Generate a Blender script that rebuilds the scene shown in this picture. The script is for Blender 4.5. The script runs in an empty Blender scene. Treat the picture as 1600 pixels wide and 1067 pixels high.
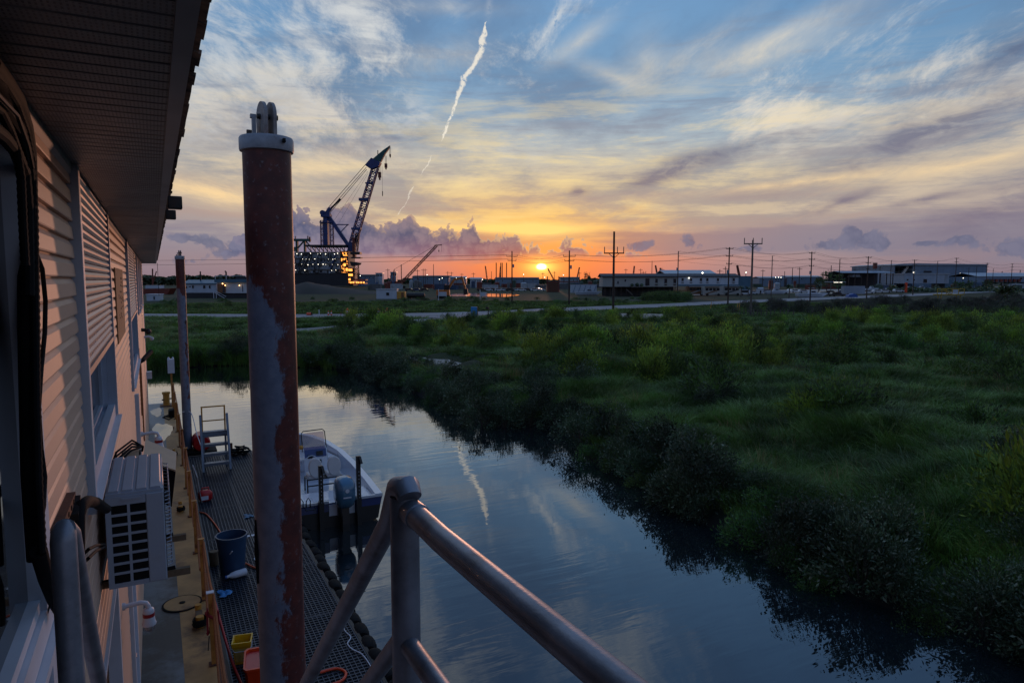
import bpy, bmesh, math, random
import numpy as np
from mathutils import Vector, Matrix

scene = bpy.context.scene
col = scene.collection
R = math.radians
random.seed(11)
rng = np.random.default_rng(5)

# ------------------------------------------------------------------ camera
FPX = 24.0 / 36.0 * 1600.0                    # focal length in pixels of the 1600 wide photo
PITCH = math.atan(96.5 / FPX)
HEAD = math.atan(560.0 / FPX * math.cos(PITCH))   # heading, measured from +Y (house axis) to +X
EYE = 6.5                                     # eye above the water
cam_data = bpy.data.cameras.new('camera')
cam_data.sensor_width = 36.0
cam_data.lens = 24.0
cam_data.clip_start = 0.05
cam_data.clip_end = 8000.0
cam = bpy.data.objects.new('camera', cam_data)
col.objects.link(cam)
cam.location = (0, 0, EYE)
cam.rotation_euler = (math.pi / 2 - PITCH, 0, -HEAD)
scene.camera = cam

# ------------------------------------------------------------------ colour management
scene.view_settings.view_transform = 'Standard'
scene.view_settings.look = 'None'
scene.view_settings.gamma = 1.0
scene.view_settings.use_curve_mapping = False
scene.view_settings.exposure = 0.0
scene.render.engine = 'CYCLES'
scene.cycles.use_denoising = True
scene.cycles.max_bounces = 6
scene.cycles.diffuse_bounces = 3
scene.cycles.glossy_bounces = 3
scene.cycles.transmission_bounces = 3
scene.cycles.transparent_max_bounces = 6
scene.cycles.caustics_reflective = False
scene.cycles.caustics_refractive = False

_f = np.array([math.sin(HEAD) * math.cos(PITCH), math.cos(HEAD) * math.cos(PITCH), -math.sin(PITCH)])
_r = np.array([math.cos(HEAD), -math.sin(HEAD), 0.0])
_u = np.cross(_r, _f)
_c = np.array([0.0, 0.0, EYE])


def ray(x, y):
    return _f + _r * (x - 800.0) / FPX - _u * (y - 533.5) / FPX


def atz(x, y, z):
    """the place on the level z seen at photo point x, y"""
    d = ray(x, y)
    return Vector(_c + d * (z - EYE) / d[2])


def atx(x, y, X):
    d = ray(x, y)
    return Vector(_c + d * X / d[0])


def aty(x, y, Y):
    d = ray(x, y)
    return Vector(_c + d * Y / d[1])


def far(x, Z, z=1.0):
    """ground point in column x of the photo, Z metres ahead along the heading"""
    h = (x - 800.0) / FPX
    g = np.array([math.sin(HEAD), math.cos(HEAD)]) * Z + np.array([math.cos(HEAD), -math.sin(HEAD)]) * h * Z
    return Vector((g[0], g[1], z))


def azel(x, y):
    d = ray(x, y)
    d = d / np.linalg.norm(d)
    fx = d[0] * math.cos(HEAD) - d[1] * math.sin(HEAD)
    fy = d[0] * math.sin(HEAD) + d[1] * math.cos(HEAD)
    return math.degrees(math.atan2(fx, fy)), math.degrees(math.asin(d[2]))


def lin(c):
    c = c / 255.0
    return c / 12.92 if c <= 0.04045 else ((c + 0.055) / 1.055) ** 2.4


def S(r, g, b):
    return (lin(r), lin(g), lin(b), 1.0)


# ------------------------------------------------------------------ tiny node language
class V:
    """a socket with arithmetic"""
    def __init__(self, nt, s):
        self.nt, self.s = nt, s

    def _op(self, op, *others, clamp=False):
        n = self.nt.nodes.new('ShaderNodeMath')
        n.operation = op
        n.use_clamp = clamp
        for i, o in enumerate((self,) + others):
            if isinstance(o, V):
                self.nt.links.new(o.s, n.inputs[i])
            else:
                n.inputs[i].default_value = o
        return V(self.nt, n.outputs[0])

    def __add__(self, o): return self._op('ADD', o)
    __radd__ = __add__
    def __mul__(self, o): return self._op('MULTIPLY', o)
    __rmul__ = __mul__
    def __sub__(self, o): return self._op('SUBTRACT', o)
    def __rsub__(self, o): return self._op('MULTIPLY', -1.0)._op('ADD', o)
    def __truediv__(self, o): return self._op('DIVIDE', o)
    def pow(self, o): return self._op('POWER', o)
    def abs(self): return self._op('ABSOLUTE')
    def max(self, o): return self._op('MAXIMUM', o)
    def min(self, o): return self._op('MINIMUM', o)
    def exp(self): return self._op('EXPONENT')
    def sqrt(self): return self._op('SQRT')
    def clamp(self): return self._op('ADD', 0.0, clamp=True)
    def atan2(self, o): return self._op('ARCTAN2', o)
    def asin(self): return self._op('ARCSINE')

    def step(self, a, b):
        n = self.nt.nodes.new('ShaderNodeMapRange')
        n.interpolation_type = 'SMOOTHSTEP'
        self.nt.links.new(self.s, n.inputs[0])
        n.inputs[1].default_value = min(a, b)
        n.inputs[2].default_value = max(a, b)
        n.inputs[3].default_value = 0.0 if a < b else 1.0
        n.inputs[4].default_value = 1.0 if a < b else 0.0
        return V(self.nt, n.outputs[0])


def xyz(nt, x, y, z=0.0):
    n = nt.nodes.new('ShaderNodeCombineXYZ')
    for i, o in enumerate((x, y, z)):
        if isinstance(o, V):
            nt.links.new(o.s, n.inputs[i])
        else:
            n.inputs[i].default_value = o
    return V(nt, n.outputs[0])


def noise(nt, vec, scale=1.0, detail=4.0, rough=0.5, dist=0.0):
    n = nt.nodes.new('ShaderNodeTexNoise')
    n.inputs['Scale'].default_value = scale
    n.inputs['Detail'].default_value = detail
    n.inputs['Roughness'].default_value = rough
    n.inputs['Distortion'].default_value = dist
    if vec is not None:
        nt.links.new(vec.s, n.inputs['Vector'])
    return V(nt, n.outputs[0])


def voro(nt, vec, scale=1.0, smooth=None):
    n = nt.nodes.new('ShaderNodeTexVoronoi')
    if smooth is not None:
        n.feature = 'SMOOTH_F1'
        n.inputs['Smoothness'].default_value = smooth
    n.inputs['Scale'].default_value = scale
    nt.links.new(vec.s, n.inputs['Vector'])
    return V(nt, n.outputs[0])


def mix(nt, f, a, b, mode='MIX'):
    n = nt.nodes.new('ShaderNodeMix')
    n.data_type = 'RGBA'
    n.blend_type = mode
    for s, o in ((n.inputs[0], f), (n.inputs[6], a), (n.inputs[7], b)):
        if isinstance(o, V):
            nt.links.new(o.s, s)
        else:
            s.default_value = o
    return V(nt, n.outputs[2])


def ramp(nt, f, stops):
    n = nt.nodes.new('ShaderNodeValToRGB')
    e = n.color_ramp.elements
    while len(e) < len(stops):
        e.new(0.5)
    for el, (p, c) in zip(e, stops):
        el.position = p
        el.color = c
    nt.links.new(f.s, n.inputs[0])
    return V(nt, n.outputs[0])


# ------------------------------------------------------------------ sky
SUN_AZ, SUN_EL = azel(846, 417)
world = bpy.data.worlds.new('World')
scene.world = world
world.use_nodes = True
wt = world.node_tree
wt.nodes.clear()
tc = wt.nodes.new('ShaderNodeTexCoord')
rot = wt.nodes.new('ShaderNodeVectorRotate')
rot.rotation_type = 'Z_AXIS'
rot.inputs['Angle'].default_value = HEAD
wt.links.new(tc.outputs['Generated'], rot.inputs['Vector'])
sep = wt.nodes.new('ShaderNodeSeparateXYZ')
wt.links.new(rot.outputs[0], sep.inputs[0])
fx, fy, wz = (V(wt, sep.outputs[i]) for i in range(3))
az = fx.atan2(fy) * (180 / math.pi)
el = wz.asin() * (180 / math.pi)
ae = xyz(wt, az, el)                       # direction in degrees: right of the heading, above the horizon


def n2d(vec, sx, sy, detail, rough, ox=0.0, oy=0.0, dist=0.0, rotd=0.0):
    m = wt.nodes.new('ShaderNodeMapping')
    m.inputs['Location'].default_value = (ox, oy, 0)
    m.inputs['Rotation'].default_value = (0, 0, R(rotd))
    m.inputs['Scale'].default_value = (sx, sy, 1)
    wt.links.new(vec.s, m.inputs['Vector'])
    n = wt.nodes.new('ShaderNodeTexNoise')
    n.noise_dimensions = '2D'
    n.inputs['Scale'].default_value = 1.0
    n.inputs['Detail'].default_value = detail
    n.inputs['Roughness'].default_value = rough
    n.inputs['Distortion'].default_value = dist
    wt.links.new(m.outputs[0], n.inputs['Vector'])
    return V(wt, n.outputs[0])


def cells(vec, sc, ox=0.0):
    n = wt.nodes.new('ShaderNodeTexVoronoi')
    n.voronoi_dimensions = '2D'
    n.inputs['Scale'].default_value = sc
    wt.links.new(vec.s, n.inputs['Vector'])
    return V(wt, n.outputs[0])


def curve(f, pts, lo, hi):
    """piecewise function of a socket: pts are (input, output), input range lo..hi, output range 0..1"""
    n = wt.nodes.new('ShaderNodeFloatCurve')
    c = n.mapping.curves[0]
    while len(c.points) < len(pts):
        c.points.new(0.5, 0.5)
    for p, (x, y) in zip(c.points, sorted(pts)):
        p.location = ((x - lo) / (hi - lo), y)
        p.handle_type = 'VECTOR'
    n.mapping.update()
    g = (f - lo) * (1.0 / (hi - lo))
    wt.links.new(g.clamp().s, n.inputs['Value'])
    return V(wt, n.outputs[0])


def blob(x, y, rx, ry, rotd=0.0):
    """soft patch at a direction, radii in photo points"""
    a0, e0 = azel(x, y)
    m = wt.nodes.new('ShaderNodeMapping')
    m.vector_type = 'TEXTURE'
    m.inputs['Location'].default_value = (a0, e0, 0)
    m.inputs['Rotation'].default_value = (0, 0, R(rotd))
    m.inputs['Scale'].default_value = (rx * 57.3 / FPX * 2, ry * 57.3 / FPX * 2, 1)
    wt.links.new(ae.s, m.inputs['Vector'])
    g = wt.nodes.new('ShaderNodeTexGradient')
    g.gradient_type = 'QUADRATIC_SPHERE'
    wt.links.new(m.outputs[0], g.inputs[0])
    return V(wt, g.outputs['Fac'])


def blobs(items):
    out = None
    for it in items:
        b = blob(*it[:-1])
        if out is None:
            out = b * it[-1]
        else:
            out = b._op('MULTIPLY_ADD', it[-1], out)
    return out


def warmth(w0, w1):
    """falls off to either side of the sun, wider higher up"""
    k = (az - SUN_AZ) / ((el * (1 / 14.0)).clamp() * (w1 - w0) + w0)
    return (k * k * -1.0).exp()


daz = az - SUN_AZ
warm = warmth(8.0, 27.0)
mid = warmth(46.0, 52.0)
ev = (el * (1 / 40.0)).clamp()


def e(d):
    return d / 40.0


near = ramp(wt, ev, [(e(0), S(224, 84, 54)), (e(1.6), S(246, 112, 54)), (e(3.2), S(240, 166, 92)), (e(5), S(240, 198, 118)),
                     (e(7.5), S(218, 196, 150)), (e(11), S(166, 180, 188)), (e(16), S(118, 160, 196)), (e(24), S(106, 148, 192)), (e(38), S(100, 140, 192))])
side = ramp(wt, ev, [(e(0), S(148, 124, 130)), (e(1.6), S(158, 138, 142)), (e(3.2), S(148, 146, 156)), (e(5), S(176, 164, 158)),
                     (e(7.5), S(192, 180, 164)), (e(11), S(144, 164, 182)), (e(16), S(102, 146, 184)), (e(24), S(86, 130, 178)), (e(38), S(96, 134, 188))])
back = ramp(wt, ev, [(e(0), S(96, 98, 124)), (e(4), S(122, 112, 134)), (e(9), S(112, 122, 148)), (e(18), S(94, 120, 156)), (e(38), S(92, 128, 180))])
clear = mix(wt, warm, mix(wt, mid, back, side), near)

nish = wt.nodes.new('ShaderNodeTexSky')
nish.sky_type = 'NISHITA'
nish.sun_disc = False
nish.sun_elevation = R(SUN_EL)
nish.sun_rotation = HEAD + R(SUN_AZ)
nish_dim = mix(wt, 1.0, V(wt, nish.outputs[0]), (0.1, 0.1, 0.1, 1), 'MULTIPLY')
sky = mix(wt, 0.94, nish_dim, clear)

# high layers, laid on a level plane overhead so that they converge at the horizon
den = wz.max(0.0) + 0.085
pv = xyz(wt, fx / den, fy / den)
wn = wt.nodes.new('ShaderNodeTexNoise')
wn.noise_dimensions = '2D'
wn.inputs['Scale'].default_value = 0.9
wn.inputs['Detail'].default_value = 3.0
wt.links.new(pv.s, wn.inputs['Vector'])
wv = wt.nodes.new('ShaderNodeVectorMath')
wv.operation = 'MULTIPLY_ADD'
wt.links.new(wn.outputs['Color'], wv.inputs[0])
wv.inputs[1].default_value = (0.34, 0.34, 0)
wt.links.new(pv.s, wv.inputs[2])
pw = V(wt, wv.outputs[0])
TA = 50.0                                  # turn so that the streaks lie along the second axis
up = el.step(6.0, 13.0)
right = az.step(2.0, 30.0)

# grey veil of stratus in long bands
n1 = n2d(pw, 0.8, 0.36, 7, 0.62, 11.3, 4.0, 0, TA)
veil = (n1 + right * 0.05).step(0.44, 0.66)
veil_col = ramp(wt, ev, [(e(1), S(150, 126, 138)), (e(5), S(154, 144, 144)), (e(9), S(134, 142, 154)), (e(15), S(98, 124, 154)), (e(30), S(86, 112, 152))])
sky = mix(wt, veil * el.step(1.0, 5.0) * 0.72, sky, veil_col)

# bright streaks of cirrus, gathered in patches
n2 = n2d(pw, 2.1, 0.78, 9, 0.70, 2.7, 0, 0.15, TA)
n2b = n2d(pv, 0.62, 0.5, 2, 0.5, 8.1, 3.0)
cir = (n2 + (n2b - 0.5) * 0.7).step(0.48, 0.74)
cir_col = ramp(wt, ev, [(e(3), S(255, 196, 112)), (e(7), S(250, 222, 172)), (e(11), S(230, 216, 194)), (e(18), S(214, 214, 210)), (e(30), S(196, 204, 212))])
sky = mix(wt, cir * up * (0.42 + 0.26 * warm + 0.22 * mid), sky, cir_col)

# fine long fibres in the yellow band, light and dark
n3 = n2d(ae, 0.075, 0.55, 8, 0.66, 5.5, 0, 0.2, 6)
fib = n3.step(0.47, 0.66) * el.step(2.6, 5.0) * el.step(18, 10) * (0.25 + 0.75 * mid)
sky = mix(wt, fib * 0.42, sky, mix(wt, warm, S(238, 214, 176), S(255, 226, 150)))
fibd = n3.step(0.5, 0.33) * el.step(3.0, 6.0) * el.step(30, 12)
sky = mix(wt, fibd * 0.55, sky, ramp(wt, ev, [(e(3), S(180, 138, 122)), (e(8), S(152, 144, 146)), (e(16), S(112, 130, 156))]))
# curdled cloudlets high up
n6 = n2d(pw, 5.2, 3.0, 6, 0.66, 33.0, 0, 0.25, TA)
cur = n6.step(0.48, 0.7) * n2b.step(0.40, 0.6) * el.step(7, 13) * az.step(34, 12)
sky = mix(wt, cur * 0.5, sky, S(206, 208, 208))

# purple stratus shelf above the horizon, thicker to the right
n5 = n2d(ae, 0.05, 0.5, 6, 0.58, 4.0, 1.0)
shelf = (n5 + (el - 3.2).abs() * -0.16 + 0.10 + right * 0.13 - warm * 0.05).step(0.42, 0.62)
sky = mix(wt, shelf * 0.8, sky, mix(wt, warm, S(132, 124, 138), S(170, 122, 112)))

# placed dark scraps and bright wisps
n7 = n2d(ae, 0.28, 0.8, 6, 0.62, 1.0, 0, 0.4, -12)
dark = blobs(((1065, 262, 70, 17, 12, .9), (1015, 282, 40, 9, 14, .8), (905, 299, 17, 6, 6, 1.4), (1320, 314, 55, 8, 18, .9), (1450, 310, 40, 5, 10, .8),
              (1480, 195, 200, 34, 17, .9), (1590, 75, 60, 14, 20, .8), (1560, 330, 120, 44, 14, .8), (1190, 225, 150, 12, 8, .5), (620, 215, 160, 26, 8, .5), (380, 190, 120, 50, 20, .5)))
dark = (dark * (n7 * 2.8 - 0.3)).clamp()
sky = mix(wt, dark * 0.8, sky, ramp(wt, ev, [(e(5), S(116, 106, 124)), (e(14), S(92, 104, 130)), (e(24), S(82, 102, 140))]))
wisp = blobs(((1095, 74, 75, 16, 28, .9), (1225, 55, 120, 16, 18, .8), (1180, 92, 150, 20, 10, .6), (905, 65, 50, 13, 30, .8), (1010, 95, 30, 40, -20, .6), (690, 90, 60, 22, 10, .7),
              (500, 262, 120, 26, 10, .7), (330, 300, 90, 18, -8, 1.0), (960, 120, 60, 12, -20, .6), (690, 12, 90, 10, 0, .5), (1490, 260, 160, 12, 8, .6), (1250, 285, 160, 7, 4, .9), (760, 230, 100, 20, 8, .6)))
wisp = (wisp * (n2 * 3.0 - 0.8)).clamp()
sky = mix(wt, wisp * 0.8, sky, ramp(wt, ev, [(e(5), S(255, 214, 150)), (e(12), S(232, 212, 176)), (e(24), S(208, 210, 206))]))

# sun glow behind the clouds
gl = daz * 0.5
ge = el - SUN_EL
glow = ((gl * gl + ge * ge).sqrt() * (-1 / 2.6)).exp()
sky = mix(wt, glow * 0.66, sky, (1.0, 0.40, 0.09, 1))
bk = blob(846, 362, 75, 12) + blob(800, 356, 130, 7)
sky = mix(wt, (bk * (n3 * 2.4 - 0.1)).clamp(), sky, (1.1, 0.68, 0.20, 1))

# heaped cumulus bank: billows from nested cells under a drawn skyline
wn2 = wt.nodes.new('ShaderNodeTexNoise')
wn2.noise_dimensions = '2D'
wn2.inputs['Scale'].default_value = 0.8
wn2.inputs['Detail'].default_value = 4.0
wt.links.new(ae.s, wn2.inputs['Vector'])
wv2 = wt.nodes.new('ShaderNodeVectorMath')
wv2.operation = 'MULTIPLY_ADD'
wt.links.new(wn2.outputs['Color'], wv2.inputs[0])
wv2.inputs[1].default_value = (1.1, 0.9, 0)
wt.links.new(ae.s, wv2.inputs[2])
cv = V(wt, wv2.outputs[0])
wnv = V(wt, wn2.outputs[0])
bil = (0.5 - cells(cv, 0.62)) * 1.0 + (0.45 - cells(cv, 1.5)) * 0.7 + (0.4 - cells(cv, 3.6)) * 0.36 + (wnv - 0.5) * 0.8
sky_pts = [(345, 402), (385, 360), (430, 345), (455, 326), (480, 334), (500, 346), (515, 325), (545, 318), (572, 336), (600, 358), (622, 346), (640, 340), (662, 352), (680, 364), (700, 358), (716, 364), (738, 346),
           (752, 364), (785, 374), (800, 366), (815, 378), (845, 384), (872, 386), (890, 374), (905, 385), (945, 394), (985, 398), (1010, 404)]
env = curve(az, [(azel(x, 395)[0], azel(x, y)[1] / 10.0) for x, y in sky_pts], -30.0, 15.0) * 10.0
h = env + bil * 1.15 - el - 0.1
cum = h.step(0.0, 0.10) * (el + (n5 - 0.5) * 1.4).step(1.5, 2.3) * az.step(-27, -22) * az.step(14, 9)
rim = h.step(0.6, 0.05)
cshade = (bil * 1.2 + 0.45).clamp()
cum_col = mix(wt, el.step(1.8, 4.0), mix(wt, warm, S(116, 110, 136), S(166, 98, 92)), mix(wt, warm, S(74, 84, 116), S(98, 88, 106)))
cum_col = mix(wt, cshade * 0.34, cum_col, mix(wt, warm, S(170, 158, 170), S(204, 158, 140)))
cum_col = mix(wt, rim * warm * 0.6, cum_col, S(240, 194, 138))
sky = mix(wt, cum * 0.97, sky, cum_col)

# lone puffs along the horizon
pf = blobs(((1350, 374, 26, 13, 0, 1.5), (1378, 382, 16, 8, 0, 1.5), (1332, 360, 11, 10, 0, 1.5), (1503, 374, 19, 8, 0, 1.5), (1445, 380, 20, 5, 0, 1.5), (1285, 383, 26, 10, 0, 1.2), (1178, 388, 22, 8, 0, 1.2), (1080, 378, 16, 12, 0, 1.2),
            (1000, 383, 26, 10, 0, 1.2), (1590, 388, 40, 14, 0, 1.2), (290, 372, 24, 7, 0, 1.3), (330, 378, 22, 8, 0, 1.3), (365, 395, 40, 12, 0, 1.2), (285, 408, 20, 5, 0, 1.1)))
pfm = (pf.min(1.0) * 1.15 + bil * 0.95).step(0.45, 1.0) * pf.step(0.04, 0.4)
puf_col = mix(wt, cshade, mix(wt, warm, S(76, 86, 116), S(130, 100, 110)), S(108, 110, 134))
sky = mix(wt, pfm * 0.7, sky, puf_col)

# vapour trails: centre line and width as functions of the elevation
jx = (n2d(ae, 0.9, 0.9, 4, 0.62, 21.0) - 0.5) * 0.75
tx = az + jx
tl = [(770, 0, .0), (760, 32, .0), (757, 48, .20), (752, 82, .32), (741, 102, .28), (728, 120, .36), (716, 146, .32), (712, 162, .22), (700, 190, .15), (690, 219, .08), (687, 224, 0.0), (676, 240, 0.0), (672, 250, .10), (660, 272, .05),
      (656, 278, 0.0), (648, 290, 0.0), (646, 294, .11), (638, 309, .08), (634, 314, .04), (624, 334, .07), (622, 338, 0.0)]
A0, A1 = -12.0, 0.0
tq = [(azel(x, y), w) for x, y, w in tl]
cx = curve(el, [(q[1], (q[0] - A0) / (A1 - A0)) for q, w in tq], 0.0, 30.0) * (A1 - A0) + A0
cw = curve(el, [(q[1], w) for q, w in tq], 0.0, 30.0)
tr = ((tx - cx).abs() / (cw + 0.001)).step(1.0, 0.3) * cw.step(0.01, 0.05)
tex = n2d(ae, 2.4, 2.4, 4, 0.65, 61.0).step(0.26, 0.5)
sky = mix(wt, tr * tex * (0.4 + 0.36 * el.step(8, 12)), sky, S(242, 232, 214))
old = blobs(((868, 30, 7, 34, -38, 1.0), (764, 10, 5, 18, -5, .3)))
sky = mix(wt, (old * tex).clamp() * 0.6, sky, S(222, 220, 214))

# the sun itself, its lower limb behind a bar of cloud
sq = daz * (1 / 0.44)
sv = ge * (1 / 0.28)
sd = sq * sq + sv * sv
halo = (sd.sqrt() * -0.62).exp()
hq = daz * (1 / 1.1)
hv = ge * (1 / 0.34)
sky = mix(wt, ((hq * hq + hv * hv) * -1.0).exp() * 0.85, sky, (1.5, 0.72, 0.12, 1))
sky = mix(wt, halo * 0.95, sky, (2.2, 1.15, 0.22, 1))
sky = mix(wt, sd.step(1.3, 0.2) * el.step(SUN_EL - 0.34, SUN_EL - 0.1), sky, (6.0, 4.4, 1.5, 1))
# below the horizon
sky = mix(wt, el.step(0.0, -1.5), sky, S(70, 62, 66))

bg = wt.nodes.new('ShaderNodeBackground')
wt.links.new(sky.s, bg.inputs[0])
bg.inputs[1].default_value = 1.1
wo = wt.nodes.new('ShaderNodeOutputWorld')
wt.links.new(bg.outputs[0], wo.inputs[0])
world.cycles.sampling_method = 'MANUAL'
world.cycles.sample_map_resolution = 512

# ------------------------------------------------------------------ sun
sl = bpy.data.lights.new('sun', 'SUN')
sl.energy = 0.5
sl.angle = R(1.0)
sl.color = (1.0, 0.46, 0.28)
sun = bpy.data.objects.new('sun', sl)
col.objects.link(sun)
sun_dir = Vector((math.sin(HEAD + R(SUN_AZ)) * math.cos(R(SUN_EL)), math.cos(HEAD + R(SUN_AZ)) * math.cos(R(SUN_EL)), math.sin(R(SUN_EL))))
sun.rotation_euler = sun_dir.to_track_quat('Z', 'Y').to_euler()
sun.location = (0, 0, 60)

# ------------------------------------------------------------------ helpers: materials
def mat(name, c, rough=0.6, metal=0.0, var=0.15, vs=6.0, bump=0.0, bs=60.0, c2=None, cut=(0.5, 0.6), stretch=(1, 1, 1), spec=0.5, inst=0.0, coat=0.0):
    """plain surface with uneven colour, optional second colour in patches, optional fine relief"""
    m = bpy.data.materials.new(name)
    m.use_nodes = True
    nt = m.node_tree
    b = nt.nodes['Principled BSDF']
    t = nt.nodes.new('ShaderNodeTexCoord')
    mp = nt.nodes.new('ShaderNodeMapping')
    mp.inputs['Scale'].default_value = stretch
    nt.links.new(t.outputs['Object'], mp.inputs[0])
    v = V(nt, mp.outputs[0])
    f = noise(nt, v, vs, 5, 0.6)
    lo = tuple(x * (1 - var) for x in c[:3]) + (1,)
    hi = tuple(min(1, x * (1 + var)) for x in c[:3]) + (1,)
    k = mix(nt, f.step(0.3, 0.7), lo, hi)
    if c2 is not None:
        g = noise(nt, v, vs * 0.45, 8, 0.68)
        k = mix(nt, g.step(*cut), k, c2)
    if inst:
        oi = nt.nodes.new('ShaderNodeObjectInfo')
        h = nt.nodes.new('ShaderNodeHueSaturation')
        rv = V(nt, oi.outputs['Random'])
        nt.links.new((rv * inst + (1 - inst * 0.5)).s, h.inputs['Value'])
        nt.links.new((rv * (inst * 0.12) + (0.5 - inst * 0.06)).s, h.inputs['Hue'])
        nt.links.new(k.s, h.inputs['Color'])
        k = V(nt, h.outputs[0])
    nt.links.new(k.s, b.inputs['Base Color'])
    b.inputs['Roughness'].default_value = rough
    b.inputs['Metallic'].default_value = metal
    b.inputs['Specular IOR Level'].default_value = spec
    if coat:
        b.inputs['Coat Weight'].default_value = coat
        b.inputs['Coat Roughness'].default_value = 0.1
    if bump:
        bn = nt.nodes.new('ShaderNodeBump')
        bn.inputs['Strength'].default_value = bump
        bn.inputs['Distance'].default_value = 0.01
        nt.links.new(noise(nt, v, bs, 4, 0.6).s, bn.inputs['Height'])
        nt.links.new(bn.outputs[0], b.inputs['Normal'])
    return m


def lamp_mat(name, c, k):
    m = bpy.data.materials.new(name)
    m.use_nodes = True
    b = m.node_tree.nodes['Principled BSDF']
    b.inputs['Emission Color'].default_value = c
    b.inputs['Emission Strength'].default_value = k
    b.inputs['Base Color'].default_value = c
    return m


# ------------------------------------------------------------------ helpers: shapes
def frame_of(d):
    d = d.normalized()
    a = Vector((0, 0, 1)) if abs(d.z) < 0.95 else Vector((1, 0, 0))
    s = d.cross(a).normalized()
    return s, s.cross(d).normalized()


ORG = {}


class MB:
    """collects shapes and links them as one mesh object"""
    def __init__(self):
        self.v, self.f, self.m = [], [], []
        self.cur = 0

    def add(self, vs, fs):
        b = len(self.v)
        self.v += [tuple(p) for p in vs]
        self.f += [tuple(b + i for i in q) for q in fs]
        self.m += [self.cur] * len(fs)
        return self

    def box(self, x0, x1, y0, y1, z0, z1, bev=0.0):
        if bev > 0:
            b = bev
            prof = [(x0 + b, y0), (x1 - b, y0), (x1, y0 + b), (x1, y1 - b), (x1 - b, y1), (x0 + b, y1), (x0, y1 - b), (x0, y0 + b)]
            inn = [(x0 + b, y0 + b), (x1 - b, y0 + b), (x1 - b, y0 + b), (x1 - b, y1 - b), (x1 - b, y1 - b), (x0 + b, y1 - b), (x0 + b, y1 - b), (x0 + b, y0 + b)]
            vs = [(x, y, z0) for x, y in inn] + [(x, y, z0 + b) for x, y in prof] + [(x, y, z1 - b) for x, y in prof] + [(x, y, z1) for x, y in inn]
            fs = []
            for k in range(3):
                for i in range(8):
                    j = (i + 1) % 8
                    fs.append((k * 8 + i, k * 8 + j, (k + 1) * 8 + j, (k + 1) * 8 + i))
            fs.append(tuple(range(7, -1, -1)))
            fs.append(tuple(range(24, 32)))
            return self.add(vs, fs)
        vs = [(x0, y0, z0), (x1, y0, z0), (x1, y1, z0), (x0, y1, z0), (x0, y0, z1), (x1, y0, z1), (x1, y1, z1), (x0, y1, z1)]
        return self.add(vs, [(3, 2, 1, 0), (4, 5, 6, 7), (0, 1, 5, 4), (1, 2, 6, 5), (2, 3, 7, 6), (3, 0, 4, 7)])

    def cbox(self, c, sx, sy, sz, bev=0.0):
        return self.box(c[0] - sx / 2, c[0] + sx / 2, c[1] - sy / 2, c[1] + sy / 2, c[2] - sz / 2, c[2] + sz / 2, bev)

    def bar(self, p0, p1, w, h=None):
        """square bar from p0 to p1"""
        p0, p1 = Vector(p0), Vector(p1)
        h = h or w
        s, u = frame_of(p1 - p0)
        vs = []
        for p in (p0, p1):
            for a, b in ((-1, -1), (1, -1), (1, 1), (-1, 1)):
                vs.append(p + s * a * w / 2 + u * b * h / 2)
        return self.add(vs, [(0, 1, 2, 3), (7, 6, 5, 4), (0, 4, 5, 1), (1, 5, 6, 2), (2, 6, 7, 3), (3, 7, 4, 0)])

    def tube(self, pts, r, n=8, cap=True):
        pts = [Vector(p) for p in pts]
        rs = r if isinstance(r, (list, tuple)) else [r] * len(pts)
        vs, fs = [], []
        s = None
        for i, p in enumerate(pts):
            d = (pts[min(i + 1, len(pts) - 1)] - pts[max(i - 1, 0)])
            if s is None:
                s, u = frame_of(d)
            else:
                d = d.normalized()
                s = (s - d * s.dot(d)).normalized()
                u = s.cross(d).normalized()
            for k in range(n):
                a = 2 * math.pi * k / n
                vs.append(p + (s * math.cos(a) + u * math.sin(a)) * rs[i])
        for i in range(len(pts) - 1):
            for k in range(n):
                j = (k + 1) % n
                fs.append((i * n + k, i * n + j, (i + 1) * n + j, (i + 1) * n + k))
        if cap:
            fs.append(tuple(range(n - 1, -1, -1)))
            fs.append(tuple(range((len(pts) - 1) * n, len(pts) * n)))
        return self.add(vs, fs)

    def lathe(self, prof, n=16, at=(0, 0, 0), cap=True):
        """prof: (radius, z) from bottom to top"""
        vs, fs = [], []
        for r_, z in prof:
            for k in range(n):
                a = 2 * math.pi * k / n
                vs.append((at[0] + r_ * math.cos(a), at[1] + r_ * math.sin(a), at[2] + z))
        for i in range(len(prof) - 1):
            for k in range(n):
                j = (k + 1) % n
                fs.append((i * n + k, i * n + j, (i + 1) * n + j, (i + 1) * n + k))
        if cap:
            fs.append(tuple(range(n - 1, -1, -1)))
            fs.append(tuple(range((len(prof) - 1) * n, len(prof) * n)))
        return self.add(vs, fs)

    def ball(self, c, r, n=10, sq=1.0):
        k = max(4, n // 2)
        return self.lathe([(max(1e-4, r * math.sin(math.pi * i / k)), -r * sq * math.cos(math.pi * i / k)) for i in range(k + 1)], n, c)

    def prism(self, poly, a0, a1, axis='y'):
        """closed outline extruded along an axis; poly in the two other axes (x,z) / (y,z) / (x,y)"""
        n = len(poly)

        def P(p, a):
            return (p[0], a, p[1]) if axis == 'y' else (a, p[0], p[1]) if axis == 'x' else (p[0], p[1], a)
        vs = [P(p, a0) for p in poly] + [P(p, a1) for p in poly]
        fs = [tuple(range(n)), tuple(range(2 * n - 1, n - 1, -1))]
        for i in range(n):
            j = (i + 1) % n
            fs.append((i, i + n, j + n, j))
        return self.add(vs, fs)

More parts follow.
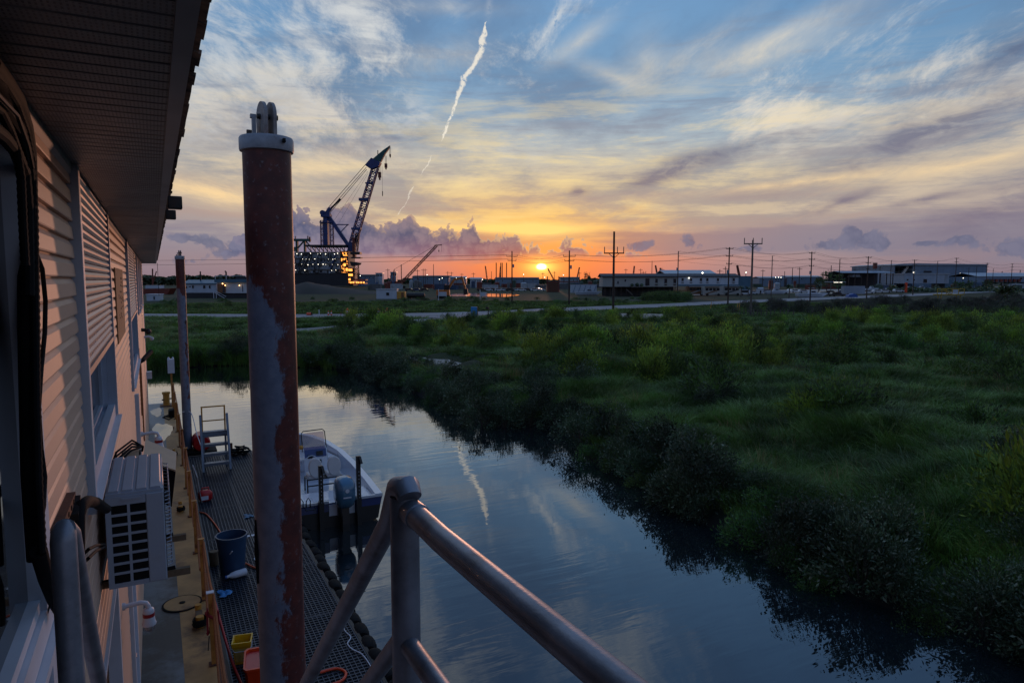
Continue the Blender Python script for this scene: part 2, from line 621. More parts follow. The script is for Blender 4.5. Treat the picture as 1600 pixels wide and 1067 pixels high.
    def sheet(self, rows):
        """rows of points -> quads"""
        n = len(rows[0])
        vs = [p for r_ in rows for p in r_]
        fs = []
        for i in range(len(rows) - 1):
            for k in range(n - 1):
                fs.append((i * n + k, i * n + k + 1, (i + 1) * n + k + 1, (i + 1) * n + k))
        return self.add(vs, fs)

    def lattice(self, a, b, wa, wb, nseg, r, rd=None):
        """four-legged lattice mast between a and b"""
        a, b = Vector(a), Vector(b)
        s, u = frame_of(b - a)
        rd = rd or r * 0.6
        ring = []
        for i in range(nseg + 1):
            t = i / nseg
            p = a.lerp(b, t)
            w = wa + (wb - wa) * t
            ring.append([p + (s * x + u * y) * w / 2 for x, y in ((-1, -1), (1, -1), (1, 1), (-1, 1))])
        for k in range(4):
            self.bar(ring[0][k], ring[-1][k], r * 2) if wa and wb else None
        for i in range(nseg):
            for k in range(4):
                j = (k + 1) % 4
                if (i + k) % 2:
                    self.bar(ring[i][k], ring[i + 1][j], rd * 2)
                else:
                    self.bar(ring[i][j], ring[i + 1][k], rd * 2)
                self.bar(ring[i + 1][k], ring[i + 1][j], rd * 2)
        return self

    def mesh(self, name, mats, smooth=None):
        me = bpy.data.meshes.new(name)
        me.from_pydata(self.v, [], self.f)
        mats = mats if isinstance(mats, (list, tuple)) else [mats]
        for m in mats:
            me.materials.append(m)
        if len(mats) > 1:
            me.polygons.foreach_set('material_index', self.m)
        if smooth:
            me.polygons.foreach_set('use_smooth', [True] * len(me.polygons))
            me.set_sharp_from_angle(angle=R(smooth))
        me.update()
        return me

    def build(self, name, mats, parent=None, smooth=None, world=True):
        """world=True: the shapes were given in world coordinates, move them under an unrotated parent"""
        o = bpy.data.objects.new(name, self.mesh(name, mats, smooth))
        col.objects.link(o)
        if parent is not None:
            o.parent = parent
            if world:
                L = ORG.get(parent.name, Vector((0, 0, 0)))
                if L.length > 0:
                    o.data.transform(Matrix.Translation(-L))
                ORG[o.name] = L
        return o


def tag(o, label=None, cat=None, group=None, kind=None):
    if label: o['label'] = label
    if cat: o['category'] = cat
    if group: o['group'] = group
    if kind: o['kind'] = kind
    return o


def thing(name, label, cat, loc=(0, 0, 0), rotz=0.0, group=None, sc=1.0):
    o = bpy.data.objects.new(name, None)
    col.objects.link(o)
    o.location = loc
    o.rotation_euler = (0, 0, rotz)
    o.scale = (sc, sc, sc)
    o.empty_display_size = 0.3
    ORG[o.name] = Vector(loc)
    return tag(o, label, cat, group)


KIDS = {}


def dup(root, loc, rotz=0.0, label=None, sc=None):
    """copy a thing with its parts and sub-parts"""
    if root.name not in KIDS:
        KIDS[root.name] = [(c, list(c.children)) for c in root.children]
    r_ = root.copy()
    col.objects.link(r_)
    r_.location = loc
    r_.rotation_euler = (0, 0, rotz)
    if sc: r_.scale = (sc, sc, sc)
    if label: r_['label'] = label
    for c, gs in KIDS[root.name]:
        k = c.copy()
        col.objects.link(k)
        k.parent = r_
        for g in gs:
            q = g.copy()
            col.objects.link(q)
            q.parent = k
    return r_


def structure(name, mb, m, smooth=None):
    return tag(mb.build(name, m, smooth=smooth), kind='structure')


def sag(a, b, drop, n=10):
    a, b = Vector(a), Vector(b)
    return [a.lerp(b, i / n) - Vector((0, 0, drop * 4 * (i / n) * (1 - i / n))) for i in range(n + 1)]


# ------------------------------------------------------------------ materials
M_galv = mat('galvanised_pipe', S(138, 142, 152), 0.46, 0.5, 0.2, 14, 0.06, 90, c2=S(104, 98, 98), cut=(0.5, 0.74))
M_white = mat('white_trim', S(196, 202, 212), 0.45, 0, 0.06, 4)
M_black = mat('black_rubber', S(16, 16, 18), 0.8, 0, 0.3, 12, spec=0.2)
M_blackgloss = mat('black_paint', S(16, 16, 18), 0.35, 0, 0.2, 12)
M_darksteel = mat('dark_steel', S(52, 50, 50), 0.5, 0.6, 0.3, 9, c2=S(74, 48, 36), cut=(0.55, 0.7))
M_rust = mat('rusty_steel', S(92, 54, 38), 0.75, 0.1, 0.35, 7, 0.3, 60, c2=S(56, 38, 32), cut=(0.48, 0.7))
M_yellow = mat('weathered_yellow_paint', S(190, 136, 52), 0.55, 0, 0.16, 5, 0.1, 40, c2=S(108, 66, 36), cut=(0.62, 0.74))
M_glass = mat('window_glass', S(10, 12, 14), 0.03, 0, 0.0, 1, spec=0.9)
M_wood = mat('weathered_wood', S(104, 86, 66), 0.8, 0, 0.25, 8, 0.3, 30, stretch=(1, 8, 1))
M_red = mat('red_plastic', S(176, 24, 28), 0.35, 0, 0.1, 6)
M_orange = mat('orange_plastic', S(214, 66, 26), 0.4, 0, 0.1, 6)
M_rope = mat('brown_rope', S(150, 92, 54), 0.9, 0, 0.3, 60, 0.4, 160)


# ------------------------------------------------------------------ land and water
def vnoise(x, y, seed=0):
    """smooth value noise for terrain"""
    xi, yi = np.floor(x).astype(np.int64), np.floor(y).astype(np.int64)
    fx_, fy_ = x - xi, y - yi
    fx_, fy_ = fx_ * fx_ * (3 - 2 * fx_), fy_ * fy_ * (3 - 2 * fy_)

    def hsh(a, b):
        h = (a * 374761393 + b * 668265263 + seed * 974711) & 0x7FFFFFFF
        h = ((h ^ (h >> 13)) * 1274126177) & 0x7FFFFFFF
        return ((h ^ (h >> 16)) & 0xFFFF) / 65535.0
    return (hsh(xi, yi) * (1 - fx_) * (1 - fy_) + hsh(xi + 1, yi) * fx_ * (1 - fy_) + hsh(xi, yi + 1) * (1 - fx_) * fy_ + hsh(xi + 1, yi + 1) * fx_ * fy_)


def inland(x, y):
    """metres from the creek edge, positive on land"""
    x = np.asarray(x, float)
    y = np.asarray(y, float)
    w = (vnoise(x * 0.4, y * 0.4, 3) - 0.5) * 1.6
    xs = np.interp(y, [-40, 0, 4, 7, 10, 16, 19.5, 21.5, 23.5, 25.5, 27.5, 31, 38, 46], [16, 14.2, 13.3, 12.6, 12.4, 12.8, 13.3, 14.2, 15.6, 14.6, 13.0, 12.7, 12.5, 12.3])
    ys = np.interp(x, [-60, 0, 4, 6.5, 9, 11, 13, 30], [57, 56, 55.4, 54.3, 52, 50, 47, 40])
    return np.maximum(x - xs, (y - ys) * 0.92) + w * 0.6


def land_z(x, y):
    s = inland(x, y)
    t = np.clip((s + 1.2) / 2.4, 0, 1)
    t = t * t * (3 - 2 * t)
    base = -0.9 + 1.38 * t + 0.42 * np.clip(s / 9.0, 0, 1)
    z1 = vnoise(x * 0.22, y * 0.22, 7) - 0.45
    z2 = vnoise(x * 0.5 + 9, y * 0.5, 8) - 0.5
    dist = np.hypot(x, y)
    k = np.clip((s - 1.5) / 5, 0, 1) * np.clip((105 - dist) / 25, 0, 1)
    return base + k * (0.9 * z1 + 0.75 * z2)


gx = np.concatenate([np.linspace(-1600, -80, 14)[:-1], np.linspace(-80, -4, 20)[:-1], np.linspace(-4, 40, 72)[:-1], np.linspace(40, 130, 64)[:-1], np.geomspace(130, 3600, 24)])
gy = np.concatenate([np.linspace(-60, 0, 10)[:-1], np.linspace(0, 62, 84)[:-1], np.linspace(62, 130, 50)[:-1], np.geomspace(130, 4200, 28)])
GX, GY = np.meshgrid(gx, gy)
GZ = land_z(GX, GY)
me = bpy.data.meshes.new('ground')
nx, ny = len(gx), len(gy)
idx = np.arange(nx * ny).reshape(ny, nx)
quads = np.stack([idx[:-1, :-1], idx[:-1, 1:], idx[1:, 1:], idx[1:, :-1]], -1).reshape(-1, 4)
me.from_pydata(np.stack([GX, GY, GZ], -1).reshape(-1, 3).tolist(), [], quads.tolist())
me.polygons.foreach_set('use_smooth', [True] * len(me.polygons))
ground = bpy.data.objects.new('ground', me)
col.objects.link(ground)
tag(ground, kind='structure')

mg = bpy.data.materials.new('marsh_ground')
mg.use_nodes = True
nt = mg.node_tree
b = nt.nodes['Principled BSDF']
geo = nt.nodes.new('ShaderNodeNewGeometry')
P = V(nt, geo.outputs['Position'])
sp = nt.nodes.new('ShaderNodeSeparateXYZ')
nt.links.new(P.s, sp.inputs[0])
pz = V(nt, sp.outputs[2])
ga = noise(nt, P, 0.35, 6, 0.6)
gb = noise(nt, P, 2.5, 5, 0.6)
gc = noise(nt, P, 0.03, 4, 0.55)
k = mix(nt, ga.step(0.35, 0.65), S(26, 38, 18), S(40, 54, 24))
k = mix(nt, gb.step(0.4, 0.7) * 0.5, k, S(46, 50, 28))
k = mix(nt, gc.step(0.5, 0.64) * 0.7, k, S(46, 46, 32))
k = mix(nt, pz.step(0.42, 0.1), k, S(28, 27, 24))
nt.links.new(k.s, b.inputs['Base Color'])
b.inputs['Roughness'].default_value = 0.9
b.inputs['Specular IOR Level'].default_value = 0.2
me.materials.append(mg)

mw = bpy.data.materials.new('creek_water')
mw.use_nodes = True
nt = mw.node_tree
nt.nodes.remove(nt.nodes['Principled BSDF'])
gl_ = nt.nodes.new('ShaderNodeBsdfGlossy')
gl_.inputs['Roughness'].default_value = 0.01
gl_.inputs['Color'].default_value = (0.96, 0.98, 1.0, 1)
df_ = nt.nodes.new('ShaderNodeBsdfDiffuse')
df_.inputs['Color'].default_value = S(20, 28, 32)
fr_ = nt.nodes.new('ShaderNodeFresnel')
fr_.inputs['IOR'].default_value = 1.45
ws_ = nt.nodes.new('ShaderNodeMixShader')
nt.links.new((V(nt, fr_.outputs[0]) * 1.6 + 0.035).clamp().s, ws_.inputs[0])
nt.links.new(df_.outputs[0], ws_.inputs[1])
nt.links.new(gl_.outputs[0], ws_.inputs[2])
nt.links.new(ws_.outputs[0], nt.nodes['Material Output'].inputs[0])
geo = nt.nodes.new('ShaderNodeNewGeometry')
P = V(nt, geo.outputs['Position'])
mp = nt.nodes.new('ShaderNodeMapping')
mp.inputs['Rotation'].default_value = (0, 0, R(28))
mp.inputs['Scale'].default_value = (0.28, 1.5, 1)
nt.links.new(P.s, mp.inputs[0])
r1 = noise(nt, V(nt, mp.outputs[0]), 1.6, 3, 0.5, 0.4)
r2 = noise(nt, P, 0.5, 2, 0.5)
calm = noise(nt, P, 0.09, 2, 0.5).step(0.36, 0.62)
bn = nt.nodes.new('ShaderNodeBump')
bn.inputs['Strength'].default_value = 1.0
bn.inputs['Distance'].default_value = 0.015
nt.links.new(((r1 * (calm * 0.85 + 0.15)) * 0.55 + r2 * 0.25).s, bn.inputs['Height'])
for q_ in (gl_, fr_):
    nt.links.new(bn.outputs[0], q_.inputs['Normal'])
structure('water', MB().add([(-90, -60, 0), (24, -60, 0), (24, 66, 0), (-90, 66, 0)], [(0, 1, 2, 3)]), mw)

# ------------------------------------------------------------------ roads
mr = mat('worn_asphalt', S(136, 132, 132), 0.85, 0, 0.22, 0.25, 0.2, 8, c2=S(108, 104, 102), cut=(0.5, 0.7), stretch=(1, 1, 1))
ms = mat('pale_shell_sand', S(158, 148, 136), 0.9, 0, 0.2, 0.6, 0.3, 6, c2=S(96, 96, 66), cut=(0.52, 0.7))


def strip(upper, lower, z, n=40):
    ux, uy = zip(*upper)
    lx, ly = zip(*lower)
    rows = [[], []]
    for i in range(n + 1):
        t = i / n
        x = ux[0] + (ux[-1] - ux[0]) * t
        rows[0].append(atz(x, float(np.interp(x, ux, uy)), z))
        x2 = lx[0] + (lx[-1] - lx[0]) * t
        rows[1].append(atz(x2, float(np.interp(x2, lx, ly)), z))
    m_ = [[p.lerp(q, k / 3) for p, q in zip(rows[0], rows[1])] for k in range(4)]
    return MB().sheet(m_)


ROAD_U = [(-300, 489), (230, 490), (480, 491), (600, 490), (700, 488), (780, 485.5), (850, 481.8), (1000, 476), (1150, 469.5), (1300, 463.8), (1450, 458.2), (1600, 451.5), (1720, 448)]
ROAD_L = [(-300, 495), (230, 496), (480, 498), (600, 497.5), (700, 496), (780, 491.5), (850, 487.5), (1000, 481.5), (1150, 474), (1300, 467.8), (1450, 461.6), (1600, 454), (1720, 450)]
structure('road', strip(ROAD_U, ROAD_L, 1.02, 60), mr)
structure('driveway', strip([(430, 515), (470, 513), (560, 507), (640, 499.5), (700, 495.5), (735, 494)], [(425, 522), (470, 519), (600, 511.5), (680, 504), (740, 497.5), (790, 492)], 1.03, 24), mr)
structure('side_path', strip([(960, 489.5), (1010, 490), (1065, 492)], [(958, 496.5), (1010, 498), (1070, 498)], 1.03, 12), ms)
structure('far_lot', strip([(1100, 455), (1300, 452), (1500, 449), (1700, 446)], [(1040, 462), (1300, 456.5), (1500, 452), (1700, 448)], 1.02, 30), ms)

# ------------------------------------------------------------------ plants
def leaf_mat(name, c, var=0.35, inst=0.5, rough=0.55, trans=0.25):
    m = bpy.data.materials.new(name)
    m.use_nodes = True
    nt = m.node_tree
    b = nt.nodes['Principled BSDF']
    geo = nt.nodes.new('ShaderNodeNewGeometry')
    oi = nt.nodes.new('ShaderNodeObjectInfo')
    rp = V(nt, geo.outputs['Random Per Island'])
    rv = V(nt, oi.outputs['Random'])
    pn = noise(nt, V(nt, geo.outputs['Position']), 0.16, 3, 0.5)
    pm = noise(nt, V(nt, geo.outputs['Position']), 0.55, 3, 0.55).step(0.38, 0.64)
    h = nt.nodes.new('ShaderNodeHueSaturation')
    nt.links.new((rp * var + rv * inst + pn * 0.9 + pm * 0.8 + (0.04 - (var + inst) / 2)).s, h.inputs['Value'])
    nt.links.new((0.5 + (rv - 0.5) * 0.05 + (rp - 0.5) * 0.03).s, h.inputs['Hue'])
    h.inputs['Color'].default_value = c
    nt.links.new(h.outputs[0], b.inputs['Base Color'])
    b.inputs['Roughness'].default_value = rough
    b.inputs['Specular IOR Level'].default_value = 0.35
    if trans:
        tr_ = nt.nodes.new('ShaderNodeBsdfTranslucent')
        nt.links.new(h.outputs[0], tr_.inputs[0])
        ms_ = nt.nodes.new('ShaderNodeMixShader')
        ms_.inputs[0].default_value = trans
        nt.links.new(b.outputs[0], ms_.inputs[1])
        nt.links.new(tr_.outputs[0], ms_.inputs[2])
        nt.links.new(ms_.outputs[0], nt.nodes['Material Output'].inputs[0])
    return m


M_leafdark = leaf_mat('dark_leaf', S(74, 88, 60), 0.5, 0.35, 0.4, 0.15)
M_leafpale = leaf_mat('pale_leaf_back', S(128, 132, 108), 0.4, 0.3, 0.5, 0.1)
M_leafgreen = leaf_mat('yellow_green_leaf', S(138, 160, 58), 0.4, 0.35)
M_leafmid = leaf_mat('mid_green_leaf', S(92, 118, 54), 0.4, 0.4)
M_twig = mat('twig', S(70, 60, 50), 0.8, 0, 0.3, 10)
M_grass = leaf_mat('tall_grass_blade', S(96, 124, 54), 0.35, 0.4, 0.5, 0.3)
M_grass2 = leaf_mat('short_grass_blade', S(90, 112, 44), 0.35, 0.4, 0.5, 0.3)
M_grasspale = leaf_mat('grey_green_grass', S(122, 144, 84), 0.35, 0.4, 0.5, 0.3)
M_drybrush = leaf_mat('bare_brush', S(84, 76, 76), 0.4, 0.3, 0.8, 0.0)


def leafy(name, n, rad, hgt, leaf, nclump, mats, pale=0.0, seed=1, upright=0.3, flat=0.75, stems=9, asp=2.0, low=0.12):
    """shrub: leaf-sized faces gathered on twig ends through an uneven crown"""
    g = np.random.default_rng(seed)
    # clump centres on an irregular dome
    ph = g.uniform(0, 2 * np.pi, nclump)
    ct = g.uniform(low, 1, nclump)
    rr = rad * (0.45 + 0.55 * g.random(nclump) ** 0.5) * (0.8 + 0.35 * np.sin(ph * 2 + seed) + 0.15 * np.sin(ph * 5))
    st = np.sqrt(1 - ct * ct * 0.9)
    C = np.stack([rr * st * np.cos(ph), rr * st * np.sin(ph), hgt * ct * (0.75 + 0.4 * g.random(nclump))], -1)
    k = g.integers(0, nclump, n)
    sp_ = rad * g.uniform(0.09, 0.2, nclump)[k]
    c = C[k] + g.normal(0, 1, (n, 3)) * sp_[:, None] * np.array([1, 1, flat])
    c[:, 2] = np.maximum(c[:, 2], 0.03)
    d = c - np.array([0, 0, hgt * 0.25])
    d /= np.linalg.norm(d, axis=1)[:, None] + 1e-6
    d = d + g.normal(0, 0.7, (n, 3)) + np.array([0, 0, upright])
    d /= np.linalg.norm(d, axis=1)[:, None]
    a = g.normal(0, 1, (n, 3))
    s = np.cross(d, a)
    s /= np.linalg.norm(s, axis=1)[:, None]
    nn = np.cross(s, d)
    L = leaf * (g.uniform(0.55, 1.45, nclump)[k] * g.uniform(0.6, 1.4, n))[:, None]
    W = L / asp
    v = np.stack([c, c + d * L * 0.5 + s * W * 0.5 + nn * L * 0.06, c + d * L, c + d * L * 0.5 - s * W * 0.5 + nn * L * 0.06], 1).reshape(-1, 3)
    f = np.arange(4 * n).reshape(n, 4)
    m = MB()
    m.v = v.tolist()
    m.f = [tuple(q) for q in f.tolist()]
    m.m = (g.random(n) < pale).astype(int).tolist()
    m.cur = len(mats) - 1
    for i in range(stems):
        q = C[int(g.integers(0, nclump))]
        m.tube([(q[0] * .08, q[1] * .08, -0.2), (q[0] * .45, q[1] * .45, q[2] * .55), tuple(q)], [0.022 * hgt, .014 * hgt, .006 * hgt], 4)
    for i in range(stems):
        q = C[int(g.integers(0, nclump))] * g.uniform(1.05, 1.3)
        m.tube([tuple(q * .55), tuple(q * .85 + g.normal(0, .03, 3)), tuple(q + g.normal(0, .06, 3))], [.007 * hgt, .005 * hgt, .002 * hgt], 3)
    return m.mesh(name, mats)


DARK = [leafy('bank_shrub', 3600, 1.0, 1.35, 0.08, 70, [M_leafdark, M_leafpale, M_twig], 0.08, s, asp=2.3) for s in (1, 2, 3, 4)]
GREEN = [leafy('marsh_shrub', 3000, 1.05, 1.15, 0.11, 60, [M_leafgreen, M_leafmid, M_twig], 0.3, s, 0.9, asp=4.0) for s in (11, 12, 13)]
MID = [leafy('marsh_shrub', 3000, 1.1, 1.0, 0.10, 56, [M_leafmid, M_leafdark, M_twig], 0.35, s, 0.6, asp=3.0) for s in (21, 22)]
DRY = [leafy('roadside_brush', 1500, 1.2, 1.2, 0.16, 44, [M_drybrush, M_leafdark, M_twig], 0.4, s, 0.8, asp=7.0, stems=16) for s in (31, 32)]


def plant(meshes, name, label, cat, group, x, y, sc, z=None, sz=1.0):
    o = bpy.data.objects.new(name, meshes[int(rng.integers(0, len(meshes)))])
    col.objects.link(o)
    if z is None:
        z = float(land_z(np.array([x]), np.array([y]))[0])
    o.location = (x, y, z - 0.08)
    o.rotation_euler = (0, 0, float(rng.uniform(0, 6.28)))
    o.scale = (sc, sc * float(rng.uniform(.85, 1.15)), sc * sz)
    if cat == 'shrub':
        zn = zone(x, y)[0]
        label, group = label + ', ' + zn, group + ', ' + zn
    return tag(o, label, cat, group)


def zone(x, y):
    vx = x * math.cos(HEAD) - y * math.sin(HEAD)
    Z = x * math.sin(HEAD) + y * math.cos(HEAD)
    px1 = 800 + FPX * vx / Z
    if Z < 18: return 'towards the lower right corner', px1, Z
    if Z < 32: return ('opposite the moored boat' if px1 < 1150 else 'at the right edge, nearer half'), px1, Z
    if Z < 55: return ('near the pale sand patch' if px1 < 900 else 'in the middle of the marsh' if px1 < 1300 else 'at the right edge, halfway to the road'), px1, Z
    return ('below the crane ship' if px1 < 760 else 'below the sun and nearest power pole' if px1 < 1080 else 'just short of the dark thicket'), px1, Z


# along the right bank and round the head of the creek
bank = []
y = 1.0
while y < 49:
    y += float(rng.uniform(0.55, 0.95))
    if 21.9 < y < 24.9:
        continue
    for s_, dens in ((0.35, .95), (1.5, 0.75), (3.1, 0.45)):
        if rng.random() > dens:
            continue
        x = 12.0
        while float(inland([x], [y])[0]) < s_ + float(rng.uniform(-.35, .5)):
            x += 0.1
        bank.append((x, y + float(rng.uniform(-.4, .4)), float(rng.choice([.5, .6, .7, .8, .9, 1.05])) * (1.0 if s_ < 3 else 0.85)))
for x in np.arange(4.0, 12.5, 0.8):
    for s_ in (0.8, 2.2):
        yy = 46.0
        while float(inland([x], [yy])[0]) < s_:
            yy += 0.15
        bank.append((float(x), yy, float(rng.uniform(.7, 1.15))))
for x, y, s_ in bank:
    if s_ < .75 and rng.random() < .5:
        plant(MID, 'bank_shrub', 'small mid-green shrub on the creek bank', 'shrub', 'small green shrubs on the creek bank', x, y, s_)
    else:
        plant(DARK, 'bank_shrub', 'dark silver-flecked shrub on the creek bank', 'shrub', 'shrubs along the creek bank', x, y, s_, sz=float(rng.uniform(.8, 1.2)))

for x in np.arange(-26, 5.0, 0.9):
    yy = 52.0
    while float(inland([float(x)], [yy])[0]) < float(rng.uniform(.4, 1.6)):
        yy += .15
    plant(DARK, 'bank_shrub', 'dark low shrub at the foot of the reed bank beyond the barge', 'bank shrub', 'dark shrubs under the reed bank', float(x), yy, float(rng.uniform(.5, .8)))
# further in: dark clumps near the bank, yellow-green shrubs across the field
cnt = 0
tries = 0
while cnt < 285 and tries < 40000:
    tries += 1
    d = float(rng.uniform(13, 100)) if tries % 3 else float(rng.uniform(13, 55))
    a = HEAD + R(float(rng.uniform(-14, 42)))
    x, y = d * math.sin(a), d * math.cos(a)
    s_ = float(inland([x], [y])[0])
    if s_ < 4.2:
        continue
    q = float(vnoise(np.array([x * 0.085 + 3]), np.array([y * 0.085]), 21)[0])
    q2 = float(vnoise(np.array([x * 0.4]), np.array([y * 0.4]), 22)[0])
    if q * 0.55 + q2 * 0.6 < 0.60:
        continue
    if 13 < x < 21 and 35 < y < 50:
        continue
    if s_ < 9 and rng.random() < 0.55:
        plant(DARK, 'bank_shrub', 'dark low shrub behind the creek bank', 'shrub', 'dark shrubs behind the bank', x, y, float(rng.uniform(.6, 1.0)))
    elif rng.random() < 0.5:
        plant(GREEN, 'marsh_shrub', 'yellow-green feathery shrub', 'shrub', 'yellow-green shrubs in the marsh', x, y, float(rng.uniform(.8, 1.6)), sz=1.2)
    else:
        plant(MID, 'marsh_shrub', 'mid-green rounded shrub', 'shrub', 'mid-green shrubs in the marsh', x, y, float(rng.uniform(.8, 1.5)), sz=1.25)
    cnt += 1

# dark brush below the road on the right, and between the road and the sheds
for i in range(95):
    px1 = float(rng.uniform(1130, 1660))
    py1 = float(np.interp(px1, [1130, 1300, 1450, 1660], [484, 483, 478, 476])) + float(rng.uniform(-6, 12)) * np.interp(px1, [1130, 1350, 1600], [.6, 1, 1.2])
    p = atz(px1, py1, 1.0)
    plant(DRY, 'roadside_brush', 'dark leafless brush in the thicket below the road', 'brush', 'dark thicket below the road', p.x, p.y, float(rng.uniform(.9, 1.7)), 1.0)
for i in range(30):
    px1 = float(rng.uniform(1010, 1075))
    p = atz(px1, float(rng.uniform(466, 472)), 1.0)
    plant(MID, 'roadside_bush', 'dark green bush in the big clump beside the stilted building', 'bush', 'bush clump across the road', p.x, p.y, float(rng.uniform(1.6, 2.3)), 1.0)
for i in range(90):
    px1 = float(rng.uniform(232, 1000))
    if 380 < px1 < 470:
        continue
    py1 = float(rng.uniform(467, 484)) if px1 < 700 else float(rng.uniform(466, 478))
    p = atz(px1, py1, 1.0)
    plant(MID, 'verge_bush', 'low green bush in the rough ground beyond the road', 'bush', 'bushes beyond the road', p.x, p.y, float(rng.uniform(.6, 1.5)), 1.0, 0.7)


# ------------------------------------------------------------------ grass (nobody could count it)
def tuft(name, n, rad, hgt, wid, mats, seed, droop=0.55):
    g = np.random.default_rng(seed)
    m = MB()
    lean = g.uniform(-0.25, 0.25, 2)
    for i in range(n):
        a = g.uniform(0, 6.283)
        r0 = rad * math.sqrt(g.random())
        x, y = r0 * math.cos(a), r0 * math.sin(a)
        h = hgt * g.uniform(0.55, 1.1)
        dx, dy = math.cos(a) * g.uniform(.1, droop) + lean[0], math.sin(a) * g.uniform(.1, droop) + lean[1]
        w = wid * g.uniform(.7, 1.3)
        t = g.uniform(0, 3.14)
        wx_, wy_ = math.cos(t) * w / 2, math.sin(t) * w / 2
        vs = []
        for k, ww in ((0, 1), (.4, .9), (.75, .6)):
            b_ = k * k
            px1, py1, pz1 = x + dx * h * b_, y + dy * h * b_, h * (k - 0.22 * b_)
            vs += [(px1 - wx_ * ww, py1 - wy_ * ww, pz1), (px1 + wx_ * ww, py1 + wy_ * ww, pz1)]
        vs.append((x + dx * h, y + dy * h, h * (0.80 - .12 * droop)))
        m.add(vs, [(0, 1, 3, 2), (2, 3, 5, 4), (4, 5, 6)])
    o = bpy.data.objects.new(name, m.mesh(name, mats))      # a prototype, linked to no collection
    return o


def scatter(name, proto, pts, rot, scl, label):
    me = bpy.data.meshes.new(name)
    me.from_pydata(pts.tolist(), [], [])
    ar = me.attributes.new('turn', 'FLOAT_VECTOR', 'POINT')
    ar.data.foreach_set('vector', np.stack([rot * 0, rot * 0, rot], -1).astype(np.float32).ravel())
    asc = me.attributes.new('size', 'FLOAT', 'POINT')
    asc.data.foreach_set('value', scl.astype(np.float32))
    o = bpy.data.objects.new(name, me)
    col.objects.link(o)
    ng = bpy.data.node_groups.new(name, 'GeometryNodeTree')
    ng.interface.new_socket('Geometry', in_out='INPUT', socket_type='NodeSocketGeometry')
    ng.interface.new_socket('Geometry', in_out='OUTPUT', socket_type='NodeSocketGeometry')
    i = ng.nodes.new('NodeGroupInput')
    ou = ng.nodes.new('NodeGroupOutput')
    iop = ng.nodes.new('GeometryNodeInstanceOnPoints')
    oi = ng.nodes.new('GeometryNodeObjectInfo')
    oi.inputs['Object'].default_value = proto
    oi.inputs['As Instance'].default_value = True
    na = ng.nodes.new('GeometryNodeInputNamedAttribute')
    na.data_type = 'FLOAT_VECTOR'
    na.inputs['Name'].default_value = 'turn'
    nb = ng.nodes.new('GeometryNodeInputNamedAttribute')
    nb.data_type = 'FLOAT'
    nb.inputs['Name'].default_value = 'size'
    ng.links.new(i.outputs[0], iop.inputs['Points'])
    ng.links.new(oi.outputs['Geometry'], iop.inputs['Instance'])
    ng.links.new(na.outputs[0], iop.inputs['Rotation'])
    ng.links.new(nb.outputs[0], iop.inputs['Scale'])
    ng.links.new(iop.outputs[0], ou.inputs[0])
    md = o.modifiers.new('scatter', 'NODES')
    md.node_group = ng
    return tag(o, label, 'grass', kind='stuff')


def road_clear(x, y):
    """true off the roads; works on arrays of world points"""
    vx = x * math.cos(HEAD) - y * math.sin(HEAD)
    Z = x * math.sin(HEAD) + y * math.cos(HEAD)
    px1 = 800 + FPX * vx / Z
    py1 = 437 + FPX * (EYE - 1.02) / Z
    ru = np.interp(px1, *zip(*ROAD_U)) - 0.7
    rl = np.interp(px1, *zip(*ROAD_L)) + 0.6
    ok = ~((py1 > ru) & (py1 < rl))
    du = np.interp(px1, [425, 470, 560, 640, 700, 735], [515, 513, 507, 499.5, 495.5, 494])
    dl = np.interp(px1, [425, 470, 600, 680, 740, 790], [522, 519, 511.5, 504, 497.5, 492])
    ok &= ~((py1 > du - 0.5) & (py1 < dl + 0.6) & (px1 > 420) & (px1 < 790))
    ok &= ~((py1 > 489) & (py1 < 498.5) & (px1 > 958) & (px1 < 1068))
    # bare sand beside the creek
    ok &= ~(((x - 17.2 - (y - 41) * 0.02) / 1.9) ** 2 + ((y - 42.5) / 5.5) ** 2 < 0.75 + 0.5 * (vnoise(x * .8, y * .8, 5) - .5))
    return ok


def field(n, d0, d1, smin, power=1.0):
    d = np.sqrt(rng.uniform(d0 * d0, d1 * d1, n))
    a = HEAD + np.radians(rng.uniform(-43, 43, n))
    x, y = d * np.sin(a), d * np.cos(a)
    ok = (inland(x, y) > smin) & road_clear(x, y)
    x, y = x[ok], y[ok]
    return x, y, land_z(x, y)


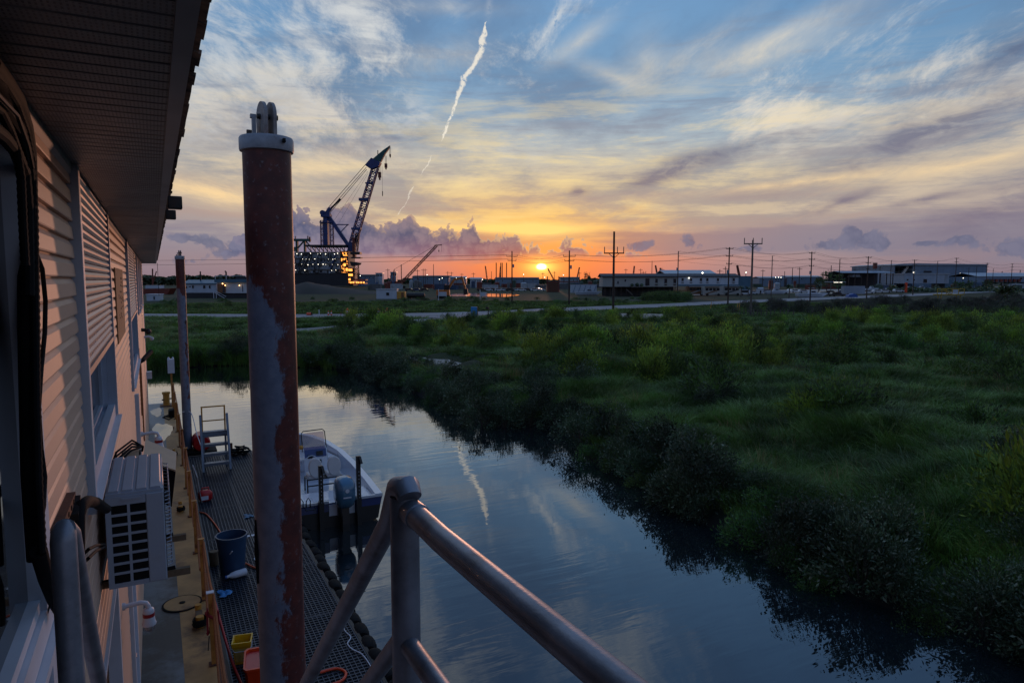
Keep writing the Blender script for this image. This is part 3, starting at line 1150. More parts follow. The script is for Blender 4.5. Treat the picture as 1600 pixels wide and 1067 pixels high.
T_near = tuft('tall_grass_tuft', 70, 0.34, 0.85, 0.016, M_grass, 3, 0.9)
T_pale = tuft('pale_grass_tuft', 60, 0.36, 0.9, 0.017, M_grasspale, 4, 1.1)
T_far = tuft('far_grass_tuft', 50, 0.5, 0.75, 0.045, M_grass, 5, 0.9)
T_short = tuft('short_grass_tuft', 60, 0.45, 0.32, 0.022, M_grass2, 6, 0.8)
for nm, proto, n, d0, d1, smin, s0, s1, msk, lab in (
        ('tall_grass', T_near, 15000, 11, 42, 2.2, .7, 1.25, 0, 'tall green marsh grass in soft mounds across the field'),
        ('pale_marsh_grass', T_pale, 10000, 14, 75, 4.0, .7, 1.3, 1, 'grey-green drooping marsh grass between the mounds'),
        ('distant_marsh_grass', T_far, 26000, 40, 112, 2.0, .8, 1.3, 2, 'marsh grass towards the road'),
        ('short_bank_grass', T_short, 30000, 11, 70, 0.7, .7, 1.2, 3, 'short bright grass close to the creek')):
    x, y, z = field(n, d0, d1, smin)
    w = vnoise(x * 0.16, y * 0.16, 31)
    s_ = inland(x, y)
    if msk == 0: ok = (w > 0.3) | (s_ > 9)
    elif msk == 1: ok = w > 0.42
    elif msk == 2: ok = (s_ > 12) | (w > 0.5)
    else: ok = (s_ < 9) | (w < 0.4)
    x, y, z = x[ok], y[ok], z[ok]
    scatter(nm, proto, np.stack([x, y, z - 0.05], -1), rng.uniform(0, 6.28, len(x)), rng.uniform(s0, s1, len(x)) * (0.75 + 0.5 * vnoise(x * .3, y * .3, 33)), lab)
M_straw = leaf_mat('dry_straw', S(150, 130, 84), 0.4, 0.4, 0.7, 0.2)
x, y, z = field(9000, 11, 80, 2.0)
ok = vnoise(x * .35, y * .35, 41) > .52
x, y, z = x[ok], y[ok], z[ok]
scatter('dry_stalks', tuft('dry_stalk_tuft', 16, 0.3, 1.05, 0.014, M_straw, 12, .5), np.stack([x, y, z - .05], -1), rng.uniform(0, 6.28, len(x)), rng.uniform(.6, 1.15, len(x)), 'dry straw-coloured stalks standing in the marsh grass')
# lawn-like ground left of the creek head and the verges of the road
x, y, z = field(16000, 55, 175, 0.8)
ok = (np.hypot(x, y) > 92) | (x < 14)
x, y = x[ok], y[ok]
scatter('verge_grass', tuft('verge_grass_tuft', 40, 0.8, 0.5, 0.07, M_grass2, 8, .8), np.stack([x, y, land_z(x, y) - .05], -1), rng.uniform(0, 6.28, len(x)), rng.uniform(.7, 1.4, len(x)), 'short grass on the verges of the road')
# reed fringe at the head of the creek
x = rng.uniform(-22, 13, 9000); y = rng.uniform(50, 63, 9000)
ok = (inland(x, y) > 0.2) & (inland(x, y) < 4.5)
x, y = x[ok], y[ok]
scatter('reed_fringe', tuft('reed_tuft', 50, 0.4, 1.25, 0.03, M_grass, 9, .45), np.stack([x, y, land_z(x, y) - .05], -1), rng.uniform(0, 6.28, len(x)), rng.uniform(.6, 1.1, len(x)), 'dark reeds fringing the head of the creek')

# ------------------------------------------------------------------ the quarters house on its barge
XW = -0.40                                   # wall plane
ZS = 7.12                                    # soffit
YE = 28.9                                    # far corner
M_siding = mat('beige_vinyl_siding', S(208, 172, 148), 0.5, 0, 0.05, 1.5, 0.06, 120, c2=S(160, 140, 124), cut=(0.56, 0.8), stretch=(1, .3, 1))
M_slat = mat('shutter_slat', S(168, 160, 160), 0.34, 0.35, 0.05, 3)
M_frame = mat('window_frame', S(176, 186, 200), 0.4, 0, 0.05, 5)
M_fascia = mat('fascia_trim', S(176, 174, 174), 0.5, 0, 0.12, 3)
M_shingle = mat('roof_shingle', S(118, 98, 82), 0.9, 0, 0.4, 14, 0.6, 120, c2=S(40, 34, 30), cut=(0.45, 0.65))
M_deckgrey = mat('deck_grey_paint', S(104, 112, 116), 0.55, 0, 0.18, 0.9, 0.12, 20, c2=S(62, 58, 54), cut=(0.5, 0.64))
M_deckyellow = mat('deck_ochre_paint', S(166, 126, 74), 0.6, 0, 0.25, 1.6, 0.12, 24, c2=S(84, 60, 44), cut=(0.5, 0.68))
M_hullblack = mat('barge_hull', S(44, 38, 36), 0.7, 0.1, 0.3, 1.5, 0.2, 8, c2=S(80, 48, 34), cut=(0.5, 0.7))

# perforated soffit vinyl
M_soffit = bpy.data.materials.new('perforated_soffit')
M_soffit.use_nodes = True
nt = M_soffit.node_tree
b = nt.nodes['Principled BSDF']
t = nt.nodes.new('ShaderNodeTexCoord')
sp = nt.nodes.new('ShaderNodeSeparateXYZ')
nt.links.new(t.outputs['Object'], sp.inputs[0])
sx, sy = V(nt, sp.outputs[0]), V(nt, sp.outputs[1])
h1 = (sx * (1 / 0.0125))._op('FRACT')
h2 = (sy * (1 / 0.0254))._op('FRACT')
inband = ((sy * (1 / 0.1016))._op('FRACT') - 0.5).abs().step(0.40, 0.36)
hole = h1.step(0.48, 0.36) * (h2 - 0.5).abs().step(0.38, 0.28) * inband
ov = nt.nodes.new('ShaderNodeNewGeometry')
dn = noise(nt, V(nt, ov.outputs['Position']), 2.5, 5, 0.6)
kcol = mix(nt, dn.step(0.35, 0.7), S(150, 148, 146), S(122, 118, 114))
kcol = mix(nt, hole * 0.85, kcol, S(30, 28, 26))
nt.links.new(kcol.s, b.inputs['Base Color'])
b.inputs['Roughness'].default_value = 0.5

house = thing('quarters_house', 'beige vinyl-sided quarters building with deep perforated soffit along the left edge', 'building', (XW, 0.0, 1.1))
# openings on the wall: (y0, y1, z0, z1)
WIN_A = (4.42, 7.35, 5.30, 7.12)
WIN_B = (12.3, 16.9, 4.85, 7.12)
WIN_C = (19.2, 20.6, 5.75, 7.12)
WIN_D = (21.6, 23.0, 5.75, 7.12)
WIN_E = (24.2, 25.6, 5.75, 7.12)
WIN_N = (-1.5, 2.78, 5.42, 6.98)
DOOR = (8.1, 9.1, 1.1, 3.35)
PORCH = (-2.0, 6.3, 1.1, 4.04)             # the lower floor steps back beside the stair
openings = [WIN_A, WIN_B, WIN_C, WIN_D, WIN_E, WIN_N, DOOR, PORCH]
COURSE = 0.10
prof_cache = {}
z = 1.12
Y0 = -2.0
while z < ZS - 0.02:
    h = min(COURSE, ZS - z)
    cuts = sorted([(o_[0], o_[1]) for o_ in openings if o_[2] < z + h - 0.01 and o_[3] > z + 0.01])
    a = Y0
    spans = []
    for c0, c1 in cuts:
        if c0 > a: spans.append((a, c0))
        a = max(a, c1)
    if a < YE: spans.append((a, YE))
    # real boards come in lengths: break long runs at staggered laps
    runs = []
    for s0, s1 in spans:
        while s1 - s0 > 9.0:
            m_ = s0 + float(rng.uniform(4.5, 7.5))
            runs.append((s0, m_))
            s0 = m_
        runs.append((s0, s1))
    for s0, s1 in runs:
        mb = MB()
        pr = [(XW - .012, z - 0.006), (XW + .023, z - 0.006), (XW + .025, z), (XW + .020, z + h * .60), (XW + .003, z + h * .88), (XW + .001, z + h), (XW - .012, z + h)]
        mb.prism(pr, s0 + .002, s1 - .002, 'y')
        mb.build('siding_board', M_siding, house)
    z += COURSE
MB().box(XW - .30, XW - .17, 6.5, YE, 1.1, ZS).box(XW - .30, XW - .17, Y0, 6.5, 4.2, ZS).box(XW - 7.0, XW - .30, YE - .12, YE, 1.1, ZS).box(XW - 7, XW - 6.9, Y0, YE, 1.1, ZS).build('wall_core', M_fascia, house)
MB().box(XW - .02, XW + .035, YE - .10, YE + .02, 1.1, ZS).build('corner_trim', M_white, house)
MB().box(XW - .06, XW + .036, 6.265, 6.36, 1.1, 4.03).build('corner_trim', M_white, house)
MB().box(XW - .02, XW + .036, Y0, 6.37, 4.02, 4.05).build('bottom_trim', M_white, house)
MB().box(XW - 1.7, XW - .021, Y0, 6.40, 4.055, 4.10).build('porch_ceiling', M_fascia, house)
MB().box(XW - 1.75, XW - 1.7, Y0, 6.40, 1.1, 4.05).build('porch_wall', M_siding, house)
z = 1.12
while z < 4.0:
    h = min(.10, 4.03 - z)
    MB().prism([(6.42, z - .008), (6.287, z - .008), (6.284, z), (6.291, z + h * .58), (6.312, z + h * .88), (6.314, z + h), (6.42, z + h)], XW - 1.69, XW - .062, 'x').build('siding_board', M_siding, house)
    z += .10
MB().prism([(XW, ZS - .06), (XW + .022, ZS - .06), (XW + .034, ZS - .035), (XW + .034, ZS - .002), (XW, ZS - .002)], Y0, YE, 'y').build('wall_channel', M_fascia, house)
# soffit panels, each with three grooves
PW = 0.3048
smb = MB()
rows = [[], []]
for k in range(3):
    o_ = k * 0.1016
    for yy, zz in ((0.0, 0.010), (.008, 0.0), (.0936, 0.0), (.1016, 0.010)):
        rows[0].append((0.0, o_ + yy, zz))
        rows[1].append((0.485, o_ + yy, zz))
smb.sheet(rows)
sm_mesh = smb.mesh('soffit_panel', M_soffit)
n_pan = int((YE + .9 - Y0) / PW)
for i in range(n_pan):
    o = bpy.data.objects.new('soffit_panel', sm_mesh)
    col.objects.link(o)
    o.parent = house
    o.location = Vector((XW, Y0 + i * PW, ZS + float(rng.uniform(-.0015, .0015)))) - ORG[house.name]
yl = Y0 + n_pan * PW
MB().prism([(.07, ZS - .012), (.118, ZS - .012), (.118, ZS + .12), (.110, ZS + .12), (.110, ZS + .012), (.07, ZS + .012)], Y0, yl, 'y').build('fascia', M_fascia, house)
MB().box(XW - 7.0, .085, yl - .02, yl + .01, ZS - .01, ZS + .13).build('gable_fascia', M_fascia, house)
yy = Y0
while yy < yl:
    w = float(rng.uniform(.10, .17))
    e0 = float(rng.uniform(.158, .170))
    dz = float(rng.uniform(-.005, .003))
    MB().prism([(.09, ZS + .126 + dz), (e0, ZS + .112 + dz), (e0 + .002, ZS + .124 + dz), (.09, ZS + .142 + dz)], yy + .003, yy + w - .004, 'y').build('shingle', M_shingle, house)
    yy += w
MB().prism([(.125, ZS + .140), (-3.5, ZS + 1.15), (-7.1, ZS + .15), (-7.1, ZS + .12), (.125, ZS + .121)], Y0, yl, 'y').build('roof', M_shingle, house)
MB().box(XW - 7.0, XW, Y0 - .1, Y0, 1.1, ZS).build('end_wall', M_siding, house)


def window(o_, shutter_z, slats=True, rail=0.11, sill=True):
    y0, y1, z0, z1 = o_
    w = MB()
    w.box(XW - .015, XW + .06, y0, y0 + rail, z0 - .12, z1 - .002)
    w.box(XW - .015, XW + .055, y1 - rail * .6, y1, z0 - .05, z1 - .002)
    w.box(XW - .02, XW + .035, y0 + rail, y1 - rail * .6, z0 - .06, z0 + .05)
    w.box(XW - .0845, XW - .05, (y0 + y1) / 2 - .03, (y0 + y1) / 2 + .03, z0 + .06, shutter_z)
    w.box(XW - .095, XW - .016, y1 - .08, y1 - .02, z0, z1 - .01).box(XW - .095, XW - .016, y0 + .02, y0 + .08, z0, z1 - .01).box(XW - .095, XW - .016, y0 + .08, y1 - .08, z0 - .03, z0 + .012).box(XW - .085, XW - .058, y0 + .08, y1 - .08, z0 + .012, z0 + .06).box(XW - .085, XW - .058, y1 - .14, y1 - .08, z0 + .06, z1 - .01)
    f = w.build('window', M_frame, house)
    MB().box(XW - .090, XW - .086, y0 + .08, y1 - .08, z0 + .02, z1 - .01).build('glass_pane', M_glass, f)
    MB().box(XW - .02, XW + .085, y0 + .02, y1, z0 - .075, z0 - .062).build('sill', M_white, f)
    if slats:
        zz = shutter_z
        h = 0.052
        MB().box(XW + .012, XW + .050, y0 + rail + .002, y1 - rail * .6 - .002, zz - .04, zz).build('bottom_bar', M_slat, f)
        while zz < z1 - .03:
            pr = [(XW + .018, zz + .002), (XW + .030, zz + .004), (XW + .044, zz + .016), (XW + .046, zz + .030), (XW + .036, zz + .046), (XW + .020, zz + h)]
            MB().prism(pr, y0 + rail + .003, y1 - rail * .6 - .003, 'y').build('shutter_slat', M_slat, f)
            zz += h
    return f


window(WIN_A, 5.98)
window(WIN_B, 5.85, True, .14)
for o_ in (WIN_C, WIN_D, WIN_E):
    window(o_, o_[2] + .03, True, .1)
# near window, left edge of the picture
y0, y1, z0, z1 = WIN_N
f = MB().box(XW - .02, XW + .045, y1 - .16, y1, z0 - .02, z1).box(XW - .02, XW + .045, y0, y1, z0 - .09, z0).box(XW - .02, XW + .045, y0, y1, z1, z1 + .08).box(XW - .01, XW + .028, y0, y1 - .162, z0 + .004, z0 + .04).build('window', M_white, house)
MB().box(XW - .03, XW - .005, y0, y1 - .15, z0, z1).build('glass_pane', M_glass, f)
MB().box(XW - .02, XW + .07, y0, y1 + .02, z0 - .125, z0 - .094).build('sill', M_white, f)
MB().box(XW + .024, XW + .034, -1.5, 2.62, 4.1, z0 - .13).box(XW + .024, XW + .05, 2.63, 2.76, 3.6, z0 - .13).build('wall_panel', M_white, house)
# door below the lamp
dr = MB().box(XW - .05, XW - .02, DOOR[0] + .1, DOOR[1] - .1, 1.12, 3.25).build('door', M_frame, house)
MB().tube([(XW - .01, 8.9, 2.1), (XW + .03, 8.9, 2.1), (XW + .03, 8.8, 2.1)], .012, 6).build('handle', M_galv, dr)
MB().box(XW - .02, XW + .06, DOOR[0], DOOR[0] + .1, 1.11, 3.35).box(XW - .02, XW + .06, DOOR[1] - .1, DOOR[1], 1.11, 3.35).box(XW - .02, XW + .06, DOOR[0] + .1, DOOR[1] - .1, 3.25, 3.35).build('door_frame', M_white, house)

# barge
barge = thing('barge', 'flat steel barge with ochre-edged grey deck carrying the quarters building', 'barge', (-3.5, 13.5, 0.0))
MB().box(-8.5, .56, -8, 33.4, -1.0, 1.09).build('hull', M_hullblack, barge)
dk = MB().sheet([[(-8.5, -8, 1.096), (.15, -8, 1.096)], [(-8.5, 33.4, 1.096), (.15, 33.4, 1.096)]]).build('deck_plating', M_deckgrey, barge)
MB().sheet([[(.15, -8, 1.098), (.56, -8, 1.098)], [(.15, 33.4, 1.098), (.56, 33.4, 1.098)]]).build('deck_edge_band', M_deckyellow, barge)
MB().prism([(.562, .80), (.68, .86), (.68, 1.04), (.60, 1.10), (.562, 1.10)], -8, 33.4, 'y').build('rub_rail', M_rust, barge)
# deck railing with drooping ropes
M_post = mat('rusty_ochre_post', S(178, 122, 56), 0.6, 0.1, 0.2, 6, 0.2, 50, c2=S(96, 52, 30), cut=(0.5, 0.66))
rl = thing('deck_railing', 'ochre deck railing of short posts strung with drooping brown ropes', 'railing', (.53, 10.1, 1.1))
PY = [7.7, 10.1, 12.3, 14.55, 16.9, 19.3, 21.8, 24.3, 26.8, 29.3, 31.8]
for i, yy in enumerate(PY):
    hh = 1.06 if i else .62
    lean = float(rng.uniform(-.03, .03))
    p = MB().bar((.53, yy, 1.098), (.53 + lean, yy + lean, 1.098 + hh), .058).build('post', M_post, rl)
    MB().cbox((.53 + lean, yy + lean, 1.10 + hh), .10, .085, .012).build('cap_plate', M_white if i == 1 else M_post, p)
    MB().cbox((.53, yy, 1.106), .13, .13, .014).build('base_plate', M_rust, p)
for a_, b_ in zip(PY, PY[1:]):
    z0_ = 1.1 + (.6 if a_ < 8 else 1.0)
    MB().tube(sag((.56, a_, z0_), (.56, b_, 2.1), float(rng.uniform(.05, .2)), 8), .017, 6).build('rope', M_rope, rl)
    MB().tube(sag((.50, a_, z0_ - .45), (.55, b_, 2.05), float(rng.uniform(.25, .55)), 8), .015, 6).build('rope', M_rope, rl)
    MB().tube(sag((.58, a_, 1.5), (.58, b_, 1.55), float(rng.uniform(.1, .25)), 8), .012, 5).build('rope', M_rope, rl)
# chain links on the low near post
for k in range(9):
    zz = 1.20 + k * .055
    ang = 0 if k % 2 else math.pi / 2
    pts = [(.57 + .018 * math.cos(t) * math.cos(ang), 7.66 + .018 * math.cos(t) * math.sin(ang), zz + .034 * math.sin(t)) for t in np.linspace(0, 2 * math.pi, 9)]
    MB().tube(pts, .007, 5, False).build('chain_link', M_yellow, rl)

# galvanised stair rails around the camera
rail = thing('stair_guard_rail', 'galvanised pipe guard rail with mid rail running right from its corner post', 'railing', (.36, 1.06, 5.1))
ZR = EYE - .352
MB().tube([(0.353, 1.06, 3.7), (0.353, 1.06, ZR - .004)], .0240, 24).build('post', M_galv, rail, 50)
MB().tube([(0.358, 1.045, ZR - .026), (0.357, 1.005, ZR - .024), (0.3565, 1.004, ZR - .024), (0.354, .9, ZR - .023), (0.366, .35, ZR - .018), (0.387, -.6, ZR - .01)], [.0212, .0212, .0186, .0186, .0186, .0186], 24).build('top_rail', M_galv, rail, 50)
MB().tube([(0.353, 1.05, ZR - .255), (0.358, .6, ZR - .258), (0.372, -.6, ZR - .258)], .0165, 16).build('mid_rail', M_galv, rail, 50)
hr = thing('stair_handrail', 'galvanised pipe handrail sloping down the far side of the steep stair', 'railing', (.33, 1.1, 5.1))
q0 = Vector((0.353, 1.045, ZR + .012))
q1 = Vector((0.343, 2.25, ZR - 1.09))
MB().tube([q0 + Vector((0, -.012, -.012)), q0, q0 + Vector((-.004, .03, -.006)), q0.lerp(q1, .08), q1, q0.lerp(q1, 1.9)], [.020, .0225, .021, .0195, .0190, .0190], 18).build('top_rail', M_galv, hr, 50)
q2 = Vector((0.353, 1.06, ZR - .24))
MB().tube([q2, q2.lerp(q1 - Vector((0, 0, .25)), 1.0), q2.lerp(q1 - Vector((0, 0, .25)), 1.9)], .0165, 14).build('mid_rail', M_galv, hr, 50)
pz = q0.lerp(q1, .90)
MB().tube([(pz.x, pz.y, pz.z), (pz.x, pz.y, pz.z - 1.3)], .021, 14).build('post', M_galv, hr, 50)
h2 = thing('inner_handrail', 'bent galvanised handrail post beside the wall under the black hose', 'railing', (-.18, 1.6, 5.1))
zi = EYE - .494
MB().tube([(-.183, 1.6, 4.2), (-.183, 1.6, zi - .03), (-.182, 1.604, zi - .012), (-.180, 1.618, zi - .003)], [.0235, .0235, .0225, .018], 18).build('post', M_galv, h2, 60)
MB().tube([(-.180, 1.60, zi - .004), (-.177, 1.64, zi - .03), (-.200, 2.4, zi - .80), (-.212, 3.0, zi - 1.42)], [.020, .0215, .0205, .0205], 18).build('top_rail', M_galv, h2, 50)
MB().tube([(-.13, 2.52, 3.4), (-.13, 2.52, 4.72), (-.128, 2.54, 4.77)], .018, 12).build('lower_post', M_galv, h2, 50)
M_tread = mat('stair_tread_steel', S(96, 96, 98), 0.5, 0.6, 0.2, 8)
st = thing('steep_stair', 'steel stair and landing dropping from the camera to the deck', 'stair', (.09, 1.1, 1.1))
MB().box(-.36, .40, -1.6, 1.02, 5.04, 5.08).build('landing', M_tread, st)
for k in range(14):
    MB().box(-.14, .33, 1.1 + k * .24, 1.32 + k * .24, 4.80 - k * .265, 4.83 - k * .265).build('tread', M_tread, st)
for xs in (-.165, .335):
    MB().bar((xs, 1.04, 5.0), (xs, 4.66, 1.1), .03, .16).build('stringer', M_tread, st)

# ------------------------------------------------------------------ fittings on the wall
M_acwhite = mat('enamelled_steel', S(150, 160, 174), 0.4, 0, 0.05, 3, c2=S(140, 140, 138), cut=(0.62, 0.8))
ac = thing('air_conditioner', 'white outdoor air conditioner unit on wall brackets with a two-column grille', 'air conditioner', (-.165, 5.36, 4.55))
ax0, ax1, ay0, ay1, az0, az1 = -.33, .0, 4.86, 5.86, 4.55, 5.17
MB().box(ax0, ax1, ay0 + .012, ay1, az0, az1 - .02, .018).build('casing', M_acwhite, ac, 40)
top = MB()
for k in range(4):
    x_ = ax0 + .012 + k * .079
    top.prism([(x_, az1 - .022), (x_ + .06, az1 - .022), (x_ + .066, az1 - .012), (x_ + .060, az1 + .002), (x_ + .006, az1 + .002), (x_, az1 - .012)], ay0 + .03, ay1 - .03, 'y')
top.box(ax0 + .004, ax1 - .004, ay0 + .015, ay1 - .003, az1 - .03, az1 - .012)
top.build('lid', M_acwhite, ac)
fr = MB()
gx0, gx1 = ax0 + .032, ax0 + .225
xm = (gx0 + gx1) / 2
fr.box(ax0, gx0, ay0, ay0 + .02, az0, az1 - .03).box(gx1, ax1, ay0, ay0 + .02, az0, az1 - .03, .006).box(xm - .008, xm + .008, ay0, ay0 + .02, az0 + .03, az1 - .085)
fr.box(gx0, gx1, ay0, ay0 + .02, az1 - .085, az1 - .03).box(gx0, gx1, ay0, ay0 + .02, az0, az0 + .03)
gh = (az1 - .085 - az0 - .03) / 8
for k in range(1, 8):
    z_ = az0 + .03 + k * gh
    for x0_, x1_ in ((gx0, xm - .008), (xm + .008, gx1)):
        fr.box(x0_, x1_, ay0 + .001, ay0 + .02, z_ - .008, z_ + .008)
fr.build('front_grille', M_acwhite, ac)
MB().box(gx0 - .005, gx1 + .005, ay0 + .005, ay0 + .011, az0 + .02, az1 - .08).build('grille_backing', M_black, ac)
MB().box(ax0 + .09, ax0 + .20, ay0 - .008, ay0 + .004, az1 - .055, az1 - .042).build('lift_handle', M_acwhite, ac)
gd = MB()
for k in range(20):
    z_ = az0 + .06 + k * .026
    gd.tube([(ax1 + .004, ay0 + .10, z_), (ax1 + .032, ay0 + .12, z_), (ax1 + .032, ay1 - .12, z_), (ax1 + .004, ay1 - .10, z_)], .0035, 4)
for k in range(8):
    y_ = ay0 + .13 + k * .106
    gd.tube([(ax1 + .034, y_, az0 + .05), (ax1 + .034, y_, az1 - .06)], .003, 4)
gd.build('fan_guard', M_acwhite, ac)
MB().box(ax1 + .0005, ax1 + .003, ay0 + .10, ay1 - .10, az0 + .05, az1 - .05).build('coil_panel', M_darksteel, ac)
for yy in (ay0 + .16, ay1 - .16):
    MB().bar((XW + .02, yy, az0 - .022), (.14, yy, az0 - .022), .04, .045).build('bracket', M_wood, ac)
MB().tube([(-.1, 5.02, az0), (.05, 5.02, az0 + .012)], .014, 8).tube([(-.1, 5.70, az0), (.05, 5.70, az0 + .012)], .014, 8).build('foot', M_black, ac)

ap = lambda x, y, X: tuple(atx(x, y, X))
ln = tag(MB().tube([ap(166, 795, -.30), ap(150, 785, -.30), ap(137, 783, -.31), ap(127, 790, -.32), ap(122, 806, -.33), ap(122, 850, -.335), ap(120, 900, -.34)], .027, 12).build('insulated_pipe', M_black, smooth=50), 'black foam-wrapped pipe bending from the wall into the air conditioner', 'pipe')
cb = MB()
for d_ in (0, 14):
    cb.tube([ap(164, 850 + d_ * .3, -.30), ap(150, 852 + d_ * .6, -.28), ap(138, 858 + d_, -.28), ap(124, 872 + d_, -.33)], .007, 6)
tag(cb.build('power_cable', M_black), 'pair of thin cables looping into the side of the air conditioner', 'cable')
sm_ = MB()
a0, a1 = atx(82, 838, XW + .03), atx(108, 776, XW + .03)
sm_.bar(a0, a1, .05, .04)
so = sm_.build('strut_channel', M_rust)
tag(so, 'short rusty perforated steel channel bolted to the siding beside the hose', 'bracket')
for k in range(5):
    p = a0.lerp(a1, .15 + k * .17)
    MB().tube([p + Vector((.015, 0, 0)), p + Vector((.028, 0, 0))], .011, 8).build('slot', M_black, so, world=False)
tag(MB().bar(atx(112, 782, XW + .04), atx(108, 812, XW + .04), .07, .05).build('steel_clip', M_darksteel), 'dark steel clip beside the rusty channel', 'bracket')

# black hose bundle down the near window
bh = thing('hose_bundle', 'bundle of black ribbed hoses sagging under the soffit and down beside the window', 'hose', (-.33, 2.8, 5.0))
def ribbed(name, pts, r, step, rib):
    pts = [Vector(p) for p in pts]
    out, rs = [], []
    for a_, b_ in zip(pts, pts[1:]):
        n_ = max(2, int((b_ - a_).length / step))
        for i in range(n_):
            out.append(a_.lerp(b_, i / n_))
            rs.append(r * (1 + rib * (1 if (len(out) % 2) else -1)))
    return MB().tube(out, rs, 10).build(name, M_black, bh, 30)
sleeve = [(-30, 96, .040), (-4, 128, .040), (16, 158, .040), (30, 196, .037), (38, 236, .034), (41, 280, .031), (43, 380, .029), (45, 540, .029), (49, 740, .028), (57, 874, .026)]
MB().tube([ap(x_, y_, -.352) for x_, y_, r_ in sleeve], [r_ for x_, y_, r_ in sleeve], 14).build('sleeve', M_black, bh, 50)
ribbed('hose', [ap(-24, 100, -.33), ap(4, 128, -.33), ap(24, 160, -.33), ap(40, 204, -.33), ap(50, 252, -.33), ap(53, 330, -.33), ap(55, 470, -.33), ap(57, 640, -.33), ap(60, 760, -.33), ap(66, 868, -.33)], .0125, .011, .08)
ribbed('hose', [ap(-30, 150, -.335), ap(0, 172, -.335), ap(14, 200, -.335), ap(26, 232, -.335), ap(33, 280, -.335), ap(36, 350, -.335), ap(40, 420, -.335)], .012, .010, .07)
MB().tube([ap(60, 860, -.34), ap(72, 905, -.34), ap(82, 938, -.335), ap(90, 958, -.33)], [.024, .022, .016, .010], 10).build('tape_wrap', M_black, bh, 40)
ribbed('hose', [ap(-30, 135, -.34), ap(6, 168, -.34), ap(28, 200, -.34), ap(40, 240, -.34), ap(46, 290, -.34), ap(48, 380, -.34), ap(50, 470, -.34)], .020, .014, .05)
ribbed('hose', [ap(-30, 185, -.345), ap(4, 212, -.345), ap(24, 236, -.345), ap(38, 270, -.345), ap(43, 330, -.345), ap(45, 470, -.345)], .018, .014, .04)
ribbed('hose', [ap(-30, 100, -.34), ap(0, 134, -.34), ap(24, 170, -.34), ap(42, 214, -.34), ap(50, 262, -.34), ap(52, 340, -.34), ap(54, 440, -.34)], .014, .011, .08)
MB().tube([ap(-11, 140, -.31), ap(27, 180, -.31), ap(43, 225, -.315), ap(51, 262, -.32)], .006, 6).build('wire', M_blackgloss, bh)
tag(MB().tube([ap(52, 385, -.34), ap(66, 420, -.345), ap(71, 470, -.35), ap(70, 520, -.35), ap(64, 580, -.35), ap(60, 640, -.35), ap(64, 700, -.35), ap(70, 745, -.35), ap(68, 790, -.34), ap(60, 830, -.34)], .0075, 6).build('loose_cable', M_black, smooth=60), 'thin black cable hanging loose in front of the siding', 'cable')

# placard between the two shuttered windows
M_card = mat('kraft_board', S(158, 118, 82), 0.8, 0, 0.08, 3)
pl = thing('placard', 'brown board with faded black marks screwed to the siding', 'sign', (XW + .03, 9.5, 5.75))
MB().box(XW + .024, XW + .036, 8.55, 10.55, 5.80, 6.63).build('board', M_card, pl)
ink = MB()
g = np.random.default_rng(4)
for k in range(26):
    yy = 9.0 + float(g.uniform(0, 1.25))
    zz = 5.98 + float(g.uniform(0, .46))
    ink.box(XW + .0362, XW + .0372, yy, yy + float(g.uniform(.05, .22)), zz, zz + float(g.uniform(.012, .03)))
ink.box(XW + .0362, XW + .0372, 9.75, 10.1, 6.50, 6.53).box(XW + .0362, XW + .0372, 9.78, 10.06, 6.46, 6.475)
ink.build('faded_print', M_black, pl)

# caged wall lamps
M_redglass = mat('red_band', S(140, 20, 30), 0.4)
M_globe = mat('clear_globe', S(150, 156, 160), 0.08, 0, 0, 1, spec=0.8)
def wall_lamp(label, loc, sc=1.0):
    t_ = thing('wall_lamp', label, 'wall lamp', loc, 0, 'caged wall lamps', sc)
    MB().tube([(0, 0, 0), (.03, 0, 0)], .036, 12).tube([(.03, 0, 0), (.16, -.01, .012), (.205, -.015, .0), (.222, -.02, -.03), (.222, -.02, -.06)], .022, 10).build('arm', M_white, t_, 50, False)
    MB().lathe([(.028, -.0), (.046, -.01), (.05, -.03), (.05, -.05)], 14, (.222, -.02, -.05)).lathe([(.062, -.20), (.066, -.185), (.056, -.16), (.052, -.115)], 14, (.222, -.02, -.02)).build('housing', M_white, t_, 50, False)
    MB().lathe([(.053, -.135), (.053, -.10)], 14, (.222, -.02, -.0)).build('red_band', M_redglass, t_, 50, False)
    MB().ball((.222, -.02, -.235), .042, 12).build('globe', M_globe, t_, 60, False)
    cg = MB()
    for k in range(3):
        a_ = k * math.pi / 3
        cg.tube([(.222 + .05 * math.cos(a_), -.02 + .05 * math.sin(a_), -.22), (.222 + .045 * math.cos(a_), -.02 + .045 * math.sin(a_), -.27), (.222, -.02, -.292), (.222 - .045 * math.cos(a_), -.02 - .045 * math.sin(a_), -.27), (.222 - .05 * math.cos(a_), -.02 - .05 * math.sin(a_), -.22)], .004, 5)
    cg.build('cage', M_galv, t_, None, False)
    return t_
wall_lamp('white caged wall lamp with a red band hanging below the air conditioner', (XW + .02, 6.95, 3.53), .95)
wall_lamp('smaller white caged wall lamp with a red band beyond the floodlight', (XW + .02, 16.2, 3.25), 1.5)

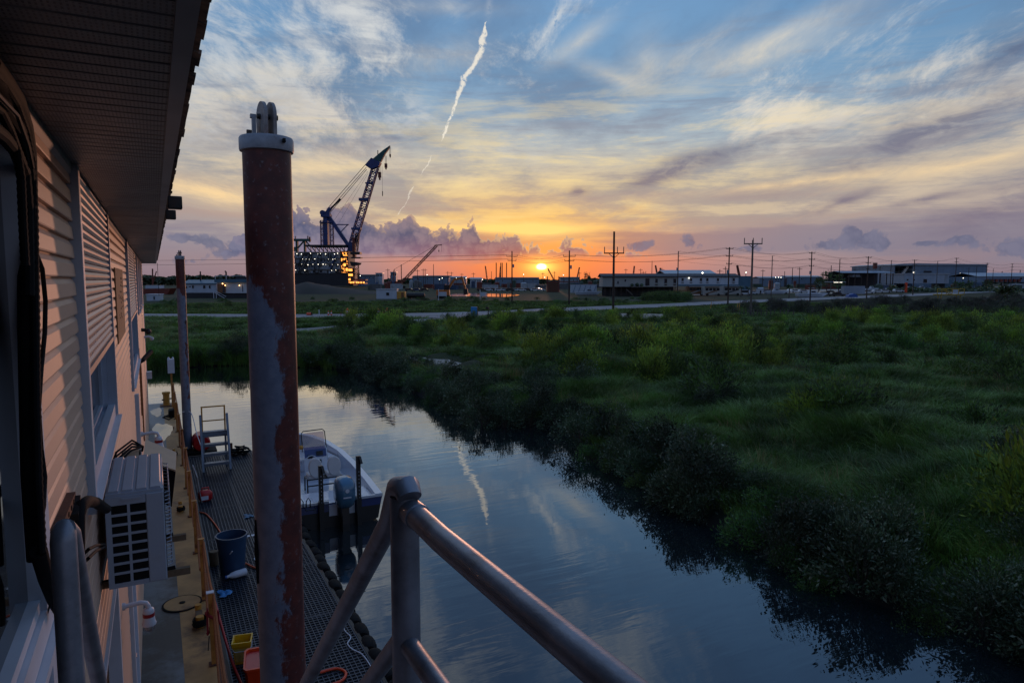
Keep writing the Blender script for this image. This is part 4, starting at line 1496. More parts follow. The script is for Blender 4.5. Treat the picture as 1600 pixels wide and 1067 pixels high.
# floodlight beyond the air conditioner
M_tan = mat('tan_visor', S(178, 152, 124), 0.5, 0, 0.08, 6)
fl = thing('floodlight', 'big black wall floodlight with a tan top behind the air conditioner', 'floodlight', (-.1, 6.7, 4.8))
hd = MB()
top4 = [Vector((-.14, 6.22, 5.03)), Vector((.095, 6.15, 4.925)), Vector((.115, 6.62, 4.965)), Vector((-.12, 6.72, 5.085))]
bot4 = [p + Vector((-.04, .05, -.30)) for p in top4]
hd.add(top4 + bot4, [(3, 2, 1, 0), (4, 5, 6, 7), (0, 1, 5, 4), (1, 2, 6, 5), (2, 3, 7, 6), (3, 0, 4, 7)])
hd.build('lamp_housing', M_black, fl)
vs = [p + Vector((0, 0, .006)) for p in top4]
MB().add(vs + [p + Vector((0, 0, .012)) for p in vs], [(3, 2, 1, 0), (4, 5, 6, 7), (0, 1, 5, 4), (1, 2, 6, 5), (2, 3, 7, 6), (3, 0, 4, 7)]).build('visor', M_tan, fl)
MB().box(-.30, -.16, 6.3, 6.62, 4.93, 5.04).build('gear_box', M_black, fl)
MB().box(-.29, -.17, 6.31, 6.61, 5.041, 5.05).build('gear_lid', M_tan, fl)
MB().bar((XW, 6.45, 4.98), (-.3, 6.45, 4.98), .06).bar((-.17, 6.45, 4.98), (-.12, 6.45, 4.98), .05).build('yoke', M_darksteel, fl)
cb = MB()
for k in range(4):
    cb.tube([(XW + .02, 6.1 + .1 * k, 4.95), (-.33, 6.2 + .06 * k, 5.03 + .02 * k), (-.22, 6.4 + .06 * k, 5.09 + .015 * k), (-.14, 6.55, 5.08), (-.15, 6.6, 5.03)], .009, 5)
cb.build('cable', M_black, fl)

# small fittings further along the wall
def fitting(name, label, cat, mb, m):
    return tag(mb.build(name, m), label, cat)
fitting('spot_lamp', 'black tube-shaped spot lamp sticking out of the wall beside the second shutter', 'lamp', MB().tube([(XW + .02, 17.6, 4.62), (XW + .10, 17.7, 4.66), (XW + .27, 18.3, 4.80)], [.04, .05, .055], 8), M_black)
fitting('security_camera', 'small dark bracket lamp above the black spot lamp on the wall', 'lamp', MB().tube([(XW, 22.4, 5.05), (XW + .15, 22.4, 5.05)], .05, 8).ball((XW + .2, 22.4, 5.0), .09, 8), M_darksteel)
fitting('gooseneck_lamp', 'white gooseneck lamp near the far corner of the wall', 'lamp', MB().tube([(XW, 27.0, 4.5), (XW + .15, 27.0, 4.52), (XW + .24, 27.0, 4.48)], .04, 8).ball((XW + .26, 27.0, 4.44), .07, 8), M_white)
fitting('junction_box', 'pale grey box fixed to the far corner of the wall', 'box', MB().box(XW + .03, XW + .2, 27.6, 27.9, 2.95, 3.2), M_white)
fitting('downpipe', 'white vertical downpipe on the siding behind the floodlight', 'pipe', MB().box(XW + .02, XW + .085, 13.5, 13.62, 3.2, 4.5), M_white)
fitting('conduit', 'thin conduit running down the siding from the black spot lamp', 'pipe', MB().tube([(XW + .035, 17.6, 4.95), (XW + .035, 17.6, 3.4)], .015, 6).tube([(XW + .035, 18.6, 4.6), (XW + .035, 18.6, 2.6)], .022, 6), M_rope)
for k, (yy, w, nm) in enumerate(((6.2, .105, 'larger'), (7.35, .09, 'smaller'))):
    t_ = thing('eave_lamp', nm + ' of the two grey box lamps hung on the eave edge', 'lamp', (.16, yy, ZS))
    MB().cbox((.125 + w / 2, yy, ZS - .005), w, .10, w * .95, .006).build('housing', M_darksteel, t_)
    MB().box(.10, .128, yy - .015, yy + .015, ZS + .02, ZS + .035).build('arm', M_darksteel, t_)
tag(MB().tube([(.15, 29.0, ZS), (.155, 29.0, 5.9)], .008, 4).build('hanging_cord', M_black), 'thin cord dangling from the far end of the eave', 'cord')

# ------------------------------------------------------------------ spuds (anchor piles)
def flaking(name, bias, amp):
  M_spud = bpy.data.materials.new(name)
  M_spud.use_nodes = True
  nt = M_spud.node_tree
  b = nt.nodes['Principled BSDF']
  t = nt.nodes.new('ShaderNodeTexCoord')
  v = V(nt, t.outputs['Object'])
  sp = nt.nodes.new('ShaderNodeSeparateXYZ')
  nt.links.new(v.s, sp.inputs[0])
  sx, sy, sz_ = (V(nt, sp.outputs[i]) for i in range(3))
  mp = nt.nodes.new('ShaderNodeMapping')
  mp.inputs['Scale'].default_value = (1, 1, .42)
  nt.links.new(v.s, mp.inputs[0])
  n_a = noise(nt, V(nt, mp.outputs[0]), 4.2, 10, 0.74)
  n_b = noise(nt, v, 9.0, 5, 0.6)
  oi = nt.nodes.new('ShaderNodeObjectInfo')
  side_ = (sx * math.cos(R(10)) - sy * math.sin(R(10))) * 4.6
  topk = (sz_ + 1.15).step(-.35, .55)
  rustm = ((n_a - 0.5) * amp + side_ * 1.15 + topk * 2.2 + (n_b - 0.5) * 0.8 + bias).step(-0.10, 0.16)
  paint = mix(nt, n_b.step(0.3, 0.7), S(98, 110, 130), S(120, 130, 148))
  rustc = mix(nt, n_b.step(0.35, 0.68), S(72, 30, 28), S(98, 42, 34))
  rustc = mix(nt, noise(nt, v, 22, 4, .6).step(.58, .72) * .5, rustc, S(128, 124, 130))
  nt.links.new(mix(nt, rustm, paint, rustc).s, b.inputs['Base Color'])
  b.inputs['Roughness'].default_value = 0.55
  bn = nt.nodes.new('ShaderNodeBump')
  bn.inputs['Strength'].default_value = 0.35
  bn.inputs['Distance'].default_value = 0.006
  nt.links.new((rustm * -0.6 + n_b * 0.5).s, bn.inputs['Height'])
  nt.links.new(bn.outputs[0], b.inputs['Normal'])
  return M_spud


M_spud = flaking('flaking_pile_paint', -0.10, 3.2)
M_spud2 = flaking('flaking_grey_pile_paint', -0.62, 3.4)
M_cap = mat('cap_plate', S(142, 146, 154), 0.5, 0.1, 0.2, 8, 0.2, 30, c2=S(92, 66, 54), cut=(0.54, 0.7))
M_sheave = mat('rusty_sheave', S(142, 136, 134), 0.6, 0.3, 0.25, 8, 0.2, 40, c2=S(96, 50, 36), cut=(0.46, 0.66))

def spud(label, loc, r_, ztop, big):
    t_ = thing('spud_pile', label, 'pile', loc, 0, 'spud piles')
    ring, fsx = [], []
    m_ = MB()
    prof = [(r_, -2.0)]
    zz = -1.0
    while zz < ztop - .1:
        prof.append((r_ * (1 + float(rng.uniform(-.004, .004))), zz))
        zz += .6
    prof.append((r_, ztop - .02))
    m_.lathe([(a_, z_ - ztop) for a_, z_ in prof], 40)
    o = m_.build('pile_tube', M_spud if big else M_spud2, t_, 50, False)
    o.location = (0, 0, ztop)
    k = r_ / .2
    cp = MB().lathe([(r_ * 1.03, ztop - .02), (r_ * 1.10, ztop - .015), (r_ * 1.12, ztop), (r_ * 1.12, ztop + .085), (r_ * 1.08, ztop + .10), (r_ * .2, ztop + .105)], 36).build('cap', M_cap, t_, 40, False)
    a_ = R(8)
    sh = MB()
    for off in (-.030, .042):
        c0 = Vector((off * k * 1.0, 0, ztop + .27 * k))
        d_ = Vector((math.cos(a_), math.sin(a_), 0))
        u_ = Vector((-math.sin(a_), math.cos(a_), 0))
        n_ = 20
        rr = .135 * k
        for w_ in (-.018,):
            pts1, pts2 = [], []
            outline = [(rr * math.cos(t2) * .95, rr * math.sin(t2)) for t2 in np.linspace(-.25, math.pi + .25, n_)]
            outline = [(-rr * .9, -.17 * k)] + outline[::-1] + [(rr * .9, -.17 * k)]
            outline = outline[::-1]
            for s_, zz in outline:
                pts1.append(c0 + u_ * s_ + Vector((0, 0, zz)) - d_ * .014 * k)
                pts2.append(c0 + u_ * s_ + Vector((0, 0, zz)) + d_ * .014 * k)
            m2 = len(pts1)
            sh.add(pts1 + pts2, [tuple(range(m2)), tuple(range(2 * m2 - 1, m2 - 1, -1))] + [(i, i + m2, (i + 1) % m2 + m2, (i + 1) % m2) for i in range(m2)])
    sh.build('sheave_plate', M_sheave, t_, None, False)
    MB().tube([(-.07 * k, 0, ztop + .28 * k), (.10 * k, 0, ztop + .28 * k)], .022 * k, 10).build('axle', M_darksteel, t_, 40, False)
    MB().cbox((-.095 * k, .02, ztop + .19 * k), .03 * k, .06 * k, .18 * k).cbox((-.10 * k, .02, ztop + .28 * k), .045 * k, .05 * k, .03 * k).build('lug', M_cap, t_, None, False)
    MB().cbox((-.14 * k, -.02, ztop + .125), .04 * k, .04 * k, .05).build('bolt', M_darksteel, t_, None, False)
    MB().cbox((.11 * k, -r_ * 1.06, ztop + .055), .022 * k, .05, .03).build('cap_hole', M_black, t_, None, False)
    if big:
        MB().tube([(-r_ * .98, -.05, 3.85), (-r_ * 1.01, -.06, 4.15), (-r_ * .99, -.04, 4.42)], [.012, .02, .01], 6).build('torn_seam', M_black, t_, None, False)
    else:
        MB().tube([(r_ * .7, -r_ * .72, 4.98), (r_ * .74, -r_ * .74, 4.98)], .07, 10).build('pin_hole', M_black, t_, None, False)
    return t_
spud('huge flaking red and grey pile with twin sheaves on its cap, in front', (.895, 6.2, 0), .197, 7.59, True)
spud('slender flaking pile standing at the far end of the barge deck', (.86, 27.2, 0), .15, 7.24, False)

# ------------------------------------------------------------------ things on the barge deck
M_puddle = mat('puddle_water', S(40, 42, 44), 0.02, 0, 0, 1, spec=0.9)
for cx_, cy_, rx, ry, nm in ((-.12, 31.2, .2, 1.0, 'round'), (.06, 27.2, .32, 1.5, 'long')):
    pts = []
    for k in range(26):
        t_ = 2 * math.pi * k / 26
        q = 1 + .16 * math.sin(3 * t_ + cx_ * 9) + .09 * math.sin(7 * t_)
        pts.append((cx_ + rx * q * math.cos(t_), cy_ + ry * q * math.sin(t_), 1.102))
    tag(MB().add(pts, [tuple(range(26))]).build('puddle', M_puddle), nm + ' rain puddle mirroring the sky on the barge deck', 'puddle', kind='structure')
bo = thing('bollard', 'yellow drum-shaped mooring bollard at the far corner of the barge deck', 'bollard', (.30, 32.6, 1.1))
for xx in (.27,):
    MB().lathe([(.13, 0), (.13, .50), (.16, .51), (.16, .60), (.05, .62)], 14, (xx - .30, 0, 0)).build('drum', M_yellow, bo, 40, False)
MB().box(-.28, .32, -.25, .3, 0, .03).build('base', M_rust, bo, None, False)
MB().tube([(-.2, -.1, .28), (.3, .1, .3)], .03, 8).build('cross_bar', M_darksteel, bo, None, False)
pd = thing('power_pedestal', 'pale grey shore power box on a post behind the second pile', 'electrical box', (.50, 32.2, 1.1))
MB().bar((0, 0, 0), (0, 0, 1.45), .07).build('post', M_post, pd, None, False)
MB().box(-.13, .13, -.1, .1, 1.45, 2.05, .01).build('cabinet', M_white, pd, None, False)
for xx in (-.08, .08):
    MB().ball((xx, 0, 2.09), .045, 8).build('bulb_cover', M_white, pd, 60, False)
mh = thing('manhole_cover', 'round rusty-rimmed hatch cover set in the deck by the air conditioner', 'hatch', (.20, 12.3, 1.1))
MB().lathe([(.30, -.005), (.31, .012), (.285, .014)], 32).build('rim', M_black, mh, 30, False)
MB().lathe([(.278, .0), (.278, .017), (.05, .02)], 32).build('cover', M_deckyellow, mh, 30, False)
MB().lathe([(.045, .018), (.05, .026), (.02, .028)], 12).build('handle_recess', M_black, mh, 30, False)
ct = thing('cleat', 'yellow deck cleat wrapped with a dark rope coil beside the railing', 'cleat', (.42, 11.35, 1.1))
MB().tube([(0, -.02, 0), (0, -.02, .17)], .06, 12).tube([(0, .42, 0), (0, .42, .17)], .05, 12).build('horn', M_yellow, ct, 40, False)
MB().box(-.05, .05, .02, .36, .005, .10).build('block', M_wood, ct, None, False)
cl = MB()
pts = []
for k in range(60):
    t_ = k * .55
    pts.append(((.10 + .012 * math.sin(k * 1.7)) * math.cos(t_), -.02 + (.11 + .01 * math.cos(k)) * math.sin(t_), .03 + k * .0018))
cl.tube(pts, .016, 6).build('rope_coil', M_black, ct, 60, False)
for yy, nm in ((21.9, 'second'), (16.2, 'first')):
    c2_ = dup(ct, (.34, yy + 1.2, 1.1), 0, 'yellow deck cleat with rope, ' + nm + ' beyond the near one along the railing', .8)
sr = thing('ratchet_strap', 'crimson webbing strap wound round the nearest tall railing post', 'strap', (.53, 10.1, 1.55))
M_crim = mat('crimson_webbing', S(122, 22, 34), 0.8, 0, 0.2, 20)
MB().tube([(.075 * math.cos(t_), .075 * math.sin(t_) - .02, .16 + .16 * math.sin(t_ * .5)) for t_ in np.linspace(0, 9, 26)], .022, 6).build('winding', M_crim, sr, 60, False)
MB().bar((-.07, -.05, .02), (-.06, -.06, .40), .05, .02).bar((.07, -.05, .05), (.08, -.06, .34), .05, .02).build('loop', M_crim, sr, None, False)
MB().bar((-.05, -.06, .0), (-.07, -.06, -.2), .03, .01).bar((.03, -.06, .0), (.06, -.07, -.18), .03, .01).build('tail', M_black, sr, None, False)
tag(MB().tube([(.30, 30.2, 1.12), (.1, 29.8, 1.115), (.3, 29.2, 1.115), (.42, 29.6, 1.12), (.15, 30.0, 1.12)], .025, 6).build('mooring_line', M_black), 'dark mooring line lying in a loose loop past the puddles', 'rope')
tag(MB().cbox((.42, 29.9, 1.25), .25, .5, .3, .05).build('tarp_heap', M_black), 'small dark heap of tarp against the far railing', 'tarp')

# ------------------------------------------------------------------ floating dock
M_grate = mat('steel_grating', S(56, 64, 78), 0.45, 0.5, 0.2, 3)
M_float = mat('float_plastic', S(20, 21, 24), 0.6, 0, 0.2, 2)
dock = thing('floating_dock', 'dark floating dock of grated walkway panels between the barge and the boat', 'dock', (1.85, 16.0, 0.0))
MB().box(.80, 2.84, 5.0, 25.6, -.2, .30).build('float', M_float, dock)
y = 5.0
k = 0
while y < 25.4:
    y2 = min(y + 2.42, 25.6)
    for x0_, x1_ in ((.80, 1.80), (1.82, 2.84)):
        g_ = MB()
        g_.box(x0_, x0_ + .02, y, y2 - .02, .36, .402).box(x1_ - .02, x1_, y, y2 - .02, .36, .402).box(x0_ + .02, x1_ - .02, y, y + .02, .36, .402).box(x0_ + .02, x1_ - .02, y2 - .04, y2 - .02, .36, .402)
        n_ = int((x1_ - x0_) / .075)
        for i in range(1, n_):
            xx = x0_ + i * (x1_ - x0_) / n_
            g_.box(xx - .006, xx + .006, y + .02, y2 - .04, .380, .400)
        n_ = int((y2 - y) / .085)
        for i in range(1, n_):
            yy = y + i * (y2 - y) / n_
            g_.box(x0_ + .02, x1_ - .02, yy - .010, yy + .010, .378, .3985)
        g_.build('grating_panel', M_grate, dock)
    y = y2
MB().box(.76, .80, 5.0, 25.6, -.1, .42).box(2.84, 2.90, 5.0, 25.6, -.1, .41).box(.80, 2.84, 25.6, 25.7, -.1, .42).build('edge_beam', M_darksteel, dock)
pm_ = MB()
for k in range(14):
    pm_.box(1.9 + .12 * (k % 3) - .2, 1.98 + .12 * (k % 3) - .2, 12.4 + .75 * (k // 2), 12.52 + .75 * (k // 2), .4035, .4045)
pm_.build('anti_slip_pad', M_white, dock)
# rolling tyre fenders threaded along the outer edge
fd = thing('tyre_fender', 'black tyre threaded on the outer edge of the floating dock', 'tyre fender', (2.97, 8.0, .31), 0, 'tyre fenders along the dock edge')
tp = MB()
prof = []
for k in range(13):
    a_ = math.pi * k / 12
    prof.append((.075 + .065 * math.sin(a_) ** .6 + (.008 if k % 2 else 0), -.20 * math.cos(a_)))
tp.lathe(prof, 22)
tp.v = [(p[0], p[2], p[1]) for p in tp.v]
tp.f = [tuple(reversed(q)) for q in tp.f]
tp.build('tread', M_black, fd, 40, False)
for k in range(1, 20):
    dup(fd, (2.97 + float(rng.uniform(-.02, .02)), 8.0 + k * .49, .31 + float(rng.uniform(-.03, .02))), float(rng.uniform(-.12, .12)))

# ------------------------------------------------------------------ things on the dock
M_barrel = mat('dark_blue_plastic', S(40, 66, 96), 0.4, 0, 0.1, 3)
def bucket_shape(r0, r1, h, n=28, wall=.012):
    return [(r0, 0), (r1 * .985, h - .05), (r1 * 1.04, h - .045), (r1 * 1.05, h), (r1 - wall, h), (r0 - wall, .02)]
tb = thing('trash_can', 'big dark blue plastic tub with a rope handle standing on the dock', 'tub', (1.22, 15.0, .40))
MB().lathe(bucket_shape(.235, .30, .78), 30).build('tub_body', M_barrel, tb, 40, False)
MB().lathe([(.300, .775), (.318, .778), (.318, .80), (.292, .80), (.292, .78)], 30, cap=False).build('rim', M_barrel, tb, 40, False)
MB().tube(sag((-.28, -.05, .55), (-.02, -.30, .55), .12, 8), .012, 6).build('handle', M_white, tb, None, False)
tag(MB().lathe([(.09, 0), (.10, .28), (.085, .30)], 16, (.90, 15.55, .40)).build('tan_can', M_wood, smooth=40), 'tan cylindrical can standing beside the dark blue tub', 'can')
bt = thing('white_bottle', 'white plastic bottle lying in front of the dark blue tub', 'bottle', (1.26, 14.62, .48), R(15))
MB().tube([(.20, 0, 0), (.19, 0, 0), (-.02, 0, 0), (-.10, 0, 0), (-.16, 0, 0), (-.2, 0, 0)], [.05, .075, .075, .06, .03, .03], 14).build('bottle_body', M_white, bt, 50, False)
MB().tube([(-.2, 0, 0), (-.235, 0, 0)], .034, 12).build('cap', mat('blue_cap', S(60, 90, 150), .4), bt, 50, False)
M_bluerag = mat('blue_nitrile', S(40, 120, 180), 0.5, 0, 0.1, 20)
def rag(name, label, c, s_, m_):
    g = np.random.default_rng(int(c[1] * 10))
    rows = []
    for i in range(9):
        r2 = []
        for j in range(9):
            u_, w_ = (i - 4) / 4, (j - 4) / 4
            q = 1 + .25 * math.sin(3 * math.atan2(w_, u_ + 1e-6) + c[0])
            r2.append((c[0] + u_ * s_ * q, c[1] + w_ * s_ * q * 1.3, c[2] + .012 + .05 * s_ / .15 * abs(math.sin(u_ * 3.1) * math.cos(w_ * 2.3)) * float(g.uniform(.6, 1))))
        rows.append(r2)
    return tag(MB().sheet(rows).build(name, m_, smooth=60), label, 'glove')
rag('crumpled_glove', 'bright blue crumpled glove lying by the railing on the dock', (.98, 13.95, .40), .11, M_bluerag)
rag('dropped_glove', 'small dull blue glove lying on the dock beside the big pile', (1.92, 18.4, .40), .10, mat('dull_blue_nitrile', S(56, 104, 136), 0.6))
M_pail = mat('yellow_plastic', S(216, 168, 24), 0.4, 0, 0.06, 6)
M_paillabel = mat('pail_label', S(196, 178, 96), 0.6, 0, 0.25, 9, c2=S(60, 60, 50), cut=(.55, .62))
py = thing('yellow_pail', 'square yellow plastic pail with a printed label on the near end of the dock', 'pail', (1.02, 11.3, .40), R(-12))
sq = []
for s_, z_ in ((.105, 0), (.13, .30), (.142, .30), (.142, .335), (.148, .34), (.148, .37), (.128, .37), (.095, .03)):
    sq.append([(s_ * a_, s_ * b_, z_) for a_, b_ in ((-1, -1), (1, -1), (1, 1), (-1, 1), (-1, -1))])
MB().sheet(sq).add([(-.095, -.095, .03), (.095, -.095, .03), (.095, .095, .03), (-.095, .095, .03)], [(0, 1, 2, 3)]).build('pail_body', M_pail, py, 20, False)
lb = MB()
for a_ in range(2):
    lb.add([(-.09, -.1095, .04), (.09, -.1095, .04), (.112, -.1285, .265), (-.112, -.1285, .265)], [(0, 1, 2, 3)]) if a_ == 0 else lb.add([(.1095, -.09, .04), (.1095, .09, .04), (.1285, .112, .265), (.1285, -.112, .265)], [(0, 1, 2, 3)])
lb.build('label', M_paillabel, py, None, False)
pp = MB()
for dx_, dz_, r2 in ((0, .14, .03), (-.03, .185, .014), (-.01, .20, .014), (.015, .20, .014), (.035, .185, .014)):
    pp.tube([(.122 + dz_ * .0, dx_, dz_), (.127, dx_, dz_)], r2, 10)
pp.build('paw_print', M_black, py, None, False)
MB().tube([(-.145, 0, .33), (-.15, -.10, .27), (-.1, -.17, .24), (.1, -.17, .24), (.15, -.10, .27), (.145, 0, .33)], .006, 5).build('handle', M_white, py, None, False)
rt = thing('red_tote', 'orange-red plastic tote at the foot of the big pile', 'tote', (1.17, 10.55, .40), R(-8), None, 1.2)
sq = []
for s_, z_ in ((.17, 0), (.20, .30), (.215, .30), (.215, .33), (.19, .33), (.16, .02)):
    sq.append([(s_ * a_ * .8, s_ * b_ * 1.25, z_) for a_, b_ in ((-1, -.8), (-.8, -1), (.8, -1), (1, -.8), (1, .8), (.8, 1), (-.8, 1), (-1, .8), (-1, -.8))])
MB().sheet(sq).build('tote_body', M_orange, rt, 30, False)
MB().box(-.15, .15, -.22, .22, .26, .3).build('contents', M_red, rt, None, False)
jc = thing('fuel_jug', 'red fuel jug with a white label lying on the dock past the tub', 'fuel can', (1.02, 20.3, .40), R(10))
MB().box(-.17, .17, -.13, .13, 0, .30, .06).build('jug_body', M_red, jc, 50, False)
MB().box(-.14, .05, -.138, -.128, .06, .17).build('label', M_white, jc, None, False)
MB().tube([(-.08, 0, .29), (-.08, 0, .37), (.09, 0, .37), (.09, 0, .29)], .018, 8).build('handle', M_red, jc, 50, False)
tag(MB().tube([(.92, 20.1, .42), (.84, 19.6, .95), (.80, 19.3, 1.35), (.70, 19.3, 1.7)], .012, 6).build('painter_line', M_white), 'white line tied from the red jug up to the railing', 'rope')
M_hose = mat('red_hose', S(178, 34, 30), 0.45, 0, 0.1, 10)
M_hoseo = mat('orange_hose', S(200, 84, 50), 0.5, 0, 0.1, 10)
def lay(name, label, pts, r_, m_, cat='hose'):
    """tube through smooth points"""
    P_ = [Vector(p) for p in pts]
    out = []
    for i in range(len(P_) - 1):
        p0, p1, p2, p3 = P_[max(i - 1, 0)], P_[i], P_[i + 1], P_[min(i + 2, len(P_) - 1)]
        for k in range(6):
            t_ = k / 6
            out.append(0.5 * ((2 * p1) + (p2 - p0) * t_ + (2 * p0 - 5 * p1 + 4 * p2 - p3) * t_ * t_ + (3 * p1 - p0 - 3 * p2 + p3) * t_ ** 3))
    out.append(P_[-1])
    return tag(MB().tube(out, r_, 8).build(name, m_, smooth=60), label, cat)
zd = .425
lay('red_hose', 'red hose sweeping from the railing past the yellow pail', [(.66, 12.9, 1.05), (.72, 12.3, .9), (.80, 11.6, .62), (.88, 11.0, zd), (1.0, 10.2, zd), (1.35, 9.4, zd), (1.9, 9.0, zd)], .022, M_hose)
q = [atz(500, 1050, zd), atz(525, 1044, zd), atz(540, 1050, zd), atz(535, 1062, zd), atz(515, 1070, zd), atz(490, 1078, zd)]
lay('hose_loop', 'orange-red hose loop lying near the tyre fenders', q, .022, M_orange)
q = [atz(312, 800, zd), atz(322, 803, zd), atz(333, 815, zd), atz(342, 828, zd), atz(350, 842, zd), atz(365, 872, zd), atz(384, 880, zd), atz(400, 887, zd), atz(420, 889, zd)]
lay('orange_hose', 'orange hose snaking behind the dark blue tub', q, .02, M_hoseo)
q = [atz(534, 972, zd), atz(539, 985, zd), atz(548, 995, zd), atz(543, 1005, zd), atz(551, 1014, zd), atz(566, 1022, zd), atz(580, 1042, zd), atz(586, 1060, zd)]
lay('white_rope', 'thin white rope trailing across the dock to the tyre fenders', q, .010, M_white, 'rope')
by = thing('red_buoy', 'small round red buoy bobbing against the tyre fenders', 'buoy', (3.30, 10.4, .30))
MB().ball((0, 0, 0), .10, 14).build('float_ball', M_red, by, 60, False)
MB().tube([(0, 0, .09), (0, 0, .14)], .02, 8).build('eye', M_black, by, None, False)

# steps at the far end of the dock
M_alu = mat('dull_aluminium', S(112, 124, 138), 0.45, 0.5, 0.12, 5)
sp_ = thing('boarding_steps', 'grey metal boarding steps with ochre hoop rail at the far end of the dock', 'steps', (1.55, 23.6, .40))
for xx in (-.40, .40):
    MB().bar((xx, -.25, 0), (xx, .42, 1.72), .065, .14).build('side_rail', M_alu, sp_, None, False)
    MB().bar((xx * .86, .55, 0), (xx * .86, .55, 1.98), .045).build('rear_post', M_yellow, sp_, None, False)
for k in range(4):
    yy, zz = -.18 + k * .19, .22 + k * .27
    MB().box(-.375, .375, yy - .08, yy + .14, zz - .03, zz + .05).build('tread', M_alu, sp_, None, False)
MB().box(-.39, .39, .40, .62, 1.06, 1.16).build('platform', M_alu, sp_, None, False)
MB().bar((-.37, .55, 1.96), (.37, .55, 1.96), .04).bar((-.37, .55, 1.50), (.37, .55, 1.50), .035).build('hoop_rail', M_yellow, sp_, None, False)
MB().box(-.36, -.30, .3, .36, 0, 1.06).box(.30, .36, .3, .36, 0, 1.06).build('leg', M_alu, sp_, None, False)
rb = thing('red_barrel', 'dull red barrel float wedged beside the second pile', 'barrel', (1.28, 26.9, .35))
MB().tube([(0, -.4, .3), (0, -.36, .3), (0, .36, .3), (0, .4, .3)], [.26, .30, .30, .26], 20).build('drum', M_red, rb, 40, False)
MB().box(-.5, .5, -.5, .5, -.1, .02).build('float_block', M_black, rb, None, False)
jp = thing('rope_heap', 'tangle of dark rope and a short post on the far dock edge', 'rope', (2.45, 25.2, .40))
for k in range(5):
    pts = [(.35 * math.cos(t_ + k) * (.6 + .3 * math.sin(2 * t_)), .25 * math.sin(t_ + k), .05 + .05 * k + .03 * math.sin(3 * t_)) for t_ in np.linspace(0, 6.2, 16)]
    MB().tube(pts, .03, 6).build('coil', M_black, jp, 60, False)
MB().bar((-.3, .1, 0), (-.3, .1, .42), .10).build('stub_post', M_rust, jp, None, False)
lay('dock_line', 'dark mooring line drooping from the steps to the rope heap', [(1.98, 24.0, .95), (2.1, 24.5, .72), (2.3, 25.0, .6)], .015, M_black, 'rope')
lay('pile_line', 'pale line tied round the second pile and down to the steps', [(.72, 27.05, 1.75), (1.0, 26.95, 1.7), (1.1, 25.6, 1.2), (1.2, 24.2, .9)], .014, M_white, 'rope')

# ------------------------------------------------------------------ bay boat
M_gel = mat('white_gelcoat', S(196, 202, 212), 0.2, 0, 0.03, 2, coat=0.4)
M_blueg = mat('blue_gelcoat', S(20, 38, 100), 0.2, 0, 0.05, 2, coat=0.5)
M_cush = mat('white_vinyl', S(186, 186, 186), 0.45, 0, 0.05, 5)
M_teal = mat('outboard_grey_blue', S(70, 112, 140), 0.25, 0.2, 0.06, 3, coat=0.5)
boat = thing('bay_boat', 'white and blue centre console fishing boat moored stern towards the camera', 'boat', (4.18, 17.75, 0.0), R(-1.2))
# stations along the hull: y, half beam at rail, half beam at chine, rail height
ST = [(0, 1.10, .98, .72), (1.5, 1.16, 1.02, .74), (3.2, 1.18, 1.0, .78), (4.8, 1.10, .84, .84), (6.0, .86, .52, .92), (6.8, .50, .22, .98), (7.25, .06, .02, 1.02)]
hu = MB()
bl = MB()
bk_ = MB()
for s_ in (-1, 1):
    rows_w, rows_b, rows_k = [], [], []
    for y_, hb, hc, hz in ST:
        mx, mz = s_ * (hb * .55 + hc * .45), .40 * (hz / .72) + .02
        rows_w.append([(s_ * (hb - .20), y_, hz - .03), (s_ * (hb - .19), y_, hz), (s_ * hb, y_, hz), (s_ * (hb + .015), y_, hz - .03), (s_ * (hb - .005), y_, hz - .075)])
        rows_b.append([(s_ * (hb - .005), y_, hz - .075), (mx, y_, mz)])
        rows_k.append([(mx, y_, mz), (s_ * hc, y_, .06), (s_ * hc * .5, y_, -.12), (0, y_, -.28)])
    if s_ < 0:
        rows_w = rows_w[::-1]
        rows_b = rows_b[::-1]
        rows_k = rows_k[::-1]
    hu.sheet(rows_w)
    bl.sheet(rows_b)
    bk_.sheet(rows_k)
hu.build('gunwale', M_gel, boat, 40, False)
bl.add([(-1.10, 0, .645), (1.10, 0, .645), (1.04, 0, .42), (-1.04, 0, .42)], [(3, 2, 1, 0)])
bk_.add([(-1.04, 0, .42), (1.04, 0, .42), (.98, 0, .06), (0, 0, -.28), (-.98, 0, .06)], [(4, 3, 2, 1, 0)])
bk_.build('bottom_paint', M_blackgloss, boat, 50, False)
bl.build('hull', M_blueg, boat, 50, False)
inn = MB()
rws = []
for y_, hb, hc, hz in ST:
    hbi = max(hb - .19, .02)
    fl_ = .60 if y_ < 1.2 else (.26 if y_ < 5 else .62)
    rws.append((y_, hbi, hz, fl_))
for s_ in (-1, 1):
    inn.sheet([[(s_ * hbi, y_, hz - .004), (s_ * (hbi - .02), y_, .22)] for y_, hbi, hz, fl_ in (rws if s_ > 0 else rws[::-1])])
inn.build('inner_liner', M_gel, boat, None, False)
MB().box(-.97, .97, 1.25, 5.0, .2, .26).build('cockpit_sole', M_gel, boat, None, False)
MB().box(-.93, .93, .02, 1.25, .2, .60, .02).build('casting_deck', M_gel, boat, None, False)
MB().prism([(-.86, 4.7), (.86, 4.7), (.62, 5.9), (.30, 6.7), (-.30, 6.7), (-.62, 5.9)], .3, .66, 'z').build('bow_deck', M_gel, boat, None, False)
MB().box(-1.10, -.34, -.03, .03, .645, .71).box(.34, 1.10, -.03, .03, .645, .71).box(-.34, .34, -.03, .03, .3, .60).build('transom', M_gel, boat, None, False)
for x_, y_ in ((-.45, .6), (.45, .6)):
    MB().box(x_ - .2, x_ + .2, y_ - .22, y_ + .22, .602, .612).build('deck_hatch', M_gel, boat, None, False)
